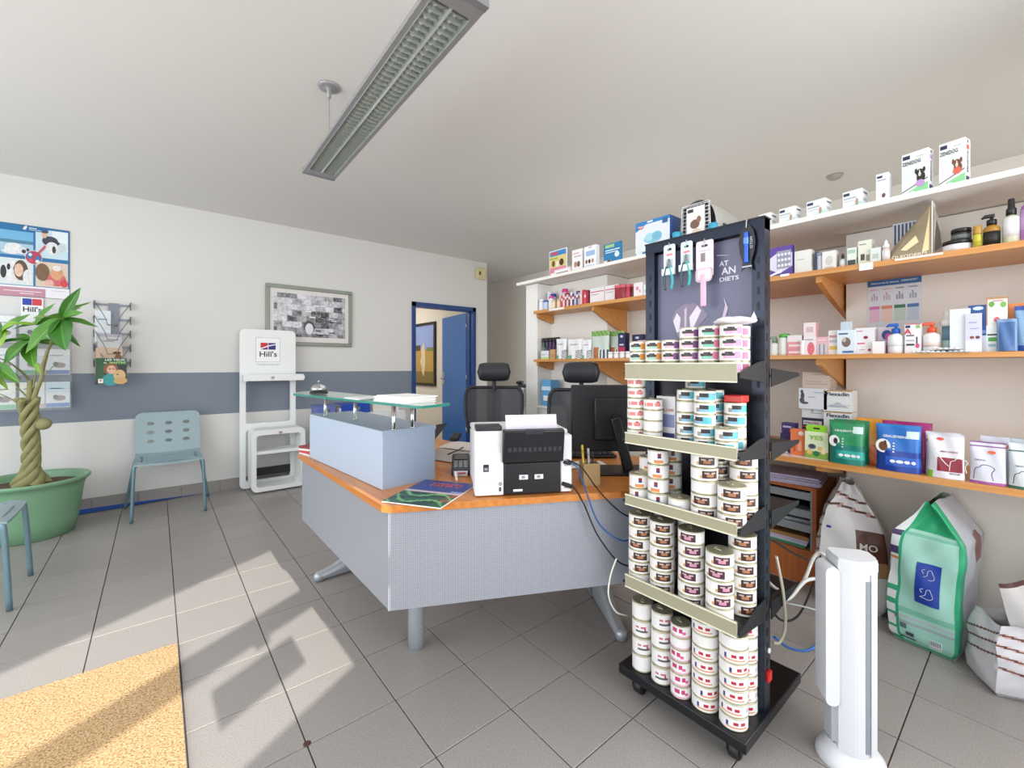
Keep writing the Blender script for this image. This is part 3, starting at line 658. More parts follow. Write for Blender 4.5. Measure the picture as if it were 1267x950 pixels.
# ---------------------------------------------------------------- pet food display stand
SW = mat('#eef1f0', .4, var=.01); RED = mat('#c8202c', .5); NAVY = mat('#2b2f86', .5); INK = mat('#2a2a30', .6)
t = thing('display_stand', 'empty white rounded display stand against the wall below the framed collage', 'display stand', (.88, 4.97, 0))
v_, f_ = plate(rr(.50, 1.575, .045, cy=.7975), [rr(.40, .42, .02, cy=.86), rr(.40, .50, .02, cy=.33)], .03)
b_ = B(); b_.add(v_, f_, SW, False, Matrix.Translation((0, 0, 0)) @ XZ); b_.obj('back_panel', t)
lw = .54
b_ = B(); b_.prism(rr(lw, .12, .03, cy=0), -.032, .032, SW, Matrix.Translation((.035, -.09, 1.105)) @ Matrix(((1, 0, 0, 0), (0, 1, 0, 0), (0, 0, 1, 0), (0, 0, 0, 1))))
b_.v = b_.v; led = b_.obj('ledge', t)
b2 = B(); b2.prism(rr(lw, .062, .03), -.004, 0, SW, Matrix.Translation((.035, -.15, 1.105)) @ XZ); b2.v = [(x, y-.006, z) for x, y, z in b2.v]; b2.obj('ledge_front', t)
v_, f_ = plate(rr(.47, .59, .05, cy=.31), [rr(.39, .50, .03, cy=.305)], .22)
b_ = B(); b_.add(v_, f_, SW, False, Matrix.Translation((.05, -.145, 0)) @ XZ); b_.obj('cube_frame', t)
B().box(-.145, .245, -.24, -.03, .37, .40, SW).obj('inner_shelf', t)
B().box(-.15, .22, -.012, -.010, .12, .2, mat('#1d1d22')).obj('black_strip', t)
lg = B()
def hills(bb, x, z, w, y, M=None, word=True):
    h = w*.5
    bb.add([(x-w/2, y, z), (x-.02*w, y, z), (x-.02*w, y, z+h), (x-w/2, y, z+h)], [(0, 1, 2, 3)], RED, False, M)
    bb.add([(x+.02*w, y, z), (x+w/2, y, z), (x+w/2, y, z+h), (x+.02*w, y, z+h)], [(0, 1, 2, 3)], NAVY, False, M)
    bb.add([(x-w/2, y-.0004, z), (x, y-.0004, z+.45*h), (x+w/2, y-.0004, z+.72*h), (x+w/2, y-.0004, z+.86*h), (x, y-.0004, z+.62*h), (x-w/2, y-.0004, z+.2*h)], [(0, 1, 4, 5), (1, 2, 3, 4)], mat('#f4f4f4'), False, M)
    bb.add([(x-w/2, y-.0003, z), (x-.1*w, y-.0003, z), (x-.1*w, y-.0003, z+.33*h), (x-w/2, y-.0003, z+.05*h)], [(0, 1, 2, 3)], NAVY, False, M)
    if word: lettering(bb, "Hill's", x, z-.36*w, w*.55, INK, y-.0003, width=w*1.15, bold=.015, M=M)
yb = -.0165
lg.box(-.115, .105, yb, yb+.0012, 1.26, 1.505, mat('#aab2b2')); lg.box(-.112, .102, yb-.0006, yb+.0006, 1.263, 1.502, mat('#f7f8f8'))
hills(lg, -.005, 1.385, .135, yb-.001); lg.obj('logo_board', t); lg = B(); lettering(lg, 'Transforming Lives', -.005, 1.235, .02, mat('#8f989a'), yb, width=.2)
lg.obj('slogan', t); lg = B(); hills(lg, .01, 1.10, .028, -.1615, word=False); lettering(lg, "Hill's", .01, 1.09, .014, INK, -.1617)
lg.obj('logo', t); lg = B(); hills(lg, .06, .565, .028, -.2565, word=False); lettering(lg, "Hill's", .06, .557, .012, INK, -.2567)
lg.obj('logo', t)
# ---------------------------------------------------------------- low cabinet with binder behind the counter
t = thing('low_cabinet', 'low white cabinet at the left wall behind the counter box', 'cabinet', (1.75, 4.82, 0))
B().box(-.45, .45, -.22, .24, 0, .72, mat('#dcdedf', .5)).obj('body', t)
for s_ in (-1, 1):
    dd = B().rbox(s_*.225-.22, s_*.225+.22, -.24, -.2205, .02, .70, mat('#e3e5e6', .5), .003).obj('cabinet_door', t)
    B().cyl((s_*.04, -.24, .5), (s_*.04, -.26, .5), .01, CH, 10).obj('knob', dd)
t = thing('ring_binder', 'bright blue ring binder lying on the low white cabinet', 'binder', (1.62, 4.72, .72), .05)
bb_ = mat('#1e48b0', .4); b_ = B(); b_.box(-.15, .16, -.13, .13, 0, .003, bb_); b_.box(-.15, .16, -.13, .13, .095, .098, bb_); b_.box(-.15, .16, -.133, -.13, 0, .098, bb_); b_.obj('cover', t)
B().cyl((.03, -.1335, .05), (.03, -.136, .05), .02, CH, 20).obj('finger_ring', t)
B().box(-.145, .155, -.128, .128, .003, .06, PAPER).obj('sheets', t)
t = thing('binder_box', 'white archive box lying beside the blue binder on the cabinet', 'box', (1.98, 4.75, .72))
B().box(-.15, .15, -.13, .13, 0, .1, mat('#e6e2dd', .6)).obj('body', t); B().box(-.152, .152, -.132, .132, .1, .112, mat('#f0eeea', .6)).obj('lid', t)
t = thing('ring_binder', 'second blue ring binder standing left of the bright blue one', 'binder', (1.36, 4.74, .72))
B().box(-.1, .07, -.12, .12, 0, .09, mat('#5f6fb4', .4)).obj('cover', t); B().cyl((0, -.12, .045), (0, -.123, .045), .018, CH, 16).obj('finger_ring', t)
# ---------------------------------------------------------------- picture in the back room
t = thing('framed_picture', 'tall black framed photo of a standing animal seen through the doorway', 'picture', (3.62, 6.82, 1.425))
b_ = B(); bl = mat('#1b1512', .4)
for (y0, y1, z0, z1) in ((-.42, .42, .5, .54), (-.42, .42, -.54, -.5), (-.42, -.37, -.5, .5), (.37, .42, -.5, .5)): b_.box(-.03, -.001, y0, y1, z0, z1, bl)
b_.obj('frame', t)
b_ = B(); X_ = -.012
def rq(y0, y1, z0, z1, c, k=0): b_.add([(X_-k*.0005, y1, z0), (X_-k*.0005, y0, z0), (X_-k*.0005, y0, z1), (X_-k*.0005, y1, z1)], [(0, 1, 2, 3)], mat(c, .5))
rq(-.37, .37, .08, .5, '#8ea0d6'); rq(-.37, .37, -.5, .08, '#b5934a'); rq(-.37, .37, -.5, -.3, '#7d6a33', 1); rq(.12, .37, .06, .16, '#54402a', 1); rq(-.37, -.1, .05, .11, '#6c7a3c', 1)
n = 14; pts = [(X_-.001, .02+.09*math.sin(PI*i/n)*(1+.3*math.sin(i*1.3)), -.38+.58*i/n) for i in range(n+1)]+[(X_-.001, .0-.06*math.sin(PI*i/n), -.38+.58*i/n) for i in range(n, -1, -1)]
b_.add(pts, [tuple(range(len(pts)))], mat('#d8c3a4', .6)); b_.obj('print', t)
# ---------------------------------------------------------------- perforated waiting chairs
CS = mat('#93a9b0', .35, var=.02, scale=5); CL = mat('#6f8b97', .35, .3)
def waiting_chair(label, x, y, rz):
    t = thing('waiting_chair', label, 'chair', (x, y, 0), rz, 'grey-blue perforated waiting chairs')
    hs_ = []
    for i in (-1, 0, 1):
        for j in range(3): hs_.append([(i*.125+.025*math.cos(2*PI*k/16), .245-j*.077+.0155*math.sin(2*PI*k/16)) for k in range(16)])
    v_, f_ = plate(rr(.455, .38, .05, cy=.155), hs_, .012)
    M = Matrix.Translation((0, .21, .47)) @ Matrix.Rotation(math.radians(-12), 4, 'X') @ XZ
    b_ = B(); b_.add(v_, f_, CS, False, M); b_.obj('backrest', t)
    def seat(u, v):
        x_ = -.225+.45*u; return (x_, -.225+.44*v, .462-.02*math.sin(PI*v)-.008*math.cos(PI*(u-.5))-.05*max(0, .12-v)*3+.03*max(0, v-.9)*4)
    b_ = B(); b_.grid(seat, 14, 14, CS); b_.grid(lambda u, v: (seat(1-u, v)[0], seat(1-u, v)[1], seat(1-u, v)[2]-.012), 14, 14, CS)
    for ed in (lambda a, k: seat(a, 0), lambda a, k: seat(a, 1), lambda a, k: seat(0, a), lambda a, k: seat(1, a)):
        b_.grid(lambda u, v, e=ed: (e(u, 0)[0], e(u, 0)[1], e(u, 0)[2]-.012*v), 14, 1, CS)
    b_.obj('seat', t)
    for sx in (-1, 1):
        B().tube([(sx*.235, -.235, .001), (sx*.222, -.215, .38), (sx*.212, -.2, .43), (sx*.18, -.14, .44)], .0125, CL, 10, 5).obj('leg', t)
        B().tube([(sx*.29, .25, .001), (sx*.235, .20, .35), (sx*.215, .17, .43), (sx*.18, .1, .44)], .0125, CL, 10, 5).obj('leg', t)
    fr_ = B(); fr_.tube([(-.18, -.14, .436), (-.18, .1, .436)], .01, CL, 8); fr_.tube([(.18, -.14, .436), (.18, .1, .436)], .01, CL, 8); fr_.tube([(-.2, -.19, .436), (.2, -.19, .436)], .01, CL, 8); fr_.tube([(-.2, .14, .436), (.2, .14, .436)], .01, CL, 8)
    fr_.obj('seat_frame', t)
    return t
waiting_chair('grey-blue perforated chair against the left wall between plant and display stand', .085, 4.70, 0)
waiting_chair('grey-blue chair cut by the left image edge, in front of the plant pot', -.80, 3.49, PI/2)
# ---------------------------------------------------------------- poster with four photos
t = thing('poster', 'blue bordered poster with four pet photos at the top left', 'poster', (-.752, YL, 2.05)); t.scale = (.53, 1, 1)
b_ = B(); y = -.006; PBL = mat('#1f6fa8', .4)
b_.box(-.38, .377, -.006, -.001, -.285, .28, mat('#2d2a30'))
def q4(x0, x1, z0, z1, c, k=1): b_.add([(x0, y-.0004*k, z0), (x1, y-.0004*k, z0), (x1, y-.0004*k, z1), (x0, y-.0004*k, z1)], [(0, 1, 2, 3)], mat(c, .35) if isinstance(c, str) else c)
q4(-.378, .375, -.2, .278, '#1f6fa8'); q4(-.378, .375, -.283, -.2, '#eceaf0')
q4(-.378, .12, -.283, -.215, '#c08a9c', 2)
cells4 = [(-.36, -.005, .035, .225, '#a9c9de'), (.018, .36, .035, .262, '#c7dfe8'), (-.36, -.005, -.195, .01, '#d6e2e2'), (.018, .36, -.195, .005, '#d9c8b4')]
for c_ in cells4: q4(*c_, 2)
q4(-.36, -.005, .15, .225, '#6fb3dc', 3); q4(-.36, -.005, .128, .152, '#4f87a0', 3); q4(.19, .36, .1, .262, '#e6f0f4', 3); q4(-.36, -.1, .035, .06, '#7fb0cf', 3)
def dq(x, z, a, c_, col, k=4):
    dq.n += 1; disc(b_, x, z, a, c_, mat(col, .4, var=.35, scale=45), y-.0004*k-.00005*dq.n)
dq.n = 0
for a in ((-.2, .09, .09, .04, '#f1f1f3'), (-.12, .075, .05, .03, '#dfe3e8'), (-.1, .07, .022, .016, '#3a3a44'), (-.06, .085, .016, .012, '#3c3c46'), (-.22, .06, .10, .02, '#e8eaee'),
          (.17, .175, .085, .04, '#3a3b4c'), (.23, .16, .05, .02, '#3a3b4c'), (.11, .225, .03, .03, '#e1b69c'), (.11, .245, .032, .012, '#4a4a50'), (.19, .12, .07, .05, '#ececee'), (.21, .11, .02, .03, '#3a3a3a'), (.3, .13, .05, .04, '#c9d8dc'),
          (-.22, -.1, .08, .09, '#e9eaec'), (-.25, -.06, .018, .025, '#222226'), (-.19, -.07, .016, .014, '#222226'), (-.3, -.1, .03, .05, '#2b2b30'), (-.13, -.08, .07, .08, '#5d4434'), (-.15, -.08, .045, .052, '#e6bfa5'), (-.06, -.13, .05, .06, '#e6eaf0'),
          (.09, -.08, .075, .07, '#7a5a3e'), (.24, -.13, .1, .055, '#d0626a'), (.24, -.085, .07, .05, '#d79a70'), (.24, -.04, .045, .022, '#efe6e0'), (.32, -.16, .04, .03, '#d3404c'), (.16, -.16, .05, .025, '#e4b0a6')):
    dq(*a)
dq(.0, .03, .088, .056, '#e9ecf2', 6); dq(.0, .03, .083, .052, '#b23a52', 7); dq(-.04, .045, .03, .028, '#2f6fb0', 8); dq(.045, .02, .03, .026, '#2f6fb0', 8); dq(.04, .0, .022, .014, '#f2f2f4', 9); dq(-.035, .05, .018, .012, '#f2f2f4', 9); dq(-.03, .005, .02, .014, '#d84a54', 9)
b_.add([(.01, y-.004, .02), (.13, y-.004, .125), (.115, y-.004, .14), (-.005, y-.004, .035)], [(0, 1, 2, 3)], mat('#c4566a'))
q4(-.12, .15, .238, .272, '#17669f', 3)
for x, z in ((-.09, .262), (-.075, .266), (-.1, .25), (-.083, .25)): dq(x, z, .009, .009, '#f5f7fa', 5)
q4(-.05, .03, .258, .264, '#e4eef6', 5); q4(-.05, .12, .246, .25, '#e4eef6', 5); q4(-.3, .08, -.245, -.24, '#f4e9ee', 5); q4(-.14, .0, -.262, -.257, '#f4e9ee', 5); q4(.18, .34, -.225, -.221, '#b9bcc4', 5)
b_.obj('print', t)
# ---------------------------------------------------------------- acrylic leaflet display
ac = bpy.data.materials.new('acrylic'); ac.use_nodes = True; N, L, b = nodes(ac)
b.inputs['Base Color'].default_value = (.93, .97, 1, 1); b.inputs['Roughness'].default_value = .05; b.inputs['Alpha'].default_value = .16
t = thing('leaflet_display', 'clear acrylic wall display with three rows of leaflets below the poster', 'display', (-.93, YL, 0))
B().box(-.38, .39, -.008, -.001, .86, 1.70, ac).obj('back_plate', t)
rows = [1.40, 1.15, .885]
for z in rows:
    p_ = B(); p_.box(-.38, .39, -.062, -.059, z-.008, z+.15, ac); p_.box(-.38, .39, -.062, -.008, z-.008, z-.004, ac)
    for x in (-.38, -.2, -.03, .135, .30, .388):
        if x in (-.38, .388): p_.box(x-.001, x+.001, -.059, -.008, z-.004, z+.15, ac)
    p_.obj('pocket', t)
sg_ = B(); sg_.box(.11, .23, -.012, -.0085, 1.60, 1.76, mat('#f3f4f5'))
sg_.add([(.118, -.0125, 1.70), (.168, -.0125, 1.70), (.168, -.0125, 1.752), (.118, -.0125, 1.752)], [(0, 1, 2, 3)], mat('#2341a8')); sg_.add([(.17, -.0125, 1.70), (.222, -.0125, 1.70), (.222, -.0125, 1.752), (.17, -.0125, 1.752)], [(0, 1, 2, 3)], mat('#d53a44'))
lettering(sg_, "Hill's", .17, 1.665, .055, INK, -.0125, width=.1, bold=.02); sg_.obj('header_card', t)
cols_ = [(-.30, 'far left'), (-.135, 'second'), (.02, 'third'), (.175, 'fourth'), (.315, 'rightmost')]
bands = {(0, 1): '#3f66b4', (0, 0): '#9ec9e6', (0, 2): '#d8dbe2', (0, 3): '#e4d9cf', (0, 4): '#6fa9d6', (1, 4): '#3b5fb4', (1, 3): '#5cb18a', (1, 2): '#dfe4e8', (1, 1): '#c2d2c8', (1, 0): '#e9e4e2', (2, 4): '#4f86c8', (2, 3): '#d8b8b0', (2, 2): '#7cc68e', (2, 1): '#65bf7a', (2, 0): '#65bf7a'}
rown = ['top', 'middle', 'bottom']; stn = ['fully visible', 'slim', 'pale']
for r_, z in enumerate(rows):
    for c_, (x, nm) in enumerate(cols_):
        l_ = thing('leaflet', f'white leaflet in the {nm} pocket of the {rown[r_]} row of the acrylic display', 'leaflet', (-.93+x, YL-.03, z+.001), 0, 'leaflets in the acrylic display')
        B().box(-.068, .068, -.012, .004, 0, .205, mat('#eef1f3', .5)).obj('paper', l_)
        pr_ = B(); w2 = .066
        pr_.add([(-w2, -.0125, .003), (w2, -.0125, .003), (w2, -.0125, .035), (-w2, -.0125, .035)], [(0, 1, 2, 3)], mat(bands[(r_, c_)], .5))
        if r_ == 2: pr_.add([(-w2, -.0125, .12), (w2, -.0125, .12), (w2, -.0125, .2), (-w2, -.0125, .2)], [(0, 1, 2, 3)], mat('#cfe3ee' if c_ == 4 else '#eef0e6', .5))
        disc(pr_, .01, .075, .035, .022, mat(['#b79a86', '#c47b5c', '#8d7b74', '#d39a76', '#9c8478'][c_], .6), -.0130); disc(pr_, -.012, .085, .015, .017, mat('#5a4a48', .6), -.0134)
        pr_.add([(-.045, -.0125, .15), (.03, -.0125, .15), (.03, -.0125, .156), (-.045, -.0125, .156)], [(0, 1, 2, 3)], mat('#8aa0b4')); pr_.obj('print', l_)
# ---------------------------------------------------------------- wire magazine rack
t = thing('magazine_rack', 'grey metal wall rack with five wire tiers right of the leaflets', 'magazine rack', (-.285, YL, 0))
gm = mat('#7b818a', .4, .5)
B().box(-.035, .035, -.012, 0, 1.16, 1.76, gm).obj('back_rail', t)
zs = [1.735, 1.61, 1.49, 1.37, 1.24]
for z in zs:
    b_ = B(); b_.box(-.12, .11, -.016, -.012, z, z+.016, gm)
    for sx in (-.12, .11):
        b_.prism([(-.012, -.03), (-.012, .04), (-.05, .02), (-.02, -.03)], -.004, .004, gm, Matrix.Translation((sx, 0, z)) @ Matrix(((0, 0, 1, 0), (1, 0, 0, 0), (0, 1, 0, 0), (0, 0, 0, 1))))
    for sx in (-1, 1):
        b_.tube([(sx*.115, -.045, z+.03), (sx*.09, -.085, z-.02), (sx*.05, -.125, z-.1), (sx*.03, -.14, z-.17)], .003, gm, 6, 5)
    b_.tube([(-.03, -.14, z-.17), (.03, -.14, z-.17)], .003, gm, 6); b_.tube([(-.03, -.14, z-.17), (-.02, -.012, z-.17)], .003, gm, 6); b_.tube([(.03, -.14, z-.17), (.02, -.012, z-.17)], .003, gm, 6)
    b_.obj('wire_tier', t)
def mag_(label, z, x, w, h, y, tilt, c, prints, words=()):
    m_ = thing('magazine', label, 'magazine', (-.285+x, YL+y, z), 0, 'magazines in the wire wall rack')
    M = Matrix.Rotation(tilt, 4, 'X'); b_ = B(); b_.box(-w/2, w/2, -.003, .003, 0, h, mat(c, .4), M); b_.obj('cover', m_)
    p_ = B()
    for i, pr_ in enumerate(prints):
        if pr_[0] == 'd': disc(p_, pr_[1]*w, pr_[2]*h, pr_[3]*w, pr_[4]*h, mat(pr_[5], .4), -.0034-.0002*i)
        else: p_.add([((pr_[0])*w, -.0034-.0002*i, pr_[2]*h), (pr_[1]*w, -.0034-.0002*i, pr_[2]*h), (pr_[1]*w, -.0034-.0002*i, pr_[3]*h), (pr_[0]*w, -.0034-.0002*i, pr_[3]*h)], [(0, 1, 2, 3)], mat(pr_[4], .4))
    p_.v = [tuple(M @ Vector(v)) for v in p_.v]
    for (s_, x_, z_, sz, c2, ww) in words: lettering(p_, s_, x_*w, z_*h, sz, mat(c2), -.006, width=ww, bold=.03, M=M)
    p_.obj('print', m_)
mag_('green magazine with woman hugging a dog, front of the wall rack', 1.07, -.005, .19, .215, -.165, math.radians(-4), '#1b5a35',
     [(-.5, .5, 0, .74, '#1c2420'), (-.5, -.22, .1, .74, '#2a5a3c'), ('d', -.02, .58, .24, .24, '#8a5534'), ('d', .0, .55, .15, .17, '#e7b796'), ('d', -.03, .16, .26, .24, '#2f9a9c'), ('d', .27, .33, .2, .22, '#d9b27a'), ('d', .3, .12, .22, .14, '#cfa468'), ('d', .2, .36, .035, .025, '#2a1c14'), (-.1, -.01, .57, .6, '#6b2a20'), (.03, .12, .57, .6, '#6b2a20'), (-.42, -.26, .03, .2, '#f2eee9'), ('d', -.34, .13, .03, .03, '#c33a3a')],
     [('LES YEUX', .12, .93, .022, '#eef2e6', .125), ('MAITRE', .2, .82, .022, '#b7e08a', .1), ('du', -.2, .82, .018, '#dfe9cf', .02)])
mag_('pink and beige magazine with brown animal behind the green one, wall rack', 1.20, -.02, .165, .175, -.11, math.radians(-5), '#d9bfa4',
     [(-.5, .5, 0, .32, '#c4707a'), (-.5, .5, .3, .36, '#8e2f3c'), ('d', .28, .75, .16, .06, '#4b2a18'), ('d', .33, .5, .14, .2, '#8a5a2e')])
mag_('white and grey magazine sticking up in the middle of the wall rack', 1.33, -.02, .15, .16, -.085, math.radians(-5), '#d8d6da', [(-.5, .5, .85, 1, '#b7b5bc'), (-.3, .2, .6, .64, '#8c8a92')])
mag_('tall white brochure at the left of the wall rack', 1.42, -.065, .10, .27, -.06, math.radians(-5), '#e8eef2', [(-.4, .4, .1, .3, '#bcd0dc'), (-.3, .3, .7, .74, '#7fa0b4')])
mag_('pink brochure leaning at the left side of the wall rack', 1.14, -.08, .06, .22, -.085, math.radians(-6), '#e7a3aa', [(-.4, .4, .6, .8, '#f4d6d8')])
# ---------------------------------------------------------------- wheeled can rack
RK = mat('#15171c', .32, .2, var=.05); RKSKY = mat('#232a39', .24, .5, var=.04); STRIP = mat('#a39e86', .4, .1, var=.03)  # bluish rack tone carries the sky reflection of the front faces in its colour
RX0, RX1, RY0, RY1 = 1.335, 1.80, .545, .998
rk = thing('can_rack', 'tall black wheeled metal rack filled with pet food cans', 'display rack')
b_ = B(); b_.rbox(RX0, RX1, RY0, RY1, .075, .11, RK, .004); b_.obj('base_platform', rk)
for x, y in ((1.39, .60), (1.39, .945), (1.75, .60), (1.75, .945)):
    w_ = B(); w_.box(x-.012, x+.03, y-.022, y-.018, .02, .07, RK); w_.box(x-.012, x+.03, y+.018, y+.022, .02, .07, RK); w_.box(x-.02, x+.03, y-.022, y+.022, .062, .076, RK)
    w_.obj('castor_fork', rk); B().lathe([(.012, -.016), (.026, -.015), (.0275, -.008), (.0275, .008), (.026, .015), (.012, .016)], mat('#1a1b1f', .5), 20, Matrix.Translation((x+.008, y, .0275)) @ Matrix.Rotation(PI/2, 4, 'X')).obj('castor_wheel', rk)
PX = 1.50
for y0 in (.952, .556):
    b_ = B(); b_.box(PX, PX+.035, y0, y0+.038, .11, 1.695, RKSKY); b_.box(PX+.035, PX+.045, y0, y0+.038, .11, 1.695, RK); b_.obj('upright', rk)
    s_ = B()
    for k in range(28): s_.box(PX-.0008, PX, y0+.014, y0+.022, .2+k*.05, .225+k*.05, mat('#050507'))
    if y0 < .6:
        for k in range(28): s_.box(PX+.018, PX+.028, y0-.0008, y0, .2+k*.05, .225+k*.05, mat('#050507'))
    tag(s_.obj('slot', rk), kind='stuff')
b_ = B(); b_.box(PX-.002, PX+.045, .556, .99, 1.66, 1.695, RKSKY); b_.box(PX-.004, PX+.047, .553, .993, 1.695, 1.70, RK); b_.obj('top_rail', rk)
b_ = B(); b_.box(PX+.03, PX+.04, .594, .952, .14, 1.66, mat('#1d1b26', .45)); b_.obj('back_panel', rk)
# printed header panel
ph = B(); ph.box(PX+.025, PX+.0295, .594, .952, 1.22, 1.655, mat('#6a6a84', .4, var=.12, scale=4)); hp = ph.obj('header_panel', rk)
FX = Matrix(((0, 1, 0, 0), (-1, 0, 0, 0), (0, 0, 1, 0), (0, 0, 0, 1)))      # local front (-y) -> world -x, local x -> world -y
b_ = B(); M = Matrix.Translation((PX+.024, .77, 0)) @ FX
lt = mat('#dfe0ea', .5)
lettering(b_, 'AT', .075, 1.575, .024, lt, 0, bold=.02, M=M); lettering(b_, 'AN', .092, 1.548, .034, lt, 0, bold=.02, M=M); lettering(b_, 'DIETS', .092, 1.520, .02, lt, 0, width=.065, bold=.02, M=M)
b_.add([(.05, 0, 1.607), (.10, 0, 1.600), (.05, 0, 1.610)], [(0, 1, 2)], lt, False, M); b_.obj('lettering', hp)
b_ = B()
pk = mat('#cdb9cd', .5); wh = mat('#e6dbe6', .5)
def poly(bb, pts, m, k=0): bb.add([(x, -.0006*k, z) for x, z in pts], [tuple(range(len(pts)))], m, False, M)
poly(b_, [(-.12, 1.40), (-.105, 1.43), (-.07, 1.45), (-.03, 1.45), (0, 1.43), (.02, 1.40), (-.01, 1.37), (-.04, 1.33), (-.05, 1.29), (-.08, 1.30), (-.10, 1.34)], mat('#8d8198', .5), 1)
poly(b_, [(-.115, 1.39), (-.10, 1.42), (-.085, 1.40), (-.09, 1.35), (-.10, 1.345)], wh, 2); poly(b_, [(-.05, 1.40), (-.02, 1.44), (-.005, 1.42), (-.03, 1.37), (-.045, 1.34)], wh, 2); poly(b_, [(-.07, 1.43), (-.06, 1.44), (-.062, 1.36), (-.07, 1.32)], pk, 2)
poly(b_, [(.075, 1.46), (.08, 1.43), (.07, 1.39), (.02, 1.35), (-.03, 1.28), (-.055, 1.24), (-.04, 1.25), (0, 1.32), (.04, 1.36), (.08, 1.385), (.09, 1.42)], pk, 3)
poly(b_, [(-.13, 1.25), (-.10, 1.265), (-.06, 1.24), (-.05, 1.225), (-.12, 1.225)], mat('#c44a55', .5), 3)
b_.obj('plant_print', hp)
SH = [1.197, .955, .735, .440]
def rack_shelf(z, lip=.04, dn=.012):
    s = B(); s.box(1.312, 1.498, .556, .962, z-.006, z, RK); s.obj('shelf_tray', rk)
    s = B(); s.box(1.303, 1.309, .558, .945, z-dn, z+lip, STRIP); s.box(1.301, 1.3032, .558, .945, z+lip-.004, z+lip, mat('#e4e3cc', .3)); s.box(1.301, 1.3032, .558, .945, z-dn, z-dn+.004, mat('#e4e3cc', .3)); s.obj('price_rail', rk)
    for y in (.553, .949):
        s = B(); s.prism([(1.312, z-.012), (1.50, z-.03), (1.50, z+.04), (1.44, z+.035), (1.312, z+.004)], y-.0015, y+.0015, mat('#0d0e12', .5), Matrix(((1, 0, 0, 0), (0, 0, 1, 0), (0, 1, 0, 0), (0, 0, 0, 1)))); s.obj('shelf_bracket', rk)
        s = B(); s.prism([(1.546, z-.045), (1.546, z+.015), (1.80, z-.002), (1.80, z-.014)], y-.0015, y+.0015, mat('#0d0e12', .5), Matrix(((1, 0, 0, 0), (0, 0, 1, 0), (0, 1, 0, 0), (0, 0, 0, 1)))); s.obj('shelf_bracket', rk)
    s = B(); s.box(1.55, 1.80, .558, .985, z-.014, z-.008, RK); s.obj('shelf_tray', rk)
for z, l_ in zip(SH, (.033, .028, .026, .034)): rack_shelf(z, l_, .026 if z > 1.1 else .012)
b_ = B(); b_.box(PX+.015, PX+.04, .548, .5555, .205, .235, mat('#d02a22', .4)); b_.obj('red_switch', rk)
b_ = B(); b_.cyl((PX+.03, .5555, .30), (PX+.03, .551, .30), .008, mat('#e8e8e8', .4), 12); b_.obj('screw_cap', rk)
# ---------------------------------------------------------------- cans
TIN = mat('#c9c4a8', .32, .6, var=.03); TIN2 = mat('#aaa58c', .38, .45, var=.04); CW = mat('#eae8e6', .4, var=.01)
def can_mesh(r, h, pat):
    b_ = B(); prof = [(r*.93, 0), (r, .03*h), (r, .07*h), (r*.985, .10*h)]+[(r*.985, h*(.10+.8*i/7)) for i in range(1, 8)]+[(r, .93*h), (r, .97*h), (r*.95, h), (r*.92, h*.985)]
    P = {'bo': None}
    def mf(a, k):
        if k < 3 or k > 9: return TIN
        row = k-3   # 0..6 bottom to top
        return pat(a, row)
    b_.lathe(prof, TIN, 36, None, True, mf); b_.m[-2:] = [b_.mi(TIN2)]*2
    return b_.mesh('can')
def R_in(a, c, w_): return abs((a-c+.5) % 1-.5) < w_
def pat_oval(acc, blob):
    A, K_, Bm = mat(acc, .4), mat('#3a3234', .4), mat(blob, .45)
    def p(a, row):
        if R_in(a, .70, .06) and row in (1, 2, 3, 4, 5): return Bm
        if R_in(a, .55, .10) and row in (3, 4) or R_in(a, .55, .06) and row == 5: return K_
        if R_in(a, .56, .095) and row in (1, 2): return A
        if R_in(a, .15, .12) and row in (2, 3, 4): return mat('#d8c9c9', .5)
        return CW
    return p
def pat_salmon(a, row):
    if R_in(a, .57, .14) and row in (2, 3, 4) and int(a*36) % 5 != 1: return mat('#df7f7c', .45)
    if R_in(a, .66, .03) and row in (4, 5): return mat('#b24a55', .45)
    if R_in(a, .45, .04) and row in (2, 3): return mat('#c9c4cc', .45)
    return CW
def pat_teal(a, row):
    if R_in(a, .68, .07) and row in (1, 2, 3, 4, 5): return mat('#58b3c0', .45)
    if R_in(a, .56, .085) and row in (3, 4, 5): return mat('#30282c', .45)
    if R_in(a, .54, .08) and row in (1, 2): return mat('#7fb0cc', .45)
    if R_in(a, .44, .03) and row in (1, 2, 3): return mat('#9a8d86', .45)
    return CW
def pat_orange(a, row):
    if R_in(a, .58, .03) and row in (4, 5): return mat('#7e2530', .45)
    if R_in(a, .58, .03) and row in (3,): return mat('#2b3a7a', .45)
    if R_in(a, .57, .075) and row in (0, 1): return mat('#d98a52', .45)
    if R_in(a, .1, .1) and row in (1, 2, 3): return mat('#c4c8d4', .45)
    return CW
def pat_choc(c1='#3d2724', c2='#a9714e'):
    def p(a, row):
        if R_in(a, .60, .095) and row in (1, 2, 3, 4, 5):
            if row in (2, 3) and R_in(a, .60, .05): return mat(c2, .45)
            if row == 4 and R_in(a, .60, .06) and int(a*36) % 3: return mat('#b9a8a0', .45)
            return mat(c1, .45)
        if R_in(a, .51, .025) and row in (1, 2): return mat('#d3a46a', .45)
        if R_in(a, .67, .03) and row in (1, 2, 3, 4) and int(a*36) % 2: return mat('#d5d2d4', .45)
        return CW
    return p
def pat_text(a, row):
    if R_in(a, .58, .09) and row in (4,) and int(a*36) % 4: return mat('#c46a84', .45)
    if R_in(a, .6, .09) and row == 2: return mat('#5a5a60', .45)
    if R_in(a, .66, .015) and row in (3, 4): return mat('#b23a4c', .45)
    return CW
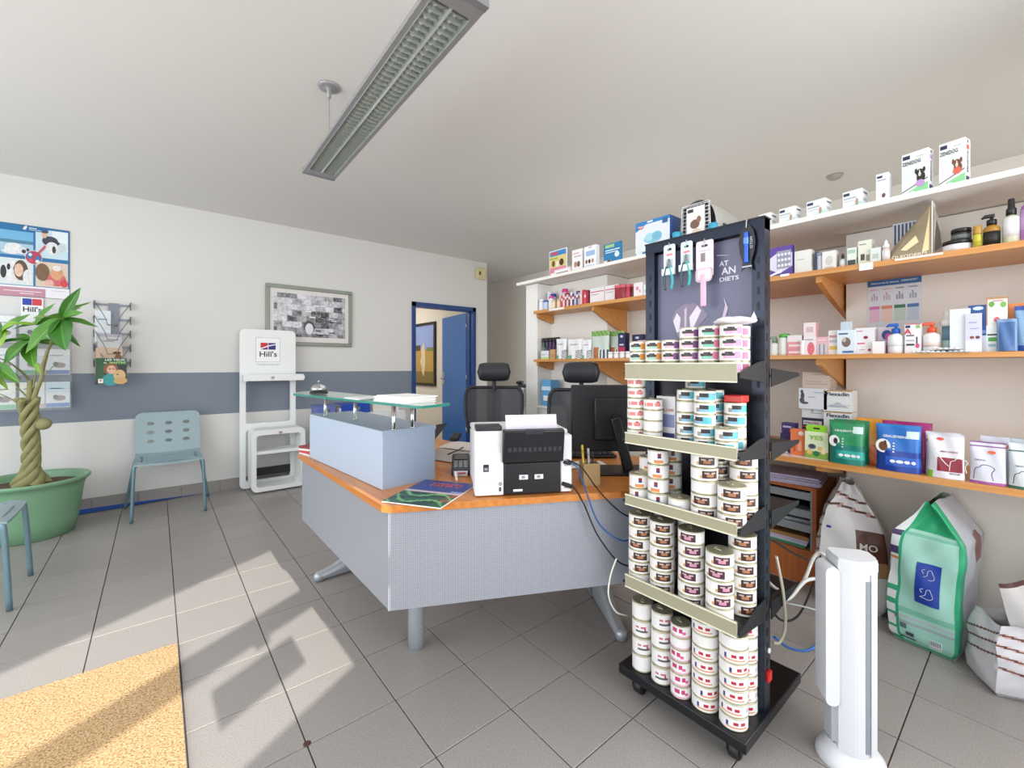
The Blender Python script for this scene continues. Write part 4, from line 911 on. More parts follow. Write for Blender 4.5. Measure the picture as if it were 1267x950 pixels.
def pat_magenta(a, row):
    if R_in(a, .56, .09) and row in (3, 4, 5) and int(a*36) % 4: return mat('#c23a72', .45)
    if R_in(a, .66, .03) and row in (2, 3): return mat('#d9609a', .45)
    if row == 0: return mat('#e3a9c4', .45)
    return CW
def pat_redblue(a, row):
    if R_in(a, .62, .075) and row in (3, 4) and int(a*36) % 5 != 2: return mat('#b52742', .45)
    if R_in(a, .49, .02) and row in (2, 3, 4): return mat('#2c3b84', .45)
    if R_in(a, .60, .12) and row == 1: return mat('#e09a78', .45)
    if R_in(a, .85, .08) and row in (2, 3, 4): return mat('#c6c6cc', .45)
    return CW
KINDS = {
 'orange': (.0305, .0368, pat_oval('#9fc9b4', '#d98f3e'), 'white can with orange blob'),
 'purple': (.0305, .0368, pat_oval('#e7b5c9', '#7d4f86'), 'white can with purple blob'),
 'pink': (.0315, .0368, pat_oval('#7cc4a6', '#d77a9c'), 'white can with pink blob'),
 'rose': (.0318, .0368, pat_oval('#e3a4c4', '#dd86b0'), 'white can with wide rose print'),
 'salmon': (.0325, .0375, pat_salmon, 'white can with salmon pink print'),
 'teal': (.0325, .0375, pat_teal, 'white and teal can'),
 'amber': (.036, .049, pat_orange, 'white can with orange foot band'),
 'choc': (.041, .0415, pat_choc(), 'white can with dark brown panel'),
 'mauve': (.041, .0415, pat_choc('#4a2336', '#c98aa4'), 'white can with plum panel'),
 'fine': (.0365, .0625, pat_text, 'tall can with fine lettering'),
 'magenta': (.033, .0405, pat_magenta, 'small white can with magenta print'),
 'redblue': (.0415, .0408, pat_redblue, 'wide can with red print'),
}
ORD = ['lowest', 'second-lowest', 'third-lowest', 'fourth-lowest', 'fifth-lowest', 'sixth-lowest', 'seventh-lowest']
MESH = {}; LID = {}
for k, (r, h, p, d_) in KINDS.items():
    MESH[k] = can_mesh(r, h, p)
    l_ = B(); l_.lathe([(r*.93, -.0005), (r*.90, -.002), (r*.80, -.0022), (r*.78, -.0012), (r*.3, -.0012), (.0005, -.0012)], TIN2, 24, None, True)
    t_ = B(); t_.tube([(-.002, 0, .0005), (.008, .005, .001), (.016, .006, .0012), (.02, 0, .0012), (.016, -.006, .0012), (.008, -.005, .001), (-.002, 0, .0005)], .0012, TIN, 6, 2); t_.cyl((-.002, 0, -.001), (-.002, 0, .002), .003, TIN, 10)
    LID[k] = (l_.mesh('lid'), t_.mesh('pull_tab'))
def column(kind, x, y, z, n, where, grp, turn=None, top_turn=0):
    r, h, p, d_ = KINDS[kind]
    for i in range(n):
        t = link('can', MESH[kind], None, (x+random.uniform(-.0008, .0008), y+random.uniform(-.0008, .0008), z+i*h), (0, 0, random.choice([0, 0, .15, -.2, .12, -.4, .3, -.1, .05, 2.6]) if turn is None else turn[i % len(turn)]))
        lab = f'{ORD[i] if i < n-1 or n == 1 else "topmost"} {d_}, {where}'
        if n == 1: lab = f'single {d_}, {where}'
        tag(t, lab, 'can', grp)
        if i == n-1:
            link('lid', LID[kind][0], t, (0, 0, h)); link('pull_tab', LID[kind][1], t, (0, 0, h-.0008), (0, 0, 1.2))
z = SH[0]+.0002; G = 'cans on the top shelf of the rack'
for k, y, n, wh_ in (('orange', .918, 3, 'first stack from left, top rack shelf'), ('orange', .854, 3, 'second stack, top rack shelf'), ('purple', .790, 3, 'third stack, top rack shelf'), ('purple', .725, 4, 'fourth stack, top rack shelf'), ('pink', .659, 4, 'fifth stack, top rack shelf'), ('rose', .593, 4, 'rightmost front stack, top rack shelf')):
    column(k, 1.345, y, z, n, wh_, G, turn=[.05, -.1, 0, .08])
column('pink', 1.425, .602, z, 4, 'stack behind the rightmost, top rack shelf', G, turn=[-.2])
z = SH[1]+.0002; G = 'cans on the second shelf of the rack'
for k, x, y, n, wh_ in (('salmon', 1.348, .928, 6, 'tall left stack, second rack shelf'), ('salmon', 1.348, .860, 4, 'second stack, second rack shelf'), ('teal', 1.365, .744, 5, 'left teal stack, second rack shelf'), ('teal', 1.35, .676, 5, 'middle teal stack, second rack shelf'), ('teal', 1.348, .607, 2, 'low right stack, second rack shelf'), ('teal', 1.418, .612, 4, 'stack behind the low right one, second shelf'), ('teal', 1.42, .682, 5, 'stack behind the middle one, second shelf'), ('teal', 1.435, .752, 6, 'tallest stack at the back, second shelf')):
    column(k, x, y, z, n, wh_, G)
z = SH[2]+.0002; G = 'cans on the third shelf of the rack'
for k, x, y, n, wh_ in (('amber', 1.352, .918, 2, 'leftmost stack, third rack shelf'), ('amber', 1.352, .842, 4, 'second stack, third rack shelf'), ('amber', 1.352, .764, 1, 'front row of the third rack shelf'), ('amber', 1.43, .93, 3, 'behind the leftmost stack, third shelf'), ('amber', 1.43, .838, 4, 'behind the second stack, third shelf'), ('choc', 1.356, .680, 5, 'middle stack, third rack shelf'), ('choc', 1.356, .594, 3, 'right front stack, third rack shelf'), ('choc', 1.442, .682, 5, 'behind the middle stack, third shelf'), ('choc', 1.442, .596, 5, 'behind the right stack, third shelf')):
    column(k, x, y, z, n, wh_, G)
z = SH[3]+.0002; G = 'cans on the fourth shelf of the rack'
for k, x, y, n, wh_ in (('choc', 1.356, .918, 6, 'leftmost stack, fourth rack shelf'), ('choc', 1.356, .830, 6, 'second stack, fourth rack shelf'), ('mauve', 1.356, .724, 6, 'third front stack, fourth rack shelf'), ('mauve', 1.356, .632, 5, 'rightmost front stack, fourth rack shelf'), ('choc', 1.442, .60, 6, 'behind the rightmost stack, fourth shelf'), ('mauve', 1.442, .775, 6, 'behind the gap, fourth rack shelf'), ('choc', 1.442, .87, 6, 'back stack at the left, fourth shelf')):
    column(k, x, y, z, n, wh_, G)
z = .1102; G = 'cans on the base of the rack'
for k, x, y, n, wh_ in (('fine', 1.385, .928, 4, 'leftmost stack on the rack base'), ('fine', 1.385, .848, 4, 'second stack on the rack base'), ('magenta', 1.375, .772, 6, 'third stack on the rack base'), ('redblue', 1.392, .695, 7, 'fourth stack on the rack base'), ('redblue', 1.392, .605, 7, 'front right stack on the rack base'), ('redblue', 1.478, .612, 7, 'stack behind the front right, rack base')):
    column(k, x, y, z, n, wh_, G)
# bag on the top cans, carton and small box among the cans
t = thing('plastic_bag', 'crumpled white plastic bag lying on the top right cans of the rack', 'bag', (1.385, .605, SH[0]+4*.0368+.001))
def crump(u, v):
    a = 2*PI*u; rr_ = .045+.012*math.sin(3*a)+.004*math.sin(7*a); return (rr_*.75*math.cos(a)*math.sin(PI*v), (rr_+.012)*math.sin(a)*math.sin(PI*v), max(0, .014-.014*math.cos(PI*v)+.003*math.sin(5*a)*math.sin(PI*v)))
B().grid(crump, 24, 10, mat('#e4dbe2', .35, var=.08)).obj('body', t)
B().grid(lambda u, v: (.01*math.sin(u*6), -.055-.012*v, .004+.034*u*v+.01*u), 5, 5, mat('#e6dce6', .3)).obj('corner', t)
t = thing('carton', 'white carton with red and navy lettering between the second shelf cans', 'box', (1.432, .835, SH[1]), -PI/2)
B().box(-.036, .036, -.045, .045, 0, .158, mat('#e9e7ea', .5)).obj('body', t)
b_ = B(); lettering(b_, 'ROYAL CANIN', 0, .11, .014, mat('#b52737'), -.0455, width=.062, bold=.02); b_.box(-.034, .034, -.0455, -.0452, .05, .095, mat('#8b93bd')); b_.box(-.034, .034, -.0455, -.0452, .015, .03, mat('#3a4377')); b_.obj('print', t)
t = thing('carton', 'small red box lying on the teal cans of the second rack shelf', 'box', (1.42, .612, SH[1]+4*.0375+.0005))
B().rbox(-.025, .03, -.03, .025, 0, .022, mat('#c9342c', .4), .003).obj('body', t)
# ---------------------------------------------------------------- cards hanging on the header
def hook(t, z):
    B().tube([(0, .002, z+.012), (0, -.002, z+.018), (0, -.006, z+.005), (0, -.006, z-.012)], .0015, mat('#c9c9cc', .3, .8), 6, 2).obj('hook', t)
def blister(label, y, zt, w, h, c, inner):
    t = thing('hanging_tool', label, 'grooming tool', (PX-.012, y, zt-h), -PI/2, 'grooming tools hanging on the rack header')
    v_, f_ = plate(rr(w, h, .008), [rr(w*.36, .008, .003, cy=h/2-.018)], .0012)
    b_ = B(); b_.add(v_, f_, mat(c, .35, var=.02), False, Matrix.Translation((0, 0, h/2)) @ XZ); b_.obj('card', t)
    inner(t, w, h); hook(t, h-.012)
    return t
def clipper(col):
    def f(t, w, h):
        b_ = B(); b_.box(-w/2-.002, w/2+.002, -.012, -.0012, .0, .024, mat('#dfeeee', .25)); b_.obj('blister_band', t)
        for s_, c in ((-1, '#3d5660'), (1, col)):
            B().tube([(s_*.006, -.008, .03), (s_*.012, -.008, .01), (s_*.017, -.008, -.025), (s_*.012, -.008, -.055)], lambda q: .0055-.0012*abs(q-.5), mat(c, .45), 8, 4).obj('handle', t)
            B().tube([(s_*.006, -.008, .03), (s_*.003, -.007, .045), (s_*.001, -.006, .06)], .0025, mat('#8f979c', .3, .7), 6, 2).obj('blade', t)
        b_ = B(); b_.box(-.012, .012, -.0011, -.0007, h-.042, h-.034, mat('#e08a92')); b_.box(-.014, .014, -.0011, -.0007, .028, .06, mat('#bfcdd2')); b_.obj('print', t)
    return f
blister('left nail clipper with teal handles on a pale card, rack header', .880, 1.675, .047, .115, '#dbe9ec', clipper('#45aeb2'))
blister('middle nail clipper with teal handles on a pale card, rack header', .812, 1.672, .045, .108, '#d6e8ec', clipper('#3fb0aa'))
def brush(t, w, h):
    b_ = B(); b_.rbox(-.010, .010, -.016, -.004, -.105, .01, mat('#e7b7cf', .35), .005); b_.obj('handle', t)
    B().rbox(-.028, .028, -.014, -.0012, -.018, .03, mat('#ead5df', .3), .01).obj('blister_shell', t)
    b_ = B(); b_.box(-.014, .002, -.0012, -.0007, .055, .085, mat('#8d8084')); b_.box(-.018, .018, -.0012, -.0007, .092, .094, mat('#b9b0b4')); b_.obj('print', t)
blister('pale pink slicker brush on a pink card, third tool on the rack header', .745, 1.660, .062, .128, '#ecd9e0', brush)
t = thing('hanging_tool', 'blue tick remover on a black fish-shaped card, right of the rack header', 'grooming tool', (PX-.012, .604, 1.53), -PI/2, 'grooming tools hanging on the rack header')
pts = [(-.018, .0), (0, .012), (.018, 0), (.013, .028), (.022, .06), (.026, .095), (.02, .13), (.008, .148), (-.008, .148), (-.02, .13), (-.026, .095), (-.022, .06), (-.013, .028)]
B().prism(pts, -.0012, .0012, mat('#17181e', .4), XZ).obj('card', t)
b_ = B(); b_.rbox(-.006, .006, -.012, -.002, .025, .125, mat('#1f5fd0', .3), .003); b_.rbox(-.007, .007, -.014, -.002, .085, .108, mat('#5b8fe0', .3), .003); b_.obj('tool', t)
b_ = B(); lettering(b_, 'O\'TOM', .014, .09, .012, mat('#d5d8e0'), -.0016, rot=PI/2); b_.box(-.015, .015, -.0016, -.0013, .012, .016, mat('#c9ccd6')); b_.obj('print', t); hook(t, .15)
# ---------------------------------------------------------------- goods on the wall shelves
Z1, Z2, Z3, Z4 = 1.9632, 1.6902, 1.2752, .7552
def carton(label, y, x, z, w, d, h, base, prints=(), words=(), side=None, name='carton', cat='box', group=None, tilt=0, swords=(), rz=0, top=None):
    """front faces the room (-x world); prints = (x0,x1,z0,z1,colour) as fractions of the front"""
    t = thing(name, label, cat, (x+d/2, y, z), -PI/2+rz, group)
    b_ = B(); m = mat(base, .5, var=.015)
    b_.box(-w/2, w/2, -d/2, d/2, 0, h, m)
    b_.obj('body', t)
    p = B(); k = 0
    for q in prints:
        k += 1; y_ = -d/2-.0003*k
        if q[0] == 'd': disc(p, (q[1]-.5)*w, q[2]*h, q[3]*w, q[4]*h, mat(q[5], .5), y_)
        elif q[0] == 'p': p.add([((a-.5)*w, y_, c*h) for a, c in q[1]], [tuple(range(len(q[1])))], mat(q[2], .5))
        else: p.add([((q[0]-.5)*w, y_, q[2]*h), ((q[1]-.5)*w, y_, q[2]*h), ((q[1]-.5)*w, y_, q[3]*h), ((q[0]-.5)*w, y_, q[3]*h)], [(0, 1, 2, 3)], mat(q[4], .5))
    for s, x_, z_, sz, c, ww in words: lettering(p, s, (x_-.5)*w, z_*h, sz, mat(c, .5), -d/2-.0003*(k+2), width=ww, bold=.02)
    if side:
        for i, (y0, y1, z0, z1, c) in enumerate(side):
            xx = w/2+.0003*(i+1); p.add([(xx, (y0-.5)*d, z0*h), (xx, (y1-.5)*d, z0*h), (xx, (y1-.5)*d, z1*h), (xx, (y0-.5)*d, z1*h)], [(0, 1, 2, 3)], mat(c, .5))
    SM = Matrix(((0, -1, 0, w/2+.001), (1, 0, 0, 0), (0, 0, 1, 0), (0, 0, 0, 1)))
    for s, y_, z_, sz, c, ro in swords: lettering(p, s, y_, z_*h, sz, mat(c, .5), 0, bold=.02, rot=ro, M=SM)
    if p.v: p.obj('print', t)
    if top: B().box(-w/2, w/2, -d/2, d/2, h, h+.0006, mat(top)).obj('lid', t)
    return t
def bottle(label, y, x, z, r, h, body, cap, kind='screw', band=None, bz=(.2, .7), name='bottle', neck=.35, clear=False, group=None, capf=.16):
    t = thing(name, label, 'jar' if name == 'jar' else 'bottle', (x+r, y, z), -PI/2, group)
    bm_ = mat(body, .25 if not clear else .08, trans=.6 if clear else 0); hb = h*(1-capf if kind == 'screw' else .68 if kind == 'pump' else .66)
    rn = r*neck
    pf = [(r*.9, 0), (r, .03*h)]+[(r, hb*q) for q in (bz[0], bz[1])]+[(r, hb*.80), (r*.86, hb*.89), (rn*1.3, hb*.96), (rn, hb)]
    if kind == 'jar': hb = h*(1-capf); pf = [(r*.94, 0), (r, .05*h), (r, hb*.3), (r, hb*.75), (r, hb*.96), (r*.9, hb)]
    b_ = B(); b_.lathe(pf, bm_, 24); b_.obj('body', t)
    if band:
        B().lathe([(r*1.01, hb*bz[0]), (r*1.01, hb*bz[1])], mat(band, .5), 24).obj('label', t)
    cm_ = mat(cap, .3)
    if kind == 'screw': B().lathe([(rn*1.35, hb*.985), (rn*1.4, hb+.005), (rn*1.3, h-.002), (rn*.9, h)], cm_, 20).obj('cap', t)
    elif kind == 'jar': B().lathe([(r*1.02, hb), (r*1.02, h-.003), (r*.97, h)], cm_, 28).obj('cap', t)
    elif kind == 'pump':
        b_ = B(); b_.lathe([(rn*1.5, hb*.98), (rn*1.55, hb+.018), (rn*.9, hb+.022), (rn*.5, hb+.024), (rn*.5, h-.012)], cm_, 16); b_.rbox(-r*.9, rn*.9, -rn*.6, rn*.6, h-.014, h, cm_, .003); b_.tube([(-r*.8, 0, h-.006), (-r*1.15, 0, h-.014)], .004, cm_, 8); b_.obj('pump_head', t)
    elif kind == 'spray':
        b_ = B(); b_.lathe([(rn*1.7, hb*.97), (rn*1.75, hb+.02), (rn*1.2, hb+.025), (rn*1.1, h-.004), (rn*.9, h)], cm_, 16); b_.obj('spray_cap', t)
    elif kind == 'dropper':
        b_ = B(); b_.lathe([(rn*1.7, hb*.97), (rn*1.7, hb+.012), (rn*1.0, hb+.016), (rn*.9, h-.006), (rn*.3, h)], cm_, 16); b_.obj('dropper_cap', t)
    return t
def pouch(label, y, x, z, w, h, d, cf, rz=0, tilt=0, words=(), name='pouch', cat='pouch', group=None, nx=26, nz=32, discs=()):
    """stand-up pouch; cf(u, v) gives the colour of the front"""
    t = thing(name, label, cat, (x+d/2, y, z), -PI/2+rz, group)
    M = Matrix.Rotation(tilt, 4, 'X')
    def th(u, v):
        s_ = 2*u-1; return d/2*(1-v**2.2)*(1-abs(s_)**4)**.6+.0012
    def px(u, v): return (2*u-1)*w/2*(1-.035*math.sin(PI*v))
    b_ = B(); m0 = mat(cf(.5, .5), .35)
    def front(u, v): return (px(u, v), -th(u, v)+.0022*math.sin(9*u+5*v), h*v)
    b_.grid(front, nx, nz, m0, lambda u, v: mat(cf(u, v), .33, var=.02), True, M)
    b_.grid(lambda u, v: (px(1-u, v), th(1-u, v), h*v), 10, 12, mat(cf(.5, .95), .35), None, True, M)
    b_.grid(lambda u, v: (px(u, 0), th(u, 0)*(2*v-1), .0003), 10, 2, m0, None, False, M)
    for e in (0, 1): b_.grid(lambda u, v, e=e: (px(e, v), th(e, v)*(2*u-1), h*v), 1, 12, m0, None, False, M)
    b_.grid(lambda u, v: (px(u, 1), th(u, 1)*(2*v-1), h), 10, 1, m0, None, False, M)
    b_.obj('body', t)
    p = B()
    for (u_, v_, ru, rv, c) in discs:
        o = front(u_, v_); disc(p, o[0], o[2], ru*w, rv*h, mat(c, .4), o[1]-.003-.0004*len(p.f), 20)
    for s, u_, v_, sz, c, ww in words:
        o = front(u_, v_); lettering(p, s, o[0], o[2], sz, mat(c, .5), o[1]-.0035, width=ww, bold=.02)
    if p.v: p.v = [tuple(M @ Vector(v)) for v in p.v]; p.obj('print', t)
    return t
# --- top shelf, right of the rack
G = 'small white boxes on the top shelf'
vb = [(.04, .36, .74, .9, '#2d3350'), (.05, .7, .55, .62, '#9fb6bd'), (.05, .6, .4, .45, '#c4d2d4')]
dg = [('p', [(.0, .0), (1, .0), (1, .3), (.3, .12), (0, .05)], '#b9e4de'), ('d', .74, .3, .08, .2, '#b99a86')]
SD = [(.2, .8, .75, .85, '#5b6080'), (.2, .7, .35, .5, '#b8c4cc')]
for (lab, y, w, h) in (('white box on the top shelf, nearest the rack on its right', .935, .06, .078), ('second small white box right of the rack, top shelf', .827, .077, .08), ('third small white box with turquoise corner, top shelf', .70, .083, .082), ('fourth small white box with turquoise corner, left of the upright one', .554, .076, .084)):
    carton(lab, y, 2.535, Z1, w, .075, h, '#eeeff0', vb+dg, side=SD, group=G, rz=-.12)
carton('upright narrow white box left of the two big dog boxes, top shelf', .448, 2.53, Z1, .045, .06, .125, '#eeeff0', [(.08, .5, .84, .92, '#2d3350'), (.08, .8, .74, .78, '#9aa4b4'), ('d', .6, .2, .15, .08, '#6a4a3a')], side=[(.2, .8, .1, .9, '#d9dcea')], group=G)
GR = '#8fd79b'
for lab, y, w, acc, dogc in (('large dog collar box with black and tan dog, top shelf', .335, .088, '#c79ad6', '#2a2523'), ('large dog collar box with small papillon dog and orange dot, rightmost on top shelf', .222, .078, '#e2664f', '#7a4a34')):
    big = 'black' in lab
    carton(lab, y, 2.53, Z1, w, .055, .182, '#f1f3f2', [(.04, .32, .86, .95, '#262b4c'), (.55, .85, .86, .88, '#b9c2c6'), ('p', [(0, .0), (1, .0), (1, .22), (.45, .12), (0, .02)], GR), ('p', [(0, .10), (1, .32), (1, .30), (0, .08)], '#2b3138'), ('p', [(0, .3), (.7, .55), (.7, .7), (0, .45)], '#e3f1ea'),
          ('d', .74, .36, .16, .13, dogc), ('d', .70, .47, .14, .085, dogc), ('d', .56, .52, .05, .06, dogc), ('d', .86, .52, .05, .06, dogc), ('d', .70, .43, .05, .05, '#efe6df'), ('d', .7, .49, .02, .04, '#efe6df'), ('d', .70, .415, .016, .012, '#1c1716'), ('d', .72, .22 if big else .3, .16, .08, acc), (.08, .3, .03, .07, '#f6faf6'), (.35, .5, .03, .07, '#f6faf6')],
          [('ZENIDOG', .40, .75, .022, '#2a2d3a', w*.70)], side=[(.2, .8, .06, .16, '#262b4c'), (.25, .75, .76, .86, acc), (.4, .6, .9, .96, '#44465a')], swords=[('ZENIDOG', 0, .48, .02, '#3a3448', PI/2)], rz=-.2)
# --- top shelf, behind the rack head
t = thing('pet_carrier', 'pale grey plastic pet carrier with wire door and turquoise latches', 'pet carrier', (2.54, 1.33, Z1), -PI/2)
GC = mat('#c9c8c4', .5); TQ = mat('#37a3c4', .35)
def shell(u, v):
    a = PI*v; e = .96+.04*math.cos(PI*(u-.5)); return (-.125*math.cos(a)*(1-.10*math.sin(a))*e, .02+.36*u, .035+.235*math.sin(a)**.55)
B().grid(shell, 8, 20, GC).obj('upper_shell', t)
B().rbox(-.13, .13, .01, .385, 0, .045, mat('#b4b3ae', .5), .01).obj('lower_shell', t)
B().prism([(.125*math.cos(PI*i/16)*(1-.1*math.sin(PI*i/16)), .035+.235*math.sin(PI*i/16)**.55) for i in range(17)], .376, .38, GC, Matrix(((1, 0, 0, 0), (0, 0, 1, 0), (0, 1, 0, 0), (0, 0, 0, 1)))).obj('rear_wall', t)
s_ = B()
for i in range(10): s_.box(.105, .1245, .1+i*.022, .108+i*.022, .085, .118, mat('#55544f', .6), Matrix.Translation((.0045, 0, 0)))
tag(s_.obj('vent_slot', t), kind='stuff')
d_ = B(); wr = mat('#e6e6e6', .3, .4)
for i in range(8): x = -.085+i*.0243; d_.cyl((x, 0, .05), (x*.92, .004, .24), .0022, wr, 6)
for j in range(9): z_ = .055+j*.0225; d_.cyl((-.092, 0, z_), (.092, 0, z_), .0022, wr, 6)
d_.tube([(-.095, 0, .05), (-.085, .003, .245), (.085, .003, .245), (.095, 0, .05), (-.095, 0, .05)], .004, wr, 8); d_.obj('wire_door', t)
B().box(-.086, .086, .006, .010, .05, .24, mat('#2c2b2b', .7)).obj('interior_shade', t)  # dark sheet standing in for shade inside the carrier
c_ = B(); c_.box(-.052, .06, -.006, -.004, .03, .225, mat('#eeecea', .5)); c_.box(-.045, -.01, -.0066, -.006, .195, .215, mat('#2a3247')); disc(c_, 0, .12, .03, .028, mat('#7a5a48'), -.0068); disc(c_, .025, .145, .014, .02, mat('#8e6c56'), -.007); disc(c_, .01, .07, .03, .02, mat('#d9c4b4'), -.0068); c_.obj('insert_card', t)
for sx in (-1, 1): B().lathe([(.012, .0), (.014, .05), (.026, .062), (.028, .088), (.024, .094)], TQ, 16, Matrix.Translation((sx*.115, -.012, 0))).obj('latch', t)
carton('large white and blue rodent bathing sand box at the left of the carrier', 1.622, 2.53, Z1, .255, .16, .225, '#dfe6ee', [(0, 1, .90, 1, '#2b7fc0'), ('p', [(0, .72), (.32, .9), (.32, 1), (0, 1)], '#2b7fc0'), ('d', .17, .84, .09, .055, '#c23048'), (.36, .52, .93, .98, '#e9eef4'), ('d', .52, .45, .26, .14, '#86c4d8'), ('d', .42, .5, .12, .12, '#a6d6e4'), ('d', .64, .5, .14, .12, '#74b8d0'), (0, 1, 0, .1, '#3a6aa4'), ('d', .12, .08, .1, .1, '#d8dfe0'), (.8, .95, .8, .95, '#2b5f98')], [('TRIXIE', .17, .84, .018, '#f4f4f4', .04)], side=[(0, 1, 0, 1, '#1f4f94')])
t = carton('leaning advertising card with yellow field and dogs, left end of top shelf', 2.52, 2.56, Z1, .20, .008, .215, '#e9eef2', [(.03, .97, .78, .97, '#2f7fc0'), (.1, .5, .84, .93, '#d43a3e'), (.03, .97, .34, .78, '#d8c67a'), (.03, .97, .03, .34, '#d5849a'), (.1, .5, .08, .14, '#e9dfe2'), ('d', .25, .5, .09, .12, '#6b4b34'), ('d', .48, .46, .08, .11, '#e9e3da'), ('d', .72, .5, .12, .13, '#3a2a22'), (.03, .5, .66, .72, '#8fae5a')], name='display_card', cat='card')
carton('white folded box lying in front of the leaning advertising card', 2.44, 2.525, Z1, .17, .03, .04, '#e6e2e2', [(.1, .9, .2, .35, '#5a5560')])
carton('slim white and pink box right of the advertising card, top shelf', 2.286, 2.535, Z1, .105, .04, .165, '#eeecec', [(.1, .7, .8, .84, '#c98aa0'), (.2, .9, .65, .7, '#b8a4ac'), ('d', .35, .3, .16, .14, '#b08a76'), ('d', .65, .3, .16, .14, '#7c5a4a'), (0, 1, 0, .1, '#d9d3d4')], side=[(.1, .9, .1, .9, '#d9d5da')])
carton('white hanging box with row of pet heads, top shelf', 2.155, 2.535, Z1, .115, .04, .165, '#eef0f3', [('d', .5, .93, .15, .02, '#6a6a72'), (.15, .9, .55, .78, '#9fb8dd'), ('d', .2, .3, .1, .1, '#8b5a3a'), ('d', .45, .3, .1, .1, '#3a2e2a'), ('d', .72, .3, .1, .1, '#b98a60'), (.1, .9, .05, .15, '#c8d2df')], side=[(0, 1, 0, 1, '#dfe3ea')])
carton('blue leaflet card tilted in its holder, top shelf', 1.966, 2.56, Z1, .16, .01, .15, '#1f77a8', [(.1, .6, .8, .95, '#9fc48a'), (.1, .9, .65, .7, '#d5e8f2'), (.1, .8, .55, .59, '#d5e8f2'), ('d', .75, .42, .13, .13, '#d3eaf0'), (0, .4, 0, .2, '#e0dcd4'), ('d', .3, .12, .1, .12, '#5c4a3c')], name='display_card', cat='card')
carton('purple carton lying behind the pink box on the top shelf', 2.27, 2.60, Z1, .10, .05, .185, '#a0489a', [])
for lab, y, w, h in (('first low white box behind the rack head', 1.145, .1, .06), ('second low white box behind the rack head', 1.04, .1, .065)):
    carton(lab, y, 2.53, Z1, w, .07, h, '#edeeef', vb+dg, side=SD, group=G)
# --- second shelf right
carton('purple and white blister capsule box beside the rack, second shelf', .864, 2.53, Z2, .116, .03, .155, '#5a3f9a', [('p', [(0, .3), (.5, .1), (1, .3), (1, .75), (.4, .8), (0, .6)], '#dcd8ee'), (.38, .95, .25, .85, '#9a9aac')]+[('d', .47+.14*(i % 4), .36+.18*(i//4), .055, .05, '#e6e6ee') for i in range(12)]+[('p', [(0, .05), (.6, .22), (.6, .12), (0, 0)], '#f0eef6')], side=[(0, 1, 0, 1, '#3f2a7a')])
carton('plain white box right of the purple capsule box, second shelf', .764, 2.545, Z2, .074, .05, .118, '#e5e4df', [(.15, .6, .6, .64, '#b9b8b4')], side=[(.1, .9, .3, .8, '#bfc4c8')])
carton('dark blue narrow tube box, second shelf', .712, 2.57, Z2, .014, .04, .105, '#3c4f70')
bottle('pale tube with grey cap between two white boxes, second shelf', .694, 2.552, Z2, .012, .096, '#cfd5dc', '#8f99a8', 'screw', neck=.9)
carton('white box with grey circle print, second shelf', .652, 2.545, Z2, .056, .05, .092, '#e9e8e4', [('d', .5, .5, .28, .25, '#cfcdca'), (.2, .8, .1, .16, '#b9b6b2')], side=[(.2, .9, .2, .8, '#d0ccc6')])
bottle('small dropper bottle with black cap, second shelf', .600, 2.545, Z2, .011, .072, '#cfd0d0', '#1d1d20', 'dropper', '#e4e4e4', (.1, .8))
carton('narrow mint and black box, second shelf', .562, 2.54, Z2, .034, .04, .088, '#dfe8e0', [(.05, .95, .05, .35, '#3c4642'), (.1, .9, .7, .9, '#a9c9b4')], side=[(.1, .9, .1, .5, '#8fa89a')])
carton('cream box with small black pictures, second shelf', .515, 2.55, Z2, .050, .06, .115, '#dfe0cf', [(.1, .6, .82, .86, '#7e8a72'), (.2, .5, .2, .45, '#4a4c44'), (.6, .85, .15, .4, '#8a8c80')], side=[(.1, .9, .1, .85, '#c9cbb6')])
carton('low pale mint box behind the white price tag, second shelf', .474, 2.54, Z2, .036, .04, .07, '#d9e2dc', [(.2, .8, .3, .6, '#b8c9c0')])
bottle('dropper bottle with white tip and black collar, second shelf', .440, 2.542, Z2, .0145, .10, '#d8c4c4', '#f0f0f0', 'dropper', '#e8e4e4', (.1, .75), neck=.5)
# gold display wedge
t = thing('display_wedge', 'folded gold mirror display with OLEODERM lettering, second shelf', 'display', (2.60, .352, Z2), -PI/2)
gold = mat('#877a62', .25, .6, var=.4, scale=11)
v_ = [(-.085, -.035, 0), (.060, -.035, 0), (.060, -.035, .225), (-.085, -.033, .035), (-.075, .06, 0), (.060, .05, 0), (.060, .03, .225), (-.075, .06, .035)]
b_ = B(); b_.add(v_, [(0, 1, 2, 3), (5, 4, 7, 6), (0, 3, 7, 4), (3, 2, 6, 7), (0, 4, 5, 1), (1, 5, 6, 2)], gold); b_.obj('body', t)
b_ = B(); b_.box(.0605, .064, -.037, .05, 0, .236, mat('#e6e3dc', .5)); b_.obj('edge_board', t)
b_ = B(); b_.add([(.066, -.03, .0), (.085, .07, .03), (.082, .05, .14), (.066, -.02, .22)], [(0, 1, 2, 3)], mat('#cfcac0', .25, .4)); b_.add([(.0685, -.02, .02), (.083, .05, .05), (.081, .03, .11), (.0675, -.01, .18)], [(0, 1, 2, 3)], mat('#6f6c66', .3, .5)); b_.obj('side_flap', t)
b_ = B(); lettering(b_, 'OLEODERM', -.012, .016, .017, mat('#f0e9da'), -.036, width=.115, bold=.02); b_.add([(.03, -.0355, .02), (.05, -.0355, .16), (.055, -.0355, .22), (.052, -.0355, .03)], [(0, 1, 2, 3)], mat('#d9c79a', .2, .6)); b_.add([(-.04, -.0355, .045), (.01, -.0355, .10), (.02, -.0355, .07), (-.02, -.0355, .04)], [(0, 1, 2, 3)], mat('#e0cda4', .2, .6)); b_.obj('lettering', t)
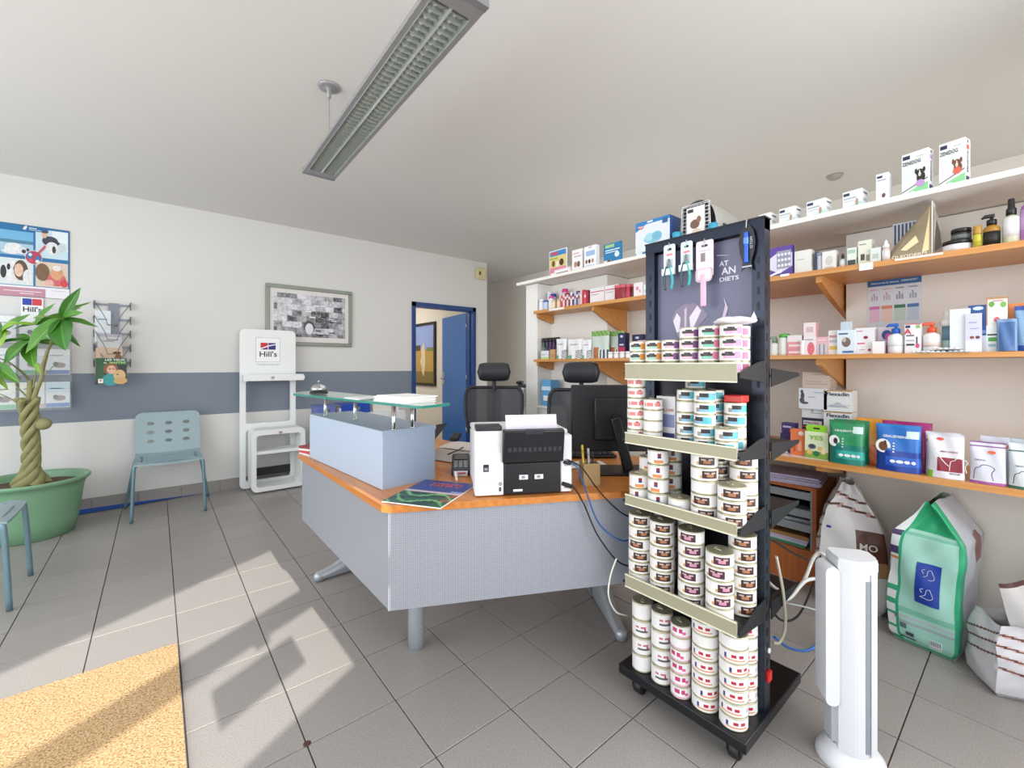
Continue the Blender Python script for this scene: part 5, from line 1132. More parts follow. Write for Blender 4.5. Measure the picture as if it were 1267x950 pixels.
carton('striped navy and white card behind the gold display', .385, 2.70, Z2, .11, .004, .20, '#d5d8e2', [(.05+i*.12, .11+i*.12, .5, .97, '#3b4268') for i in range(8)]+[(.1, .7, .3, .42, '#5a5f78')], name='display_card', cat='card')
bottle('lower wide black-lidded jar with white label, second shelf', .216, 2.54, Z2, .044, .05, '#e2e1e6', '#1b1c1f', 'jar', '#e9e8ee', (.1, .9), name='jar', capf=.32)
bottle('upper dark jar stacked on the wide jar, second shelf', .205, 2.556, Z2+.0502, .030, .048, '#2a2b2c', '#17181a', 'jar', '#6f7472', (.15, .7), name='jar', capf=.35)
bottle('slim yellow oil bottle with gold cap, second shelf', .157, 2.545, Z2, .0135, .094, '#c9c23a', '#b9903f', 'screw', '#b8ad2c', (.1, .5), neck=.7, capf=.36)
bottle('amber bottle with black pump and black label, second shelf', .119, 2.54, Z2, .0235, .132, '#a87a2a', '#1b1b1d', 'pump', '#1d1d1b', (.1, .68), neck=.4)
bottle('tall clear spray bottle with white label and black cap, second shelf', .068, 2.54, Z2, .0235, .178, '#c9cdae', '#222327', 'spray', '#e6e8e6', (.25, .88), neck=.35)
bottle('purple bottle at the right image edge, second shelf', .022, 2.54, Z2, .024, .185, '#b27cc0', '#9a5aaa', 'screw', '#c9a0d2', (.3, .8))
# --- third shelf right
bottle('white spray bottle with grey-green trigger beside the rack, third shelf', .905, 2.56, Z3, .024, .105, '#e4e8e4', '#7f9a86', 'pump')
bottle('round white bottle with green cap side, third shelf', .857, 2.55, Z3, .026, .115, '#e9eeea', '#52b04e', 'screw', neck=.7)
for i in range(3):
    carton(['lowest pink box of three, third shelf', 'middle pink box of three, third shelf', 'topmost pale box on two pink ones, third shelf'][i], .80, 2.545, Z3+i*.0345, .066, .05, .034, ['#dd8e98', '#e3969f', '#e9dfe0'][i], [(.1, .9, .3, .6, '#f0dfe0')], side=[(.1, .9, .2, .8, '#e8c3c6')], group='pink box stack on the third shelf')
bottle('tiny white bottle between pink boxes, third shelf', .766, 2.535, Z3, .011, .075, '#eceaea', '#efefef', 'screw', neck=.8)
carton('tall white box with pink blob print, third shelf', .732, 2.54, Z3, .052, .05, .092, '#ece6e8', [('d', .6, .35, .3, .35, '#e0707e'), (.1, .8, .8, .86, '#b8a8b0')], side=[(.1, .9, .1, .8, '#e6cdd0')])
carton('pink-sided white box on top of the blob box, third shelf', .732, 2.54, Z3+.0922, .052, .05, .07, '#ecdfe1', [(.2, .8, .3, .7, '#d9b6bc')], side=[(0, 1, 0, 1, '#d79aa2')])
carton('small pink and grey striped box, third shelf', .680, 2.545, Z3, .05, .04, .088, '#e6b4bd', [(.1, .9, 0, .6, '#cfcdd6'), (.2, .35, 0, .6, '#9a98a8'), (.6, .7, 0, .6, '#8a8898'), (.1, .8, .8, .85, '#f2e4e7')])
carton('white and yellow box left of the hanging pack, third shelf', .635, 2.55, Z3, .042, .04, .118, '#ebe9e4', [(.1, .9, .2, .35, '#dcc25a'), (.1, .8, .7, .8, '#cf9aa4'), (.1, .8, .5, .6, '#b9bcc4')])
carton('clear hanging pack with puppy photo, third shelf', .582, 2.535, Z3, .07, .012, .115, '#dce8f0', [('d', .5, .5, .25, .2, '#7a6a60'), ('d', .4, .6, .1, .1, '#c9b8a8'), (.3, .9, .06, .14, '#2f78b4'), (.1, .6, .82, .88, '#2a5f86')], top='#cfdfe8')
B().box(-.022, .022, -.004, .004, .115, .155, mat('#c9d8e0', .15)).obj('hang_tab', [o for o in C.objects if o.get('label', '').startswith('clear hanging pack')][0])
carton('lower white box with cherry print, third shelf', .515, 2.55, Z3, .07, .05, .062, '#eceaec', [(.1, .5, .75, .85, '#c9566a'), ('d', .75, .3, .09, .1, '#a3323f'), (.2, .5, .3, .35, '#a8a8b4')], side=[(.1, .9, .1, .9, '#cfc6cc')])
carton('upper white box with dark red leaf, third shelf', .515, 2.55, Z3+.0622, .072, .05, .06, '#e6e5e8', [('d', .55, .25, .12, .12, '#8a2a34'), (.1, .4, .7, .8, '#c99aa4')], side=[(.1, .9, .1, .9, '#c6c2c8')])
carton('white box with navy and pink circles, third shelf', .445, 2.60, Z3, .06, .04, .125, '#d9ccd6', [('d', .5, .7, .3, .18, '#2f4f8c'), ('d', .62, .62, .22, .14, '#d9569a'), (0, 1, 0, .3, '#a08a9c')])
carton('small plain white box in front of the circle box, third shelf', .462, 2.53, Z3, .042, .03, .056, '#efeeed', side=[(0, 1, 0, 1, '#cdb9c4')])
bottle('white bottle with blue pump and fine lettering, third shelf', .407, 2.535, Z3, .0285, .135, '#eceff2', '#1f5fc0', 'pump', '#dfe6ee', (.35, .55))
carton('white box with large red letter A, third shelf', .348, 2.54, Z3, .052, .04, .128, '#efeef0', [(.02, .98, .97, 1, '#d9566a'), (.05, .35, .86, .95, '#23325a'), (.7, .95, .84, .96, '#8fbf6a'), (.1, .6, .58, .62, '#4a4a56'), (.72, .8, .3, .55, '#2a2a34'), (.1, .6, .26, .32, '#2a2a34'), ('d', .8, .25, .12, .08, '#d94f8f'), (.1, .6, .42, .45, '#9a9aa4')], [('A', .2, .73, .034, '#d22f4a', None)], side=[(.1, .9, .1, .9, '#dcd4da')])
bottle('squat white bottle with orange pump, third shelf', .292, 2.545, Z3, .029, .132, '#eeeceb', '#e0562c', 'pump', '#e6cfc6', (.3, .5))
bottle('pale green mousse bottle with clear white cap, third shelf', .243, 2.56, Z3, .0185, .175, '#9ab4ae', '#e4e4e0', 'spray', '#64869c', (.45, .95), neck=.75)
for i, (y, x) in enumerate(((.315, 2.515), (.275, 2.512), (.235, 2.515), (.205, 2.51), (.255, 2.53))):
    t = thing('blister_strip', ['leftmost', 'second', 'middle', 'rightmost', 'rear'][i]+' silver blister strip lying on the third shelf edge', 'blister strip', (x+.01, y, Z3+(.012 if i in (2, 4) else 0)), random.uniform(-.3, .3), 'blister strips on the third shelf')
    b_ = B(); b_.box(-.03, .03, -.035, .035, .0, .002, mat('#c9ccca', .3, .5))
    for a in range(2):
        for c_ in range(4): b_.lathe([(.008, .002), (.007, .007), (.003, .009)], mat('#e4e6e6', .25), 8, Matrix.Translation((-.014+a*.028, -.024+c_*.016, 0)))
    b_.obj('foil', t)
carton('tall white box with lilac panel and two brown dogs, third shelf', .205, 2.54, Z3, .058, .05, .178, '#e9edef', [(.05, .5, .1, .95, '#dde6ea')], side=[(.1, .9, .1, .9, '#cfcfdf')])
carton('lilac card box in front of the blue box, third shelf', .166, 2.53, Z3, .045, .012, .155, '#cfcfe4', [('d', .4, .38, .14, .04, '#8a4a34'), ('d', .75, .38, .14, .04, '#6a3a2a'), (.2, .7, .75, .78, '#9c9cc4'), (.3, .8, .6, .62, '#9c9cc4'), (0, 1, 0, .3, '#dfe3ec')])
carton('tall dark blue box with white oval, third shelf', .158, 2.56, Z3, .05, .05, .19, '#2a4f8c', [('d', .55, .93, .3, .04, '#c9d4e4'), (0, 1, 0, .35, '#d6dbe8'), ('p', [(0, .35), (1, .4), (1, .45), (0, .55)], '#6f8fc4')], side=[(.1, .9, .4, .9, '#3a5f9c'), (.3, .7, .5, .8, '#c9d4e4')])
carton('lower white and green box under the kraft one, third shelf', .108, 2.56, Z3, .05, .045, .105, '#eef1ee', [(.05, .95, .62, .68, '#2a3a34'), (.1, .8, .4, .55, '#4fa84a'), (.1, .5, .2, .3, '#9cc4d8')], side=[(0, 1, 0, 1, '#e6e9e6')])
carton('kraft-edged white box with green dots and red flower, third shelf', .105, 2.56, Z3+.1052, .056, .045, .112, '#e9e4dd', [(0, 1, .92, 1, '#b98c64'), ('d', .25, .75, .14, .1, '#6aa84a'), ('d', .8, .72, .14, .1, '#7ab456'), (.3, .8, .84, .88, '#cf8a94'), ('d', .5, .2, .14, .09, '#d9667a'), (0, .06, 0, 1, '#b98c64')], side=[(0, 1, 0, 1, '#b4875e')])
def bluep(u, v): return '#4a6fa4' if v < .9 and .1 < u < .9 else '#7f9cc4'
pouch('small dark blue wipe pouch leaning at the right end, third shelf', .078, 2.525, Z3, .055, .128, .03, bluep, tilt=-.12)
pouch('large pale blue wipe pouch at the right image edge, third shelf', .03, 2.545, Z3, .06, .175, .035, lambda u, v: '#7fa4c4' if .12 < v < .9 else '#2f4fa0', tilt=-.05)
B().box(2.585, 2.595, -.02, .085, Z3, Z3+.188, mat('#df8a4e', .5)).obj('display_card'); tag(bpy.data.objects['display_card.002'] if 'display_card.002' in bpy.data.objects else list(C.objects)[-1], 'orange cardboard display back behind the blue wipe pouches', 'card') if False else None
oc = list(C.objects)[-1]; tag(oc, 'orange cardboard display back behind the blue wipe pouches', 'card')
# --- poster on the right wall
t = thing('poster', 'white range poster with blue header on the right wall above the third shelf', 'poster', (2.92, .472, 1.38), -PI/2)
b_ = B(); b_.box(-.105, .105, -.003, -.0005, 0, .29, mat('#dfe6ee', .5)); b_.obj('sheet', t)
p = B(); 
def pq(x0, x1, z0, z1, c, k=1): p.add([(x0, -.003-.0004*k, z0), (x1, -.003-.0004*k, z0), (x1, -.003-.0004*k, z1), (x0, -.003-.0004*k, z1)], [(0, 1, 2, 3)], mat(c, .5))
pq(-.105, .105, .255, .29, '#3a6ea8'); lettering(p, 'Découvrez la gamme', -.035, .271, .011, mat('#eef2f6'), -.0042, width=.11, bold=.02); lettering(p, 'DERMOSCENT', .06, .272, .012, mat('#eef2f6'), -.0042, width=.06, bold=.02)
for i, c in enumerate(('#d97ab4', '#e58a6e', '#3f7a5a', '#4a7ab4')):
    x = -.098+i*.05; pq(x, x+.043, .135, .152, c); pq(x, x+.043, .07, .134, {'#d97ab4': '#e9c4dc', '#e58a6e': '#f0d2c6', '#3f7a5a': '#c4d9cc', '#4a7ab4': '#c4d4e6'}[c]); pq(x+.005, x+.038, .235, .240, ['#d9a4b4', '#dfb4a4', '#6a8a5a', '#7a8aa4'][i])
    for q in range(3): pq(x+.008+q*.01, x+.015+q*.01, .18, .205+.006*(q % 2), ['#c9a9c9', '#c9b4c4', '#9a9ab4', '#a4aac4'][i])
    disc(p, x+.02, .215, .003, .004, mat(c), -.0045)
p.obj('print', t)
# --- lowest shelf
G = 'boxes at the left end of the lowest shelf'
carton('dark purple box with green circles standing low beside the rack', .845, 2.60, Z4, .08, .05, .105, '#3c2f66', [('d', .8, .3, .25, .25, '#4fae62'), ('d', .45, .35, .12, .12, '#c9405a'), ('p', [(0, 0), (.5, 0), (0, .6)], '#e9e6ea')], group=G)
carton('upper purple box with pale lettering beside the rack', .86, 2.64, Z4+.1052, .065, .05, .05, '#43336e', [(.1, .7, .5, .7, '#c9bfe0'), ('d', .9, .3, .14, .3, '#6ab488'), ('d', .65, .2, .08, .16, '#c9405a')], group=G)
carton('orange box with white flower, behind the paper sheet, lowest shelf', .79, 2.56, Z4, .068, .03, .138, '#e07a4a', [('d', .72, .85, .18, .08, '#f2ddd2'), (.2, .35, .15, .5, '#c45a30'), (.5, .75, .2, .55, '#eda684')], [('MILA VET', .3, .45, .018, '#f6e6dc', None)] and [], group=G)
carton('dark box with white and pink lettering on top of two others, lowest shelf', .755, 2.72, Z4, .13, .14, .185, '#2c3145', [(.05, .7, .8, .92, '#e8e6ee'), (0, 1, .72, .76, '#b93a54'), (.7, .95, .4, .7, '#5a6a8c')], [('HYALORAL', .36, .855, .016, '#8a2f4a', .07)], group=G)
carton('flat white box lying above the dark lettered box, lowest shelf', .755, 2.72, Z4+.1852, .13, .14, .05, '#e9e8ea', [(.3, .7, .5, .56, '#8f9298'), (.35, .4, .6, .9, '#8f9298')], group=G)
carton('white box with grey sitting cat print, lowest shelf', .765, 2.70, Z4+.2354, .128, .15, .11, '#e4e6ec', [('d', .14, .62, .07, .16, '#4a4a50'), ('d', .12, .4, .09, .14, '#54545a'), ('d', .22, .28, .14, .06, '#5a5a60'), ('d', .12, .82, .05, .09, '#46464c'), (.55, .95, .78, .82, '#9fb4c4'), (.35, .6, .55, .59, '#a9acb4')], side=[(.1, .9, .1, .9, '#c9ccd4')], group=G)
carton('beige carton topmost on the box pile, lowest shelf', .755, 2.72, Z4+.3456, .125, .12, .085, '#d6c4b4', [(.1, .7, .4, .43, '#a48f80'), (.1, .9, .25, .28, '#a48f80'), (.3, .8, .85, .88, '#a48f80')], side=[(0, 1, 0, 1, '#c9b4a4')], group=G)
for i in range(2):
    carton(['lower white joint tablet box with green leaf, lowest shelf', 'upper white joint tablet box, lowest shelf'][i], .655, 2.70, Z4+.12+i*.1102, .12, .10, .108, '#eceff0', [(.0, 1, .95, 1, '#c99a5a'), ('d', .8, .2, .2, .15, '#7ab83e') if i == 0 else ('p', [(.1, .2), (.5, .45), (.9, .2)], '#b9bcc8'), (.1, .95, .3, .34, '#d5dade')], [('Flexadin', .5, .82, .026, '#23304c', .095)], group=G)
carton('green and white carton under the joint tablet boxes, lowest shelf', .655, 2.70, Z4, .12, .10, .1198, '#8fc83a', [(.1, .9, .2, .6, '#e6eccc')], group=G)
def yesc(u, v):
    if v > .86: return '#8fce2e'
    if v < .3: return ['#8cae4a', '#6f9c3a', '#e0c070'][int(u*9+v*13) % 3]
    if v < .42 and u > .45: return '#e9d9a4'
    return '#dfe9c4'
carton('green and yellow treat bag-box with three green letters, lowest shelf', .705, 2.545, Z4, .098, .03, .135, '#dfe9c4', [(0, 1, 0, .28, '#86a84a'), ('d', .2, .25, .12, .1, '#e6c070'), ('d', .5, .2, .14, .1, '#2f7a4a'), ('d', .8, .3, .12, .1, '#efe0b4'), ('d', .65, .4, .1, .08, '#dfc07a'), ('d', .32, .45, .18, .1, '#6a7a8c'), ('d', .32, .46, .12, .07, '#3a4450')], [('YES', .5, .78, .03, '#8fc83a', .06)])
t = [o for o in C.objects if o.get('label', '').startswith('green and yellow treat')][0]
v_, f_ = plate(rr(.09, .036, .014), [rr(.03, .009, .004)], .004); B().add(v_, f_, mat('#8fd02e', .4), False, Matrix.Translation((0, -.01, .152)) @ XZ).obj('carry_tab', t)
ps = thing('paper_sheet', 'pale card sheet lying flat on the edge of the lowest shelf', 'paper', (2.60, .80, Z4), .1)
B().box(-.085, .04, -.14, .10, 0, .002, mat('#d9cdc9', .7)).obj('sheet', ps)
def oral(c_top, c_mid, c_bot, band):
    def f(u, v):
        if v > .93: return c_top
        if .72 < v < .86 and .70 < u < .95: return '#cfe3e0'
        if .12 < v < .30 and .22 < u: return band
        if v < .45: return c_bot
        return c_mid
    return f
wl = '#eef4f4'
pouch('green dental chew pouch with dog portrait, lowest shelf', .580, 2.515, Z4, .138, .205, .05, oral('#2f7a4a', '#2f8f5c', '#147a6e', '#2aa79a'), words=[('ORALIEN', .36, .76, .014, wl, .05), ('DUO', .66, .77, .012, wl, .025)], discs=[(.17, .52, .15, .13, '#f2f4f2'), (.13, .52, .06, .07, '#2a2622'), (.21, .52, .06, .07, '#3a302a'), (.17, .48, .04, .045, '#f0ebe6'), (.38, .21, .07, .035, wl), (.56, .21, .09, .035, wl), (.73, .21, .07, .035, wl), (.86, .21, .05, .035, wl), (.42, .58, .025, .015, wl), (.42, .52, .025, .015, wl), (.42, .46, .025, .015, wl), (.42, .40, .025, .015, wl)])
pouch('second green pouch directly behind the green chew pouch', .575, 2.572, Z4, .138, .205, .045, lambda u, v: '#1f8a5a' if v > .3 else '#12705c')
pouch('orange chew pouch behind the green ones, lowest shelf', .49, 2.60, Z4, .15, .215, .06, lambda u, v: '#eda23a' if v > .45 else ('#d85a1c' if int(u*7+v*9) % 2 else '#e8782a'), discs=[(.8, .2, .07, .04, '#f4e2c4')])
pouch('rear orange pouch behind the first orange one', .50, 2.67, Z4, .15, .21, .05, lambda u, v: '#eeb04a')
pouch('blue dental chew pouch with brown dog portrait, lowest shelf', .395, 2.515, Z4, .152, .205, .05, oral('#2a7ac4', '#2a6fc0', '#1b3f9a', '#2f62c4'), words=[('ORALIEN', .34, .74, .015, wl, .052), ('SENIOR', .68, .74, .014, wl, .048)], discs=[(.17, .53, .17, .15, '#efece8'), (.17, .52, .10, .10, '#6b4326'), (.12, .60, .03, .05, '#4a2c1a'), (.22, .60, .03, .05, '#4a2c1a'), (.40, .22, .06, .035, wl), (.56, .22, .085, .035, wl), (.72, .22, .065, .035, wl), (.86, .22, .05, .035, wl), (.42, .60, .025, .015, wl), (.42, .54, .025, .015, wl), (.42, .48, .025, .015, wl), (.42, .42, .025, .015, wl)])
pouch('magenta pouch directly behind the blue chew pouch', .376, 2.575, Z4, .168, .215, .05, lambda u, v: '#a3186f' if v > .3 else '#7d1258', discs=[(.93, .12, .02, .02, wl)])
def dent(c1, c2, lab_):
    def f(u, v):
        if v > .95: return '#cfd0da'
        if .28 < u < .97 and .16 < v < .48 and lab_: return c1
        if u < .14 and v < .16: return '#7fb83a'
        return '#e0dfe4'
    return f
def outline_dog(bb_t, c, s=1.0, x=0, z=0, flip=1):
    b_ = B(); b_.tube([(flip*(x+.045*s), -.03, z+.0*s), (flip*(x+.04*s), -.03, z+.035*s), (flip*(x+.05*s), -.03, z+.055*s), (flip*(x+.035*s), -.03, z+.07*s), (flip*(x+.01*s), -.03, z+.072*s), (flip*(x-.0*s), -.03, z+.06*s), (flip*(x-.015*s), -.03, z+.05*s), (flip*(x-.02*s), -.03, z)], .0018*s, mat(c, .4), 5, 3); b_.obj('dog_outline', bb_t)
t = pouch('white dental pouch with dark red panel and dog outline, lowest shelf', .245, 2.515, Z4, .110, .182, .028, dent('#8e2234', '', True), words=[('MINI CHEWS', .6, .60, .009, '#8e2234', .05), ('MEDIUM', .75, .12, .008, '#3a4450', .03)], discs=[(.35, .88, .1, .035, '#d9564a')], tilt=-.04)
b_ = B(); b_.tube([(-.03, -.032, .125), (-.018, -.034, .10), (-.005, -.034, .075), (.012, -.034, .055)], .0016, mat('#f4f4f4', .4), 5, 3); b_.obj('arc_print', t)
outline_dog(t, '#f2eef0', .75, .028, .035)
pouch('second white dental pouch behind the dark red one', .255, 2.555, Z4, .110, .185, .025, lambda u, v: '#d9dade', discs=[(.06, .8, .05, .03, '#b23a54')])
t = pouch('white dental pouch with purple seal and dog outline, lowest shelf', .128, 2.515, Z4, .098, .165, .026, lambda u, v: '#8a4f8e' if v > .955 or .875 < v < .905 else ('#a4569a' if v < .06 else '#d6d7e2'), words=[('DENTAL', .3, .56, .008, '#5a5060', .03)], discs=[(.62, .76, .11, .04, '#e0603a')], tilt=-.04)
outline_dog(t, '#6a3f6e', .8, -.02, .02, 1)
pouch('second pouch with purple seal behind the first', .10, 2.555, Z4, .10, .185, .026, lambda u, v: '#c9cad6', discs=[(.8, .82, .12, .035, '#e0603a')])
t = pouch('white dental pouch with dark green seal at the right image edge', .035, 2.515, Z4, .078, .172, .026, lambda u, v: '#3c6b56' if .80 < v < .83 or v < .05 else '#d2d8dc', words=[('DENTAL', .4, .5, .008, '#4a5a54', .03)])
outline_dog(t, '#2f4a3e', .7, -.012, .02, 1)
pouch('grey pouch behind the dark green sealed one, right image edge', .03, 2.555, Z4, .08, .185, .024, lambda u, v: '#b4bfc4')
# --- second shelf, left part
G = 'bottles at the left end of the second shelf'
for i, (y, x, r, h, c, cp, kd, lb) in enumerate(((2.715, 2.54, .026, .10, '#e9edf2', '#f0f0f0', 'screw', 'white bottle with white cap at the pillar'), (2.70, 2.62, .024, .175, '#e2e6f0', '#e9e9ee', 'screw', 'tall pale bottle behind the white one'), (2.655, 2.62, .026, .15, '#c9d2e6', '#2a3fa0', 'screw', 'pale bottle with dark blue cap'), (2.655, 2.53, .024, .085, '#b9cbe0', '#3a5fb0', 'screw', 'short blue-grey bottle in the front'), (2.60, 2.54, .024, .115, '#ece6ea', '#d94f9a', 'screw', 'white bottle with magenta cap'), (2.565, 2.63, .026, .165, '#efe4ee', '#e8e0e8', 'screw', 'tall pink-white bottle at the back'), (2.52, 2.62, .028, .175, '#e6d2e2', '#d8388a', 'screw', 'tall bottle with hot pink cap'), (2.555, 2.53, .02, .075, '#e9d9b4', '#e2c49a', 'screw', 'short cream bottle in the front'), (2.50, 2.535, .022, .08, '#e4c9a8', '#dcb890', 'screw', 'short tan bottle in the front'))):
    bottle(lb+', left second shelf', y, x, Z2, r, h, c, cp, kd, None, neck=.7, group=G)
cols_ = ['#c9404a', '#e6d9d6', '#b52f3f', '#d9d4da', '#8c2a36', '#e9e4e6', '#3f4a78', '#cfc4d4', '#6a5a8c', '#b9b4c0', '#e6c9c9', '#c23a48', '#d5566a', '#9a2a3a']
nmc = ['bright red', 'pinkish white', 'crimson', 'pale grey', 'wine red', 'white', 'navy', 'lilac grey', 'violet', 'grey', 'rose white', 'red', 'coral', 'dark wine']
for i, c in enumerate(cols_):
    y = 2.455-i*.0205
    carton(f'{nmc[i]} slim upright box in the row of thin boxes, left second shelf', y, 2.54, Z2, .0185, .08, .10+.008*(i % 3), c, [(.1, .9, .55, .75, '#efe9e9' if i % 2 == 0 else '#b52f44')], group='thin upright boxes on the left second shelf')
for lab, y, w, h in (('left white box with red stripe, left second shelf', 2.10, .135, .115), ('right white box with red stripe, left second shelf', 1.965, .125, .115)):
    carton(lab, y, 2.55, Z2, w, .09, h, '#e6e3e4', [(.05, .95, .72, .78, '#c9465a'), (.1, .6, .55, .6, '#b9a4a8'), (.05, .95, .05, .12, '#d5cfd2')], side=[(0, 1, 0, 1, '#9aa0aa')], group='white boxes with red stripe')
for i in range(3):
    pouch(['left', 'middle', 'right'][i]+' dark red pouch leaning on the left second shelf', 1.885-i*.03, 2.53+i*.02, Z2, .08, .105, .02, lambda u, v, i=i: ['#8c1f30', '#b43244', '#6a1826'][i] if v < .8 else '#c9606c', rz=.25, group='dark red pouches')
carton('white box with pink dots, left second shelf', 1.735, 2.54, Z2, .072, .06, .098, '#ece4e6', [('d', .4, .6, .16, .14, '#d9849c'), ('d', .68, .4, .1, .1, '#cf9aa8')], side=[(0, 1, 0, 1, '#d9cfd4')])
carton('pale mint box beside the rack, left second shelf', 1.675, 2.54, Z2, .04, .05, .075, '#dfe9e6', [(.2, .8, .3, .6, '#b4cfc6')])
# --- third shelf, left part
for i, c in enumerate(('#2d4a38', '#2a2440', '#3b1f4a', '#33204a', '#3a2348')):
    bottle(['dark green', 'navy', 'first plum', 'second plum', 'third plum'][i]+' slim tube box bottle, left third shelf', 2.725-i*.042, 2.58, Z3, .019, .185, c, '#1e1c24', 'screw', '#4f3a5c' if i else '#5f8a66', (.2, .7), neck=.8, group='dark slim bottles on the left third shelf')
carton('small white and blue box in front of the dark bottles, left third shelf', 2.635, 2.52, Z3, .09, .04, .072, '#dfe3ea', [(0, 1, 0, .25, '#b8d47a'), (.1, .6, .5, .6, '#9fb4c9')])
carton('small tan house-shaped box, left third shelf', 2.545, 2.52, Z3, .05, .04, .08, '#c99a6c', [(.2, .8, .2, .5, '#b4845a')])
def wp(u, v):
    if v < .45 and u > .6 and int(v*26+u*5) % 2: return '#2d2b33'
    if v < .2 and u < .4: return '#6fb08c'
    return '#e9eaec'
for i, (y, w, h) in enumerate(((2.455, .115, .165), (2.31, .155, .155), (2.19, .09, .145))):
    pouch(['left', 'middle', 'right'][i]+' white dental stick pouch with black paw stripes, left third shelf', y, 2.52, Z3, w, h, .04, wp, words=[('VEGGIEDENT', .5, .72, .010, '#9a5a64', w*.6)], group='white pouches on the left third shelf')
def gp_(u, v):
    if v > .82: return '#6d9a4e' if int(u*9+v*11) % 2 else '#86b060'
    if v < .42 and .2 < u < .5: return '#b0703e'
    if v < .3 and u > .55: return '#3a4048' if int(u*12) % 2 else '#e2e6e4'
    return '#c4cfc8'
pouch('large silvery green pouch with herb print, left third shelf', 2.07, 2.53, Z3, .165, .205, .045, gp_)
pouch('second silvery green pouch partly behind the first, left third shelf', 1.96, 2.58, Z3, .13, .20, .045, gp_)
for lab, y, w, h, x in (('navy and red upright box next to the green pouches', 1.872, .06, .178, 2.54), ('low navy box with white mark, left third shelf', 1.785, .08, .165, 2.60)):
    carton(lab, y, x, Z3, w, .05, h, '#232650', [('d', .5, .86, .2, .05, '#c9cbe0'), (0, 1, 0, .45, '#a8244a'), (.2, .8, .5, .56, '#c9cbe0')], side=[(0, 1, 0, 1, '#1b1d40')])
carton('pink lettered box half hidden by the rack cans, left third shelf', 1.71, 2.56, Z3, .09, .05, .12, '#d9a4b8', [(.1, .9, .7, .85, '#7a2a5c')])
for i in range(4):
    bottle(['first', 'second', 'third', 'fourth'][i]+' small white tub in front of the pouches, left third shelf', 1.955-i*.05, 2.508, Z3, .021, .045, '#eceaea', '#f1f0f0', 'jar', name='jar', group='small white tubs on the left third shelf', capf=.3)
# blue box and phone cabinet near the pillar
t = thing('low_cabinet', 'narrow grey cabinet with a telephone, at the end of the shelf partition', 'cabinet', (2.72, 3.12, 0))
B().rbox(-.13, .2, -.16, .2, 0, 1.0, mat('#c9cdcd', .5), .004).obj('body', t); B().rbox(-.14, .21, -.17, .21, 1.0, 1.02, mat('#dfe1e0', .5), .004).obj('top', t)
t = thing('telephone', 'dark desk telephone with coiled cord on the grey cabinet', 'telephone', (2.66, 3.02, 1.02), -.9)
B().rbox(-.08, .08, -.06, .06, 0, .03, mat('#3a3f46', .4), .008).obj('base', t)
B().rbox(-.09, -.04, -.07, .07, .032, .06, BLACK, .01).obj('handset', t)
b_ = B(); b_.tube([(.0+.008*math.cos(a*1.3), -.115+.008*math.sin(a*1.3)-.0006*a, .02-.006*a) for a in range(34)], .0022, BLACK, 6); b_.obj('coiled_cord', t)
t = carton('light blue leaflet box standing below the third shelf near the pillar', 2.66, 2.56, .88, .11, .1, .22, '#5fa4d4', [(0, 1, .6, .75, '#cfe4f0'), (.2, .8, .2, .4, '#e9f2f6')])
t = thing('side_cabinet', 'white low side cabinet under the left wall shelves behind the chairs', 'cabinet', (2.60, 2.56, 0))
B().rbox(-.06, .11, -.16, .18, 0, .86, mat('#dfdcd8', .5), .004).obj('body', t); B().rbox(-.07, .115, -.17, .187, .86, .879, mat('#e8e6e2', .5), .004).obj('top', t)
# ---------------------------------------------------------------- wooden organiser cabinet under the lowest shelf
OW = wood('orange_cabinet', '#c4733a', '#b0612c', 'Z', .4)
t = thing('paper_cabinet', 'open orange wood cabinet with grey letter trays under the lowest shelf', 'cabinet', (2.80, .776, 0))
X1, Y1, ZT = .375, .55, .545
B().box(0, X1, 0, .018, 0, ZT-.018, OW).obj('side_panel', t); B().box(0, X1, Y1-.018, Y1, 0, ZT-.018, OW).obj('side_panel', t)
B().box(-.005, X1, 0, Y1, ZT-.018, ZT, OW).obj('top', t); B().box(X1-.008, X1, .018, Y1-.018, .02, ZT-.018, OW).obj('rear_panel', t)
B().box(0, X1-.008, .018, Y1-.018, .17, .188, OW).obj('shelf', t); B().box(.003, .02, .018, Y1-.018, 0, .17, OW).obj('plinth_panel', t)
gt = mat('#9aa0a6', .4, .3)
for z_ in (.50, .40, .32):
    b_ = B(); b_.box(.005, .34, .03, Y1-.03, z_, z_+.006, gt); b_.box(.003, .008, .03, Y1-.03, z_-.03, z_+.012, gt); b_.obj('letter_tray', t)
B().box(.0, .34, .019, .028, .19, .525, gt).obj('tray_frame', t)
for i, (c, z_, h_, lb) in enumerate((('#3fa07c', .1885, .012, 'green folder at the bottom of the paper cabinet'), ('#cfd8e4', .2007, .014, 'pale blue papers above the green folder in the cabinet'), ('#d4c4e0', .215, .012, 'lilac papers in the paper cabinet'), ('#b98a54', .2275, .02, 'brown kraft envelopes on top in the paper cabinet'))):
    q = thing('folder', lb, 'folder', (2.99, 1.02, z_), .03*i-.05, 'folders inside the paper cabinet'); B().box(-.15, .12, -.19, .18, 0, h_, mat(c, .7)).obj('sheets', q)
for i, (c, z_, lb) in enumerate((('#2a2c33', .4065, 'black notebook in the upper letter tray'), ('#c9ccd2', .3265, 'grey papers in the lower letter tray'))):
    q = thing('folder', lb, 'folder', (2.97, .98, z_), .1, 'folders inside the paper cabinet'); B().box(-.13, .12, -.15, .15, 0, .016, mat(c, .6)).obj('sheets', q)
stack('paper_stack', 'lilac-white stack of paper on top of the orange cabinet', 'papers', 2.93, .93, ZT, .12, .24, .30, .05, 9, mat('#cfc6e0', .7), .008)
stack('paper_stack', 'thin skewed papers lying left on the orange cabinet', 'papers', 2.93, 1.18, ZT, -.3, .22, .16, .04, 4, mat('#c4bcd4', .7), .01)
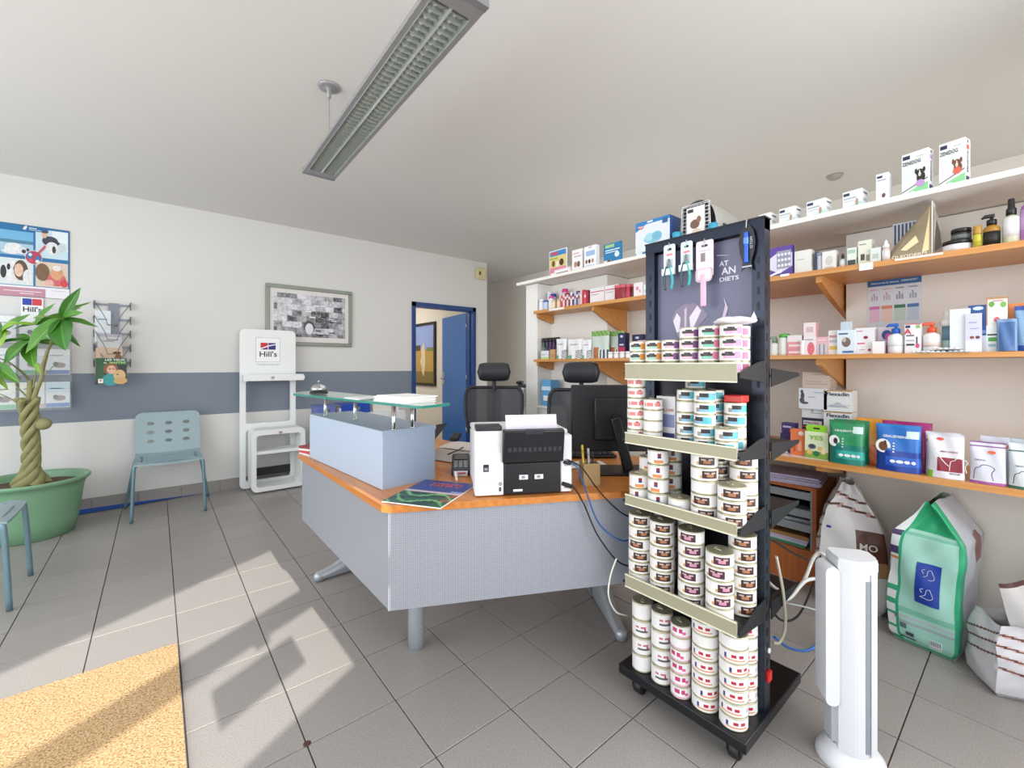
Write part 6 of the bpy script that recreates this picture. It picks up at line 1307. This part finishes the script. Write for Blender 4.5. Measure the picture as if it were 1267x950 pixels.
# ---------------------------------------------------------------- tower fan heater
t = thing('tower_heater', 'white slim tower heater on a round foot in front of the food bags', 'heater', (1.665, .372, 0), math.radians(-52))
HW = mat('#d6d8dc', .35, var=.01)
t.scale = (.93, .93, 1)
# local: x to the right in view, -y to the viewer
def foot(u, v):
    a = 2*PI*u; s_ = math.sin(PI/2*v); return (.098*math.cos(a)*(1-.32*s_**2.2*(v > 0)), .088*math.sin(a)*(1-.35*s_**2.2), .006+.055*v)
b_ = B(); b_.grid(foot, 36, 8, HW); b_.prism([(.098*math.cos(2*PI*i/36), .088*math.sin(2*PI*i/36)) for i in range(36)], 0, .007, HW); b_.obj('foot', t)
pr = [(-.055, .035)]+[(-.055+.11*i/12, -.045-.022*math.sin(PI*i/12)) for i in range(13)]+[(.066, -.02), (.068, .03), (.05, .045), (-.04, .048)]
B().prism(pr, .055, .605, HW, None, False).obj('column', t)
pr2 = [(x*1.03, y*1.03) for x, y in pr]
b_ = B(); b_.prism(pr2, .605, .63, HW); b_.prism([(x*.97, y*.97) for x, y in pr], .63, .637, HW); b_.obj('top_cap', t)
B().box(.013, .024, -.0675, -.05, .07, .58, mat('#8c9098', .4)).obj('air_slit', t)
B().box(.028, .030, -.0655, -.05, .06, .6, mat('#c9ccd2', .4)).obj('panel_joint', t)
b_ = B(); b_.prism(rr(.040, .42, .018), -.02, .055, HW, Matrix.Translation((-.075, 0, .40)) @ XZ); b_.obj('rear_housing', t)
B().box(-.064, -.055, -.02, .03, .06, .2, mat('#c4c8ce', .4)).obj('cable_channel', t)
# ---------------------------------------------------------------- food bags
def bag(name, label, x, y, rz, w, d, h, cf, lean=0, top=.62, seed=1, folds=.006, nx=44, nz=54, pinch=.9, tops=None):
    """gusseted sack: front faces local -y; cf(side, u, v) -> colour, side 'f','r','b','l'"""
    t = thing(name, label, 'pet food bag', (x, y, 0), rz)
    rnd = random.Random(seed); ph = [rnd.uniform(0, 6) for _ in range(8)]
    def ring(a, v):
        # a in 0..4 around: 0-1 front (left to right), 1-2 right, 2-3 back, 3-4 left
        s = int(a) % 4; f = a-int(a)
        z = h*v
        k = 0 if v < top else ((v-top)/(1-top))
        ww = w*(1-pinch*k**1.0)*(1+.03*math.sin(PI*min(1, v/top))); dd = d*(1-.1*k)*(1+.06*math.sin(PI*min(1, v/top)))
        rb = .02*(1-min(1, v/.06))
        ww -= rb*2; dd -= rb*2
        bulge = .018*math.sin(PI*min(1, v/top*.98))*(1-k)
        gus = .30*dd*k*pinch*(1-k)*1.6
        if s == 0: X, Y = -ww/2+ww*f, -dd/2-bulge*math.sin(PI*f)+gus*math.sin(PI*f)
        elif s == 1: X, Y = ww/2+.9*bulge*math.sin(PI*f), -dd/2+dd*f
        elif s == 2: X, Y = ww/2-ww*f, dd/2+bulge*.5*math.sin(PI*f)-gus*math.sin(PI*f)
        else: X, Y = -ww/2-.9*bulge*math.sin(PI*f), dd/2-dd*f
        wv = folds*(math.sin(7*X/w+11*v+ph[0])+.7*math.sin(17*v+9*f+ph[1])+.5*math.sin(31*v-13*f+s+ph[2]))*(.35+.65*v)*min(1, v*8)
        c = Vector((X, Y)); n = c.normalized() if c.length > 1e-6 else c
        X += n.x*wv; Y += n.y*wv
        return (X+.02*math.sin(3*v+ph[3])*v, Y+lean*v*v, z+.006*math.sin(6*f+ph[4])*k)
    nm = {'f': 0, 'r': 1, 'b': 2, 'l': 3}; side = 'frbl'
    b_ = B(); N_ = 4*14 if nx < 40 else 4*22
    b_.grid(lambda u, v: ring(min(u*4, 3.99999), v) if u < 1 else ring(0, v), N_, nz, mat(cf('f', .5, .5), .4), lambda u, v: mat(cf(side[min(3, int(u*4))], (u*4) % 1, v), .36, var=.03, scale=30))
    b_.grid(lambda u, v: ((u-.5)*w*.9, (v-.5)*d*.9, .002), 2, 2, mat(cf('b', .5, .5), .5)); b_.obj('body', t)
    return t, ring
def brown(side, u, v):
    if side in 'fl' or side == 'r':
        zz = v
        for c in (.60, .69, .78, .86) if side == 'f' else (.36, .46, .56, .66, .76):
            if abs(zz-c-(.03 if side == 'f' else .06)*(u-.5)) < .010: return '#6b4a40'
            if abs(zz-c-(.03 if side == 'f' else .06)*(u-.5)) < .014: return '#b9978a'
    if side == 'f' and u > .62 and .36 < v < .54: return '#5a3020'
    if side == 'f' and u > .62 and .29 < v <= .36: return '#b48a5e'
    return '#cfcdcc'
def brownA(side, u, v):
    if side == 'f':
        for c in (.80, .885):
            q = abs(v-c+.06*(u-.5))
            if q < .008: return '#5e3a30'
            if q < .013: return '#b9938a'
        if u > .55 and .42 < v < .64: return '#5a3020'
        if u > .55 and .32 < v <= .42: return '#a8805a'
        if .1 < u < .2 and .63 < v < .65: return '#2a3a9a'
    if side == 'l':
        for c in (.40, .50, .60, .70, .80):
            q = abs(v-c-.08*(u-.5))
            if q < .009: return '#5e3a30'
    return '#d6d4d3'
t, rg = bag('food_bag', 'white food bag with brown stripes standing between cabinet and green bag', 2.755, .615, math.radians(-75), .26, .17, .63, brownA, top=.64, seed=4, pinch=.8)
b_ = B(); lettering(b_, 'MO', .065, .335, .045, mat('#eee6dc'), -.108, bold=.01); lettering(b_, 'j/d', .075, .225, .06, mat('#f0e6d4'), -.108, bold=.01); b_.obj('lettering', t)
def green(side, u, v):
    if side == 'f':
        if u < .17:
            if u > .12: return '#2ea877'
            if v < .42 and int(v*34) % 3 == 0: return '#3aa57c'
            if .62 < v < .66 or .74 < v < .78: return '#4a3f6a'
            if .57 < v < .595: return '#d98a4a'
            return '#e2e6e6'
        if u > .95: return '#2ea877'
        if v > .79: return '#2aa873'
        if .76 < v < .775 or .70 < v < .71 or .22 < v < .255: return '#7fc4ab'
        if .155 < v < .175: return '#a9b4bc'
        if .19 < v < .205: return '#b9c6cc'
        if v < .02: return '#2ea877'
        return '#a4d8c8'
    if side == 'l':
        if .62 < v < .66 and .3 < u < .8: return '#3a2f6a'
        if .55 < v < .58 and .2 < u < .8: return '#d98a4a'
        if .70 < v < .78 and .4 < u < .9: return '#6a4a48'
        if v < .42 and int(v*34) % 3 == 0: return '#3aa57c'
        if .43 < v < .5 and .3 < u < .6: return '#39375a'
        if v > .92: return '#7fc4ab'
        return '#e2e6e6'
    if side == 'r':
        if u < .12: return '#4ab48c' if v < .8 else '#2ea877'
        if .62 < v < .8 and .5 < u < .8: return '#8a5a54'
        return '#c9cdd6'
    return '#d8dcdc'
t, rg = bag('food_bag', 'large mint green food bag with blue pictogram label, against the right wall', 2.69, .30, math.radians(-97), .22, .30, .635, green, top=.76, seed=9)
def onf(bb, rg_, u0, u1, v0, v1, m, k, n=8):
    def q(u, v):
        p = rg_(u0+(u1-u0)*u, v0+(v1-v0)*v); return (p[0], p[1]-.0025-.0008*k, p[2])
    bb.grid(q, n, n, m)
b_ = B(); onf(b_, rg, .42, .76, .33, .60, mat('#1f3f9e', .35), 0); b_.obj('label', t)
b_ = B()
for vz in (.40, .525):
    c = rg(.59, vz); M = Matrix.Translation((c[0], c[1]-.006, c[2]))
    b_.tube([M @ Vector(p) for p in ((-.022, 0, -.012), (-.004, 0, .0), (.0, 0, .02), (.01, 0, .026), (.016, 0, .012), (.02, 0, -.006), (.008, 0, -.016), (-.008, 0, -.014), (-.022, 0, -.012))], .0012, mat('#cfd8f0', .4), 5, 3)
    b_.tube([M @ Vector(p) for p in ((-.014, 0, .006), (-.02, 0, .018), (-.01, 0, .024))], .0012, mat('#cfd8f0', .4), 5, 3)
b_.obj('pictogram', t)
b_ = B()
for (u0, u1, v0, v1, c) in ((.62, .80, .035, .10, '#e6ecec'), (.20, .30, .115, .15, '#5a7a78'), (.28, .40, .07, .095, '#3a4a54'), (.18, .42, .045, .055, '#3a4a54'), (.12, .17, .17, .20, '#6a7a84')): onf(b_, rg, u0, u1, v0, v1, mat(c, .5), 1, 3)
for i in range(9): onf(b_, rg, .63+i*.018, .638+i*.018, .045, .095, mat('#4a5a5c', .5), 2, 2)
b_.obj('fine_print', t)
def brownC(side, u, v):
    if side == 'f':
        for c in (.40, .56, .70, .84):
            q = abs(v-c+.12*(u-.3))
            if q < .012: return '#6a3f36'
            if q < .02: return '#c9a49c'
        if u > .62 and .36 < v < .62: return '#4f2820'
        if u > .62 and .24 < v <= .36: return '#a8805a'
    if side == 'l':
        for c in (.5, .66, .8):
            if abs(v-c-.2*(u-.5)) < .014: return '#6a3f36'
    return '#d2d1d6'
t, rg = bag('food_bag', 'open white food bag with brown stripes at the right image edge', 2.52, .045, math.radians(-60), .23, .17, .26, brownC, top=.72, seed=12, pinch=.3, folds=.003)
b_ = B(); lettering(b_, 'MO', .095, .15, .03, mat('#eee6dc'), -.108, bold=.01); lettering(b_, 'j/d', .10, .09, .035, mat('#f0e6d4'), -.108, bold=.01); b_.obj('lettering', t)
def flap(u, v): return (-.03+.22*u-.05*v, -.075+.05*v+.012*math.sin(9*u+4*v), .20+.20*v+.05*u*v-.10*(1-v)*abs(u-.55))
b_ = B(); b_.grid(flap, 20, 16, mat('#c9c7c4', .35), lambda u, v: mat('#4f2c26', .4) if v > .92 and u < .4 else mat('#c4c2c0', .35)); b_.obj('open_top', t)
b_ = B(); c = flap(.62, .55); disc(b_, c[0], c[2], .014, .022, mat('#b9683a'), c[1]-.02); disc(b_, c[0], c[2], .009, .015, mat('#e6d2c0'), c[1]-.021); b_.obj('badge', t)
t, rg = bag('food_bag', 'grey upright bag behind the open one at the right image edge', 2.79, -.10, math.radians(-40), .14, .10, .47, lambda s, u, v: '#8f939c' if v < .8 else '#b9bfc9', top=.6, seed=5)
# ---------------------------------------------------------------- cables and sockets at the rack
cable('thick white cable looping from the rack to the heater, upper loop', [(1.62, .62, .55), (1.66, .60, .46), (1.75, .57, .405), (1.80, .54, .44), (1.84, .52, .52), (1.85, .50, .545), (1.83, .46, .53), (1.80, .44, .52)], .006, WHC)
cable('thick white cable with a lower sweep from rack to heater', [(1.60, .60, .50), (1.64, .59, .42), (1.72, .56, .40), (1.80, .53, .45), (1.84, .48, .46), (1.82, .45, .455)], .006, mat('#e6e6e2', .4))
cable('pale cable hanging in a loop at the rack upright', [(1.61, .56, .58), (1.63, .545, .45), (1.66, .55, .33), (1.64, .56, .28), (1.61, .57, .285)], .005, mat('#c9c4ae', .45))
cable('bright blue network cable looping on the right of the rack', [(1.62, .57, .30), (1.70, .55, .24), (1.79, .52, .21), (1.84, .50, .24), (1.86, .49, .34), (1.86, .47, .39), (1.83, .45, .40), (1.80, .44, .38)], .0045, mat('#2f6ab8', .4))
cable('black power cable running from the rack to the cabinet foot', [(1.62, .62, .62), (1.80, .64, .56), (2.1, .66, .42), (2.4, .68, .30), (2.7, .72, .22)], .004, BKC)
cable('black cable drooping between rack and cabinet', [(1.61, .60, .45), (1.75, .60, .30), (1.95, .60, .24), (2.2, .62, .28), (2.45, .66, .32)], .004, BKC)
cable('grey flat cable from the rack down to the wall socket', [(1.62, .58, .42), (1.85, .55, .33), (2.05, .52, .24), (2.2, .52, .16)], .003, mat('#b4b8bc', .4))
cable('thin white cable hanging at the left side of the rack', [(1.33, 1.003, .50), (1.30, 1.008, .44), (1.29, 1.008, .37), (1.33, 1.005, .30), (1.40, 1.003, .26)], .003, WHC)
t = thing('power_strip', 'grey power strip standing on the floor behind the heater', 'power strip', (2.2, .52, 0), .3)
B().rbox(-.02, .02, -.03, .03, 0, .18, mat('#a4a8aa', .5), .006).obj('body', t); B().rbox(-.012, .024, -.02, .02, .03, .09, mat('#dcd8c8', .5), .006).obj('plug', t)
# drain cap in the tiles
t = thing('floor_plug', 'small dark brown plug mark in the floor tile near the front', 'floor plug', (.376, 1.50, .0))
B().lathe([(.012, 0), (.0115, .0015), (.006, .002), (.0005, .001)], mat('#4a3226', .6), 20).obj('disc', t)
# ---------------------------------------------------------------- braided money tree in a green pot
px0, py0 = -.70, 4.62
t = thing('potted_money_tree', 'braided money tree in a large green pot at the left wall', 'plant', (px0, py0, 0))
PG = mat('#7aa582', .4, var=.03, scale=5)
b_ = B(); b_.lathe([(.001, .012), (.26, .012), (.262, 0), (.272, .003), (.30, .12), (.335, .36), (.345, .40), (.36, .405), (.375, .42), (.378, .432), (.372, .44), (.345, .438), (.335, .42), (.325, .36), (.001, .36)], PG, 56); b_.v = [(x*.83, y*.83, z*.93) for x, y, z in b_.v]; b_.obj('pot', t)
soil = mat('#5d4a38', .95, var=.4, scale=30, bump=.6)
b_ = B(); b_.grid(lambda u, v: ((.268*v*math.cos(2*PI*u)), (.268*v*math.sin(2*PI*u)), .355+.015*math.sin(9*u*PI)*v*(1-v)+.02*(1-v)), 40, 8, soil); b_.obj('soil', t)
BK = mat('#8d8a5c', .7, var=.25, scale=25, bump=.3)
for k in range(5):
    pts = []
    for i in range(26):
        s_ = i/25; a = 2*PI*k/5+s_*9.5; r = .030+.045*max(0, 1-s_*5)+.012*math.sin(s_*7+k)
        if s_ > .92: r += (s_-.92)*.3
        pts.append((r*math.cos(a)+.012*math.sin(4*s_), r*math.sin(a), .35+.635*s_))
    B().tube(pts, lambda q: .027-.009*q+.012*max(0, 1-q*6), BK, 10, 3).obj('trunk', t)
B().lathe([(.002, -.02), (.026, -.015), (.034, 0), (.026, .015), (.002, .02)], BK, 14, Matrix.Translation((.07, -.05, .80)) @ Matrix.Rotation(1.2, 4, 'X') @ Matrix.Scale(1.3, 4)).obj('trunk_knot', t)
rv = Vector((.7727, -.6348, 0)); fv = Vector((.6348, .7727, 0)); S = .0059
def W(u, v, dd=0):   # offsets measured from the trunk axis: right, up, away
    return rv*((u-43)*S)+fv*dd+Vector((0, 0, 1.22-(v-452.6)*S))
def stem(pts, r0, r1, name='branch', m=None):
    B().tube([W(*p) for p in pts], lambda q: r0+(r1-r0)*q, m or BK, 8, 5).obj(name, t)
STM = mat('#6f7f46', .6, var=.15)
stem([(46, 495, 0), (52, 482, -.01), (60, 466, -.02), (63, 452, -.03), (74, 432, -.05), (84, 420, -.06), (94, 410, -.07)], .016, .004)
stem([(40, 495, .01), (42, 482, 0), (42, 470, 0)], .02, .014); stem([(42, 474, 0), (34, 466, .02), (20, 455, .03), (6, 446, .03), (-12, 440, .03)], .009, .003)
stem([(61, 462, -.02), (63, 440, .0), (64, 420, .02), (58, 406, .03), (44, 402, .03)], .007, .003); stem([(50, 486, 0), (52, 470, .02), (50, 462, .03)], .008, .005)
stem([(62, 464, -.02), (70, 461, -.04), (76, 458, -.05)], .004, .002)
stem([(36, 500, -.03), (26, 490, -.06), (10, 482, -.09), (-14, 476, -.12)], .005, .003); stem([(38, 490, 0), (32, 478, -.03), (30, 468, -.04), (14, 450, -.06), (6, 440, -.08)], .006, .003)
stem([(34, 470, -.02), (30, 462, -.03), (18, 455, -.05)], .003, .002); stem([(46, 480, 0), (44, 455, .03), (40, 432, .04), (36, 420, .04)], .006, .003)
stem([(-10, 441, .03), (-2, 425, .02), (4, 410, .02)], .005, .003)
leafs = []
for gi, (c, c2) in enumerate((('#4c8428', '#74a83e'), ('#356f20', '#4f8a2e'), ('#86b43a', '#a0c850'))):
    m = bpy.data.materials.new('leaf_green'); m.use_nodes = True; N, L, b = nodes(m)
    tc = N.new('ShaderNodeTexCoord'); sp = N.new('ShaderNodeSeparateXYZ'); L.new(tc.outputs['Object'], sp.inputs[0])
    ab = N.new('ShaderNodeMath'); ab.operation = 'ABSOLUTE'; L.new(sp.outputs['Y'], ab.inputs[0])
    lt_ = N.new('ShaderNodeMath'); lt_.operation = 'LESS_THAN'; lt_.inputs[1].default_value = .012; L.new(ab.outputs[0], lt_.inputs[0])
    mx = N.new('ShaderNodeMix'); mx.data_type = 'RGBA'; mx.inputs['A'].default_value = (*rgb(c), 1); mx.inputs['B'].default_value = (*rgb(c2), 1)
    L.new(lt_.outputs[0], mx.inputs['Factor']); L.new(mx.outputs['Result'], b.inputs['Base Color']); b.inputs['Roughness'].default_value = .35
    b.inputs['Subsurface Weight'].default_value = .0
    b_ = B()
    def lf(u, v):
        w_ = .20*(math.sin(PI*u**.85)**.8)*(1-.25*u) if 0 < u < 1 else 0
        s_ = 2*v-1
        return (u, s_*w_, .06*abs(s_)*(w_/.17)-.16*u*u+.012*math.sin(14*u)*abs(s_))
    b_.grid(lf, 12, 6, m); leafs.append(b_.mesh('leaf'))
def leaf(a, b, wscale, gi, roll=0):
    A, Bp = W(*a), W(*b); d = Bp-A; L_ = d.length; x = d.normalized()
    view = -fv if abs(x.dot(fv)) < .95 else Vector((0, 0, 1))
    z = (Vector((0, 0, 1))*.8+view*1.0); z = (z-x*z.dot(x)).normalized(); y = z.cross(x)
    M = Matrix((x, y, z)).transposed().to_4x4(); M.translation = A
    M = M @ Matrix.Rotation(roll, 4, 'X') @ Matrix.Diagonal((L_, L_*wscale, L_, 1))
    o = link('leaf', leafs[gi], t); o.matrix_local = M
    return o
c1 = (94, 410, -.07); c1t = (93, 396, -.07)
stem([c1, c1t], .004, .004)
for b, w_, g_, r_ in (((117, 361, -.1), .8, 1, .9), ((127, 388, -.16), .9, 0, .2), ((122, 401, .02), .8, 0, -.2), ((115, 431, -.2), 1.5, 1, 0), ((67, 434, -.2), 1.35, 0, 0), ((70, 402, -.03), 1.0, 0, .3), ((96, 367, .1), .9, 0, 0), ((88, 375, .08), 1.1, 1, 0), ((99, 394, -.28), 1.3, 2, 0), ((78, 428, .1), .8, 1, .2)):
    leaf(c1t, b, w_, g_, r_)
c2 = (44, 402, .03)
for b, w_, g_, r_ in (((66, 375, .0), .8, 0, .2), ((33, 400, -.08), .9, 2, 0), ((72, 381, .16), .8, 0, .3), ((30, 392, .1), .8, 2, 0), ((22, 405, -.02), .7, 1, .2)):
    leaf(c2, b, w_, g_, r_)
c3 = (36, 420, .04)
for b, w_, g_, r_ in (((68, 417, -.05), .7, 0, .3), ((5, 424, -.08), .7, 1, .3), ((63, 450, -.12), 1.0, 0, 0), ((66, 425, .12), .6, 0, .4), ((29, 447, -.12), 1.5, 1, 0), ((12, 411, .05), .8, 0, 0), ((50, 440, -.2), 1.1, 0, 0)):
    leaf(c3, b, w_, g_, r_)
c4 = (10, 450, -.06)
for b, w_, g_, r_ in (((24, 476, -.14), 1.1, 1, 0), ((44, 470, -.1), 1.0, 0, 0), ((-4, 482, -.12), 1.4, 1, 0), ((10, 484, .0), 1.0, 2, 0), ((-22, 462, -.05), 1.2, 0, 0), ((0, 436, -.14), 1.0, 0, .3)):
    leaf(c4, b, w_, g_, r_)
c5 = (4, 410, .02)
for b, w_, g_, r_ in (((30, 398, -.05), 1.1, 2, .2), ((22, 426, -.1), 1.5, 2, 0), ((2, 440, -.14), 1.5, 0, 0), ((-20, 420, -.1), 1.3, 0, 0), ((-12, 390, 0), 1.1, 1, 0), ((26, 386, .06), .8, 0, .3), ((12, 386, .1), .8, 1, 0)):
    leaf(c5, b, w_, g_, r_)
for a, b, w_, g_ in (((76, 458, -.05), (84, 452, -.08), .9, 1), ((50, 462, .03), (46, 446, .0), 1.0, 2)): leaf(a, b, w_, g_)
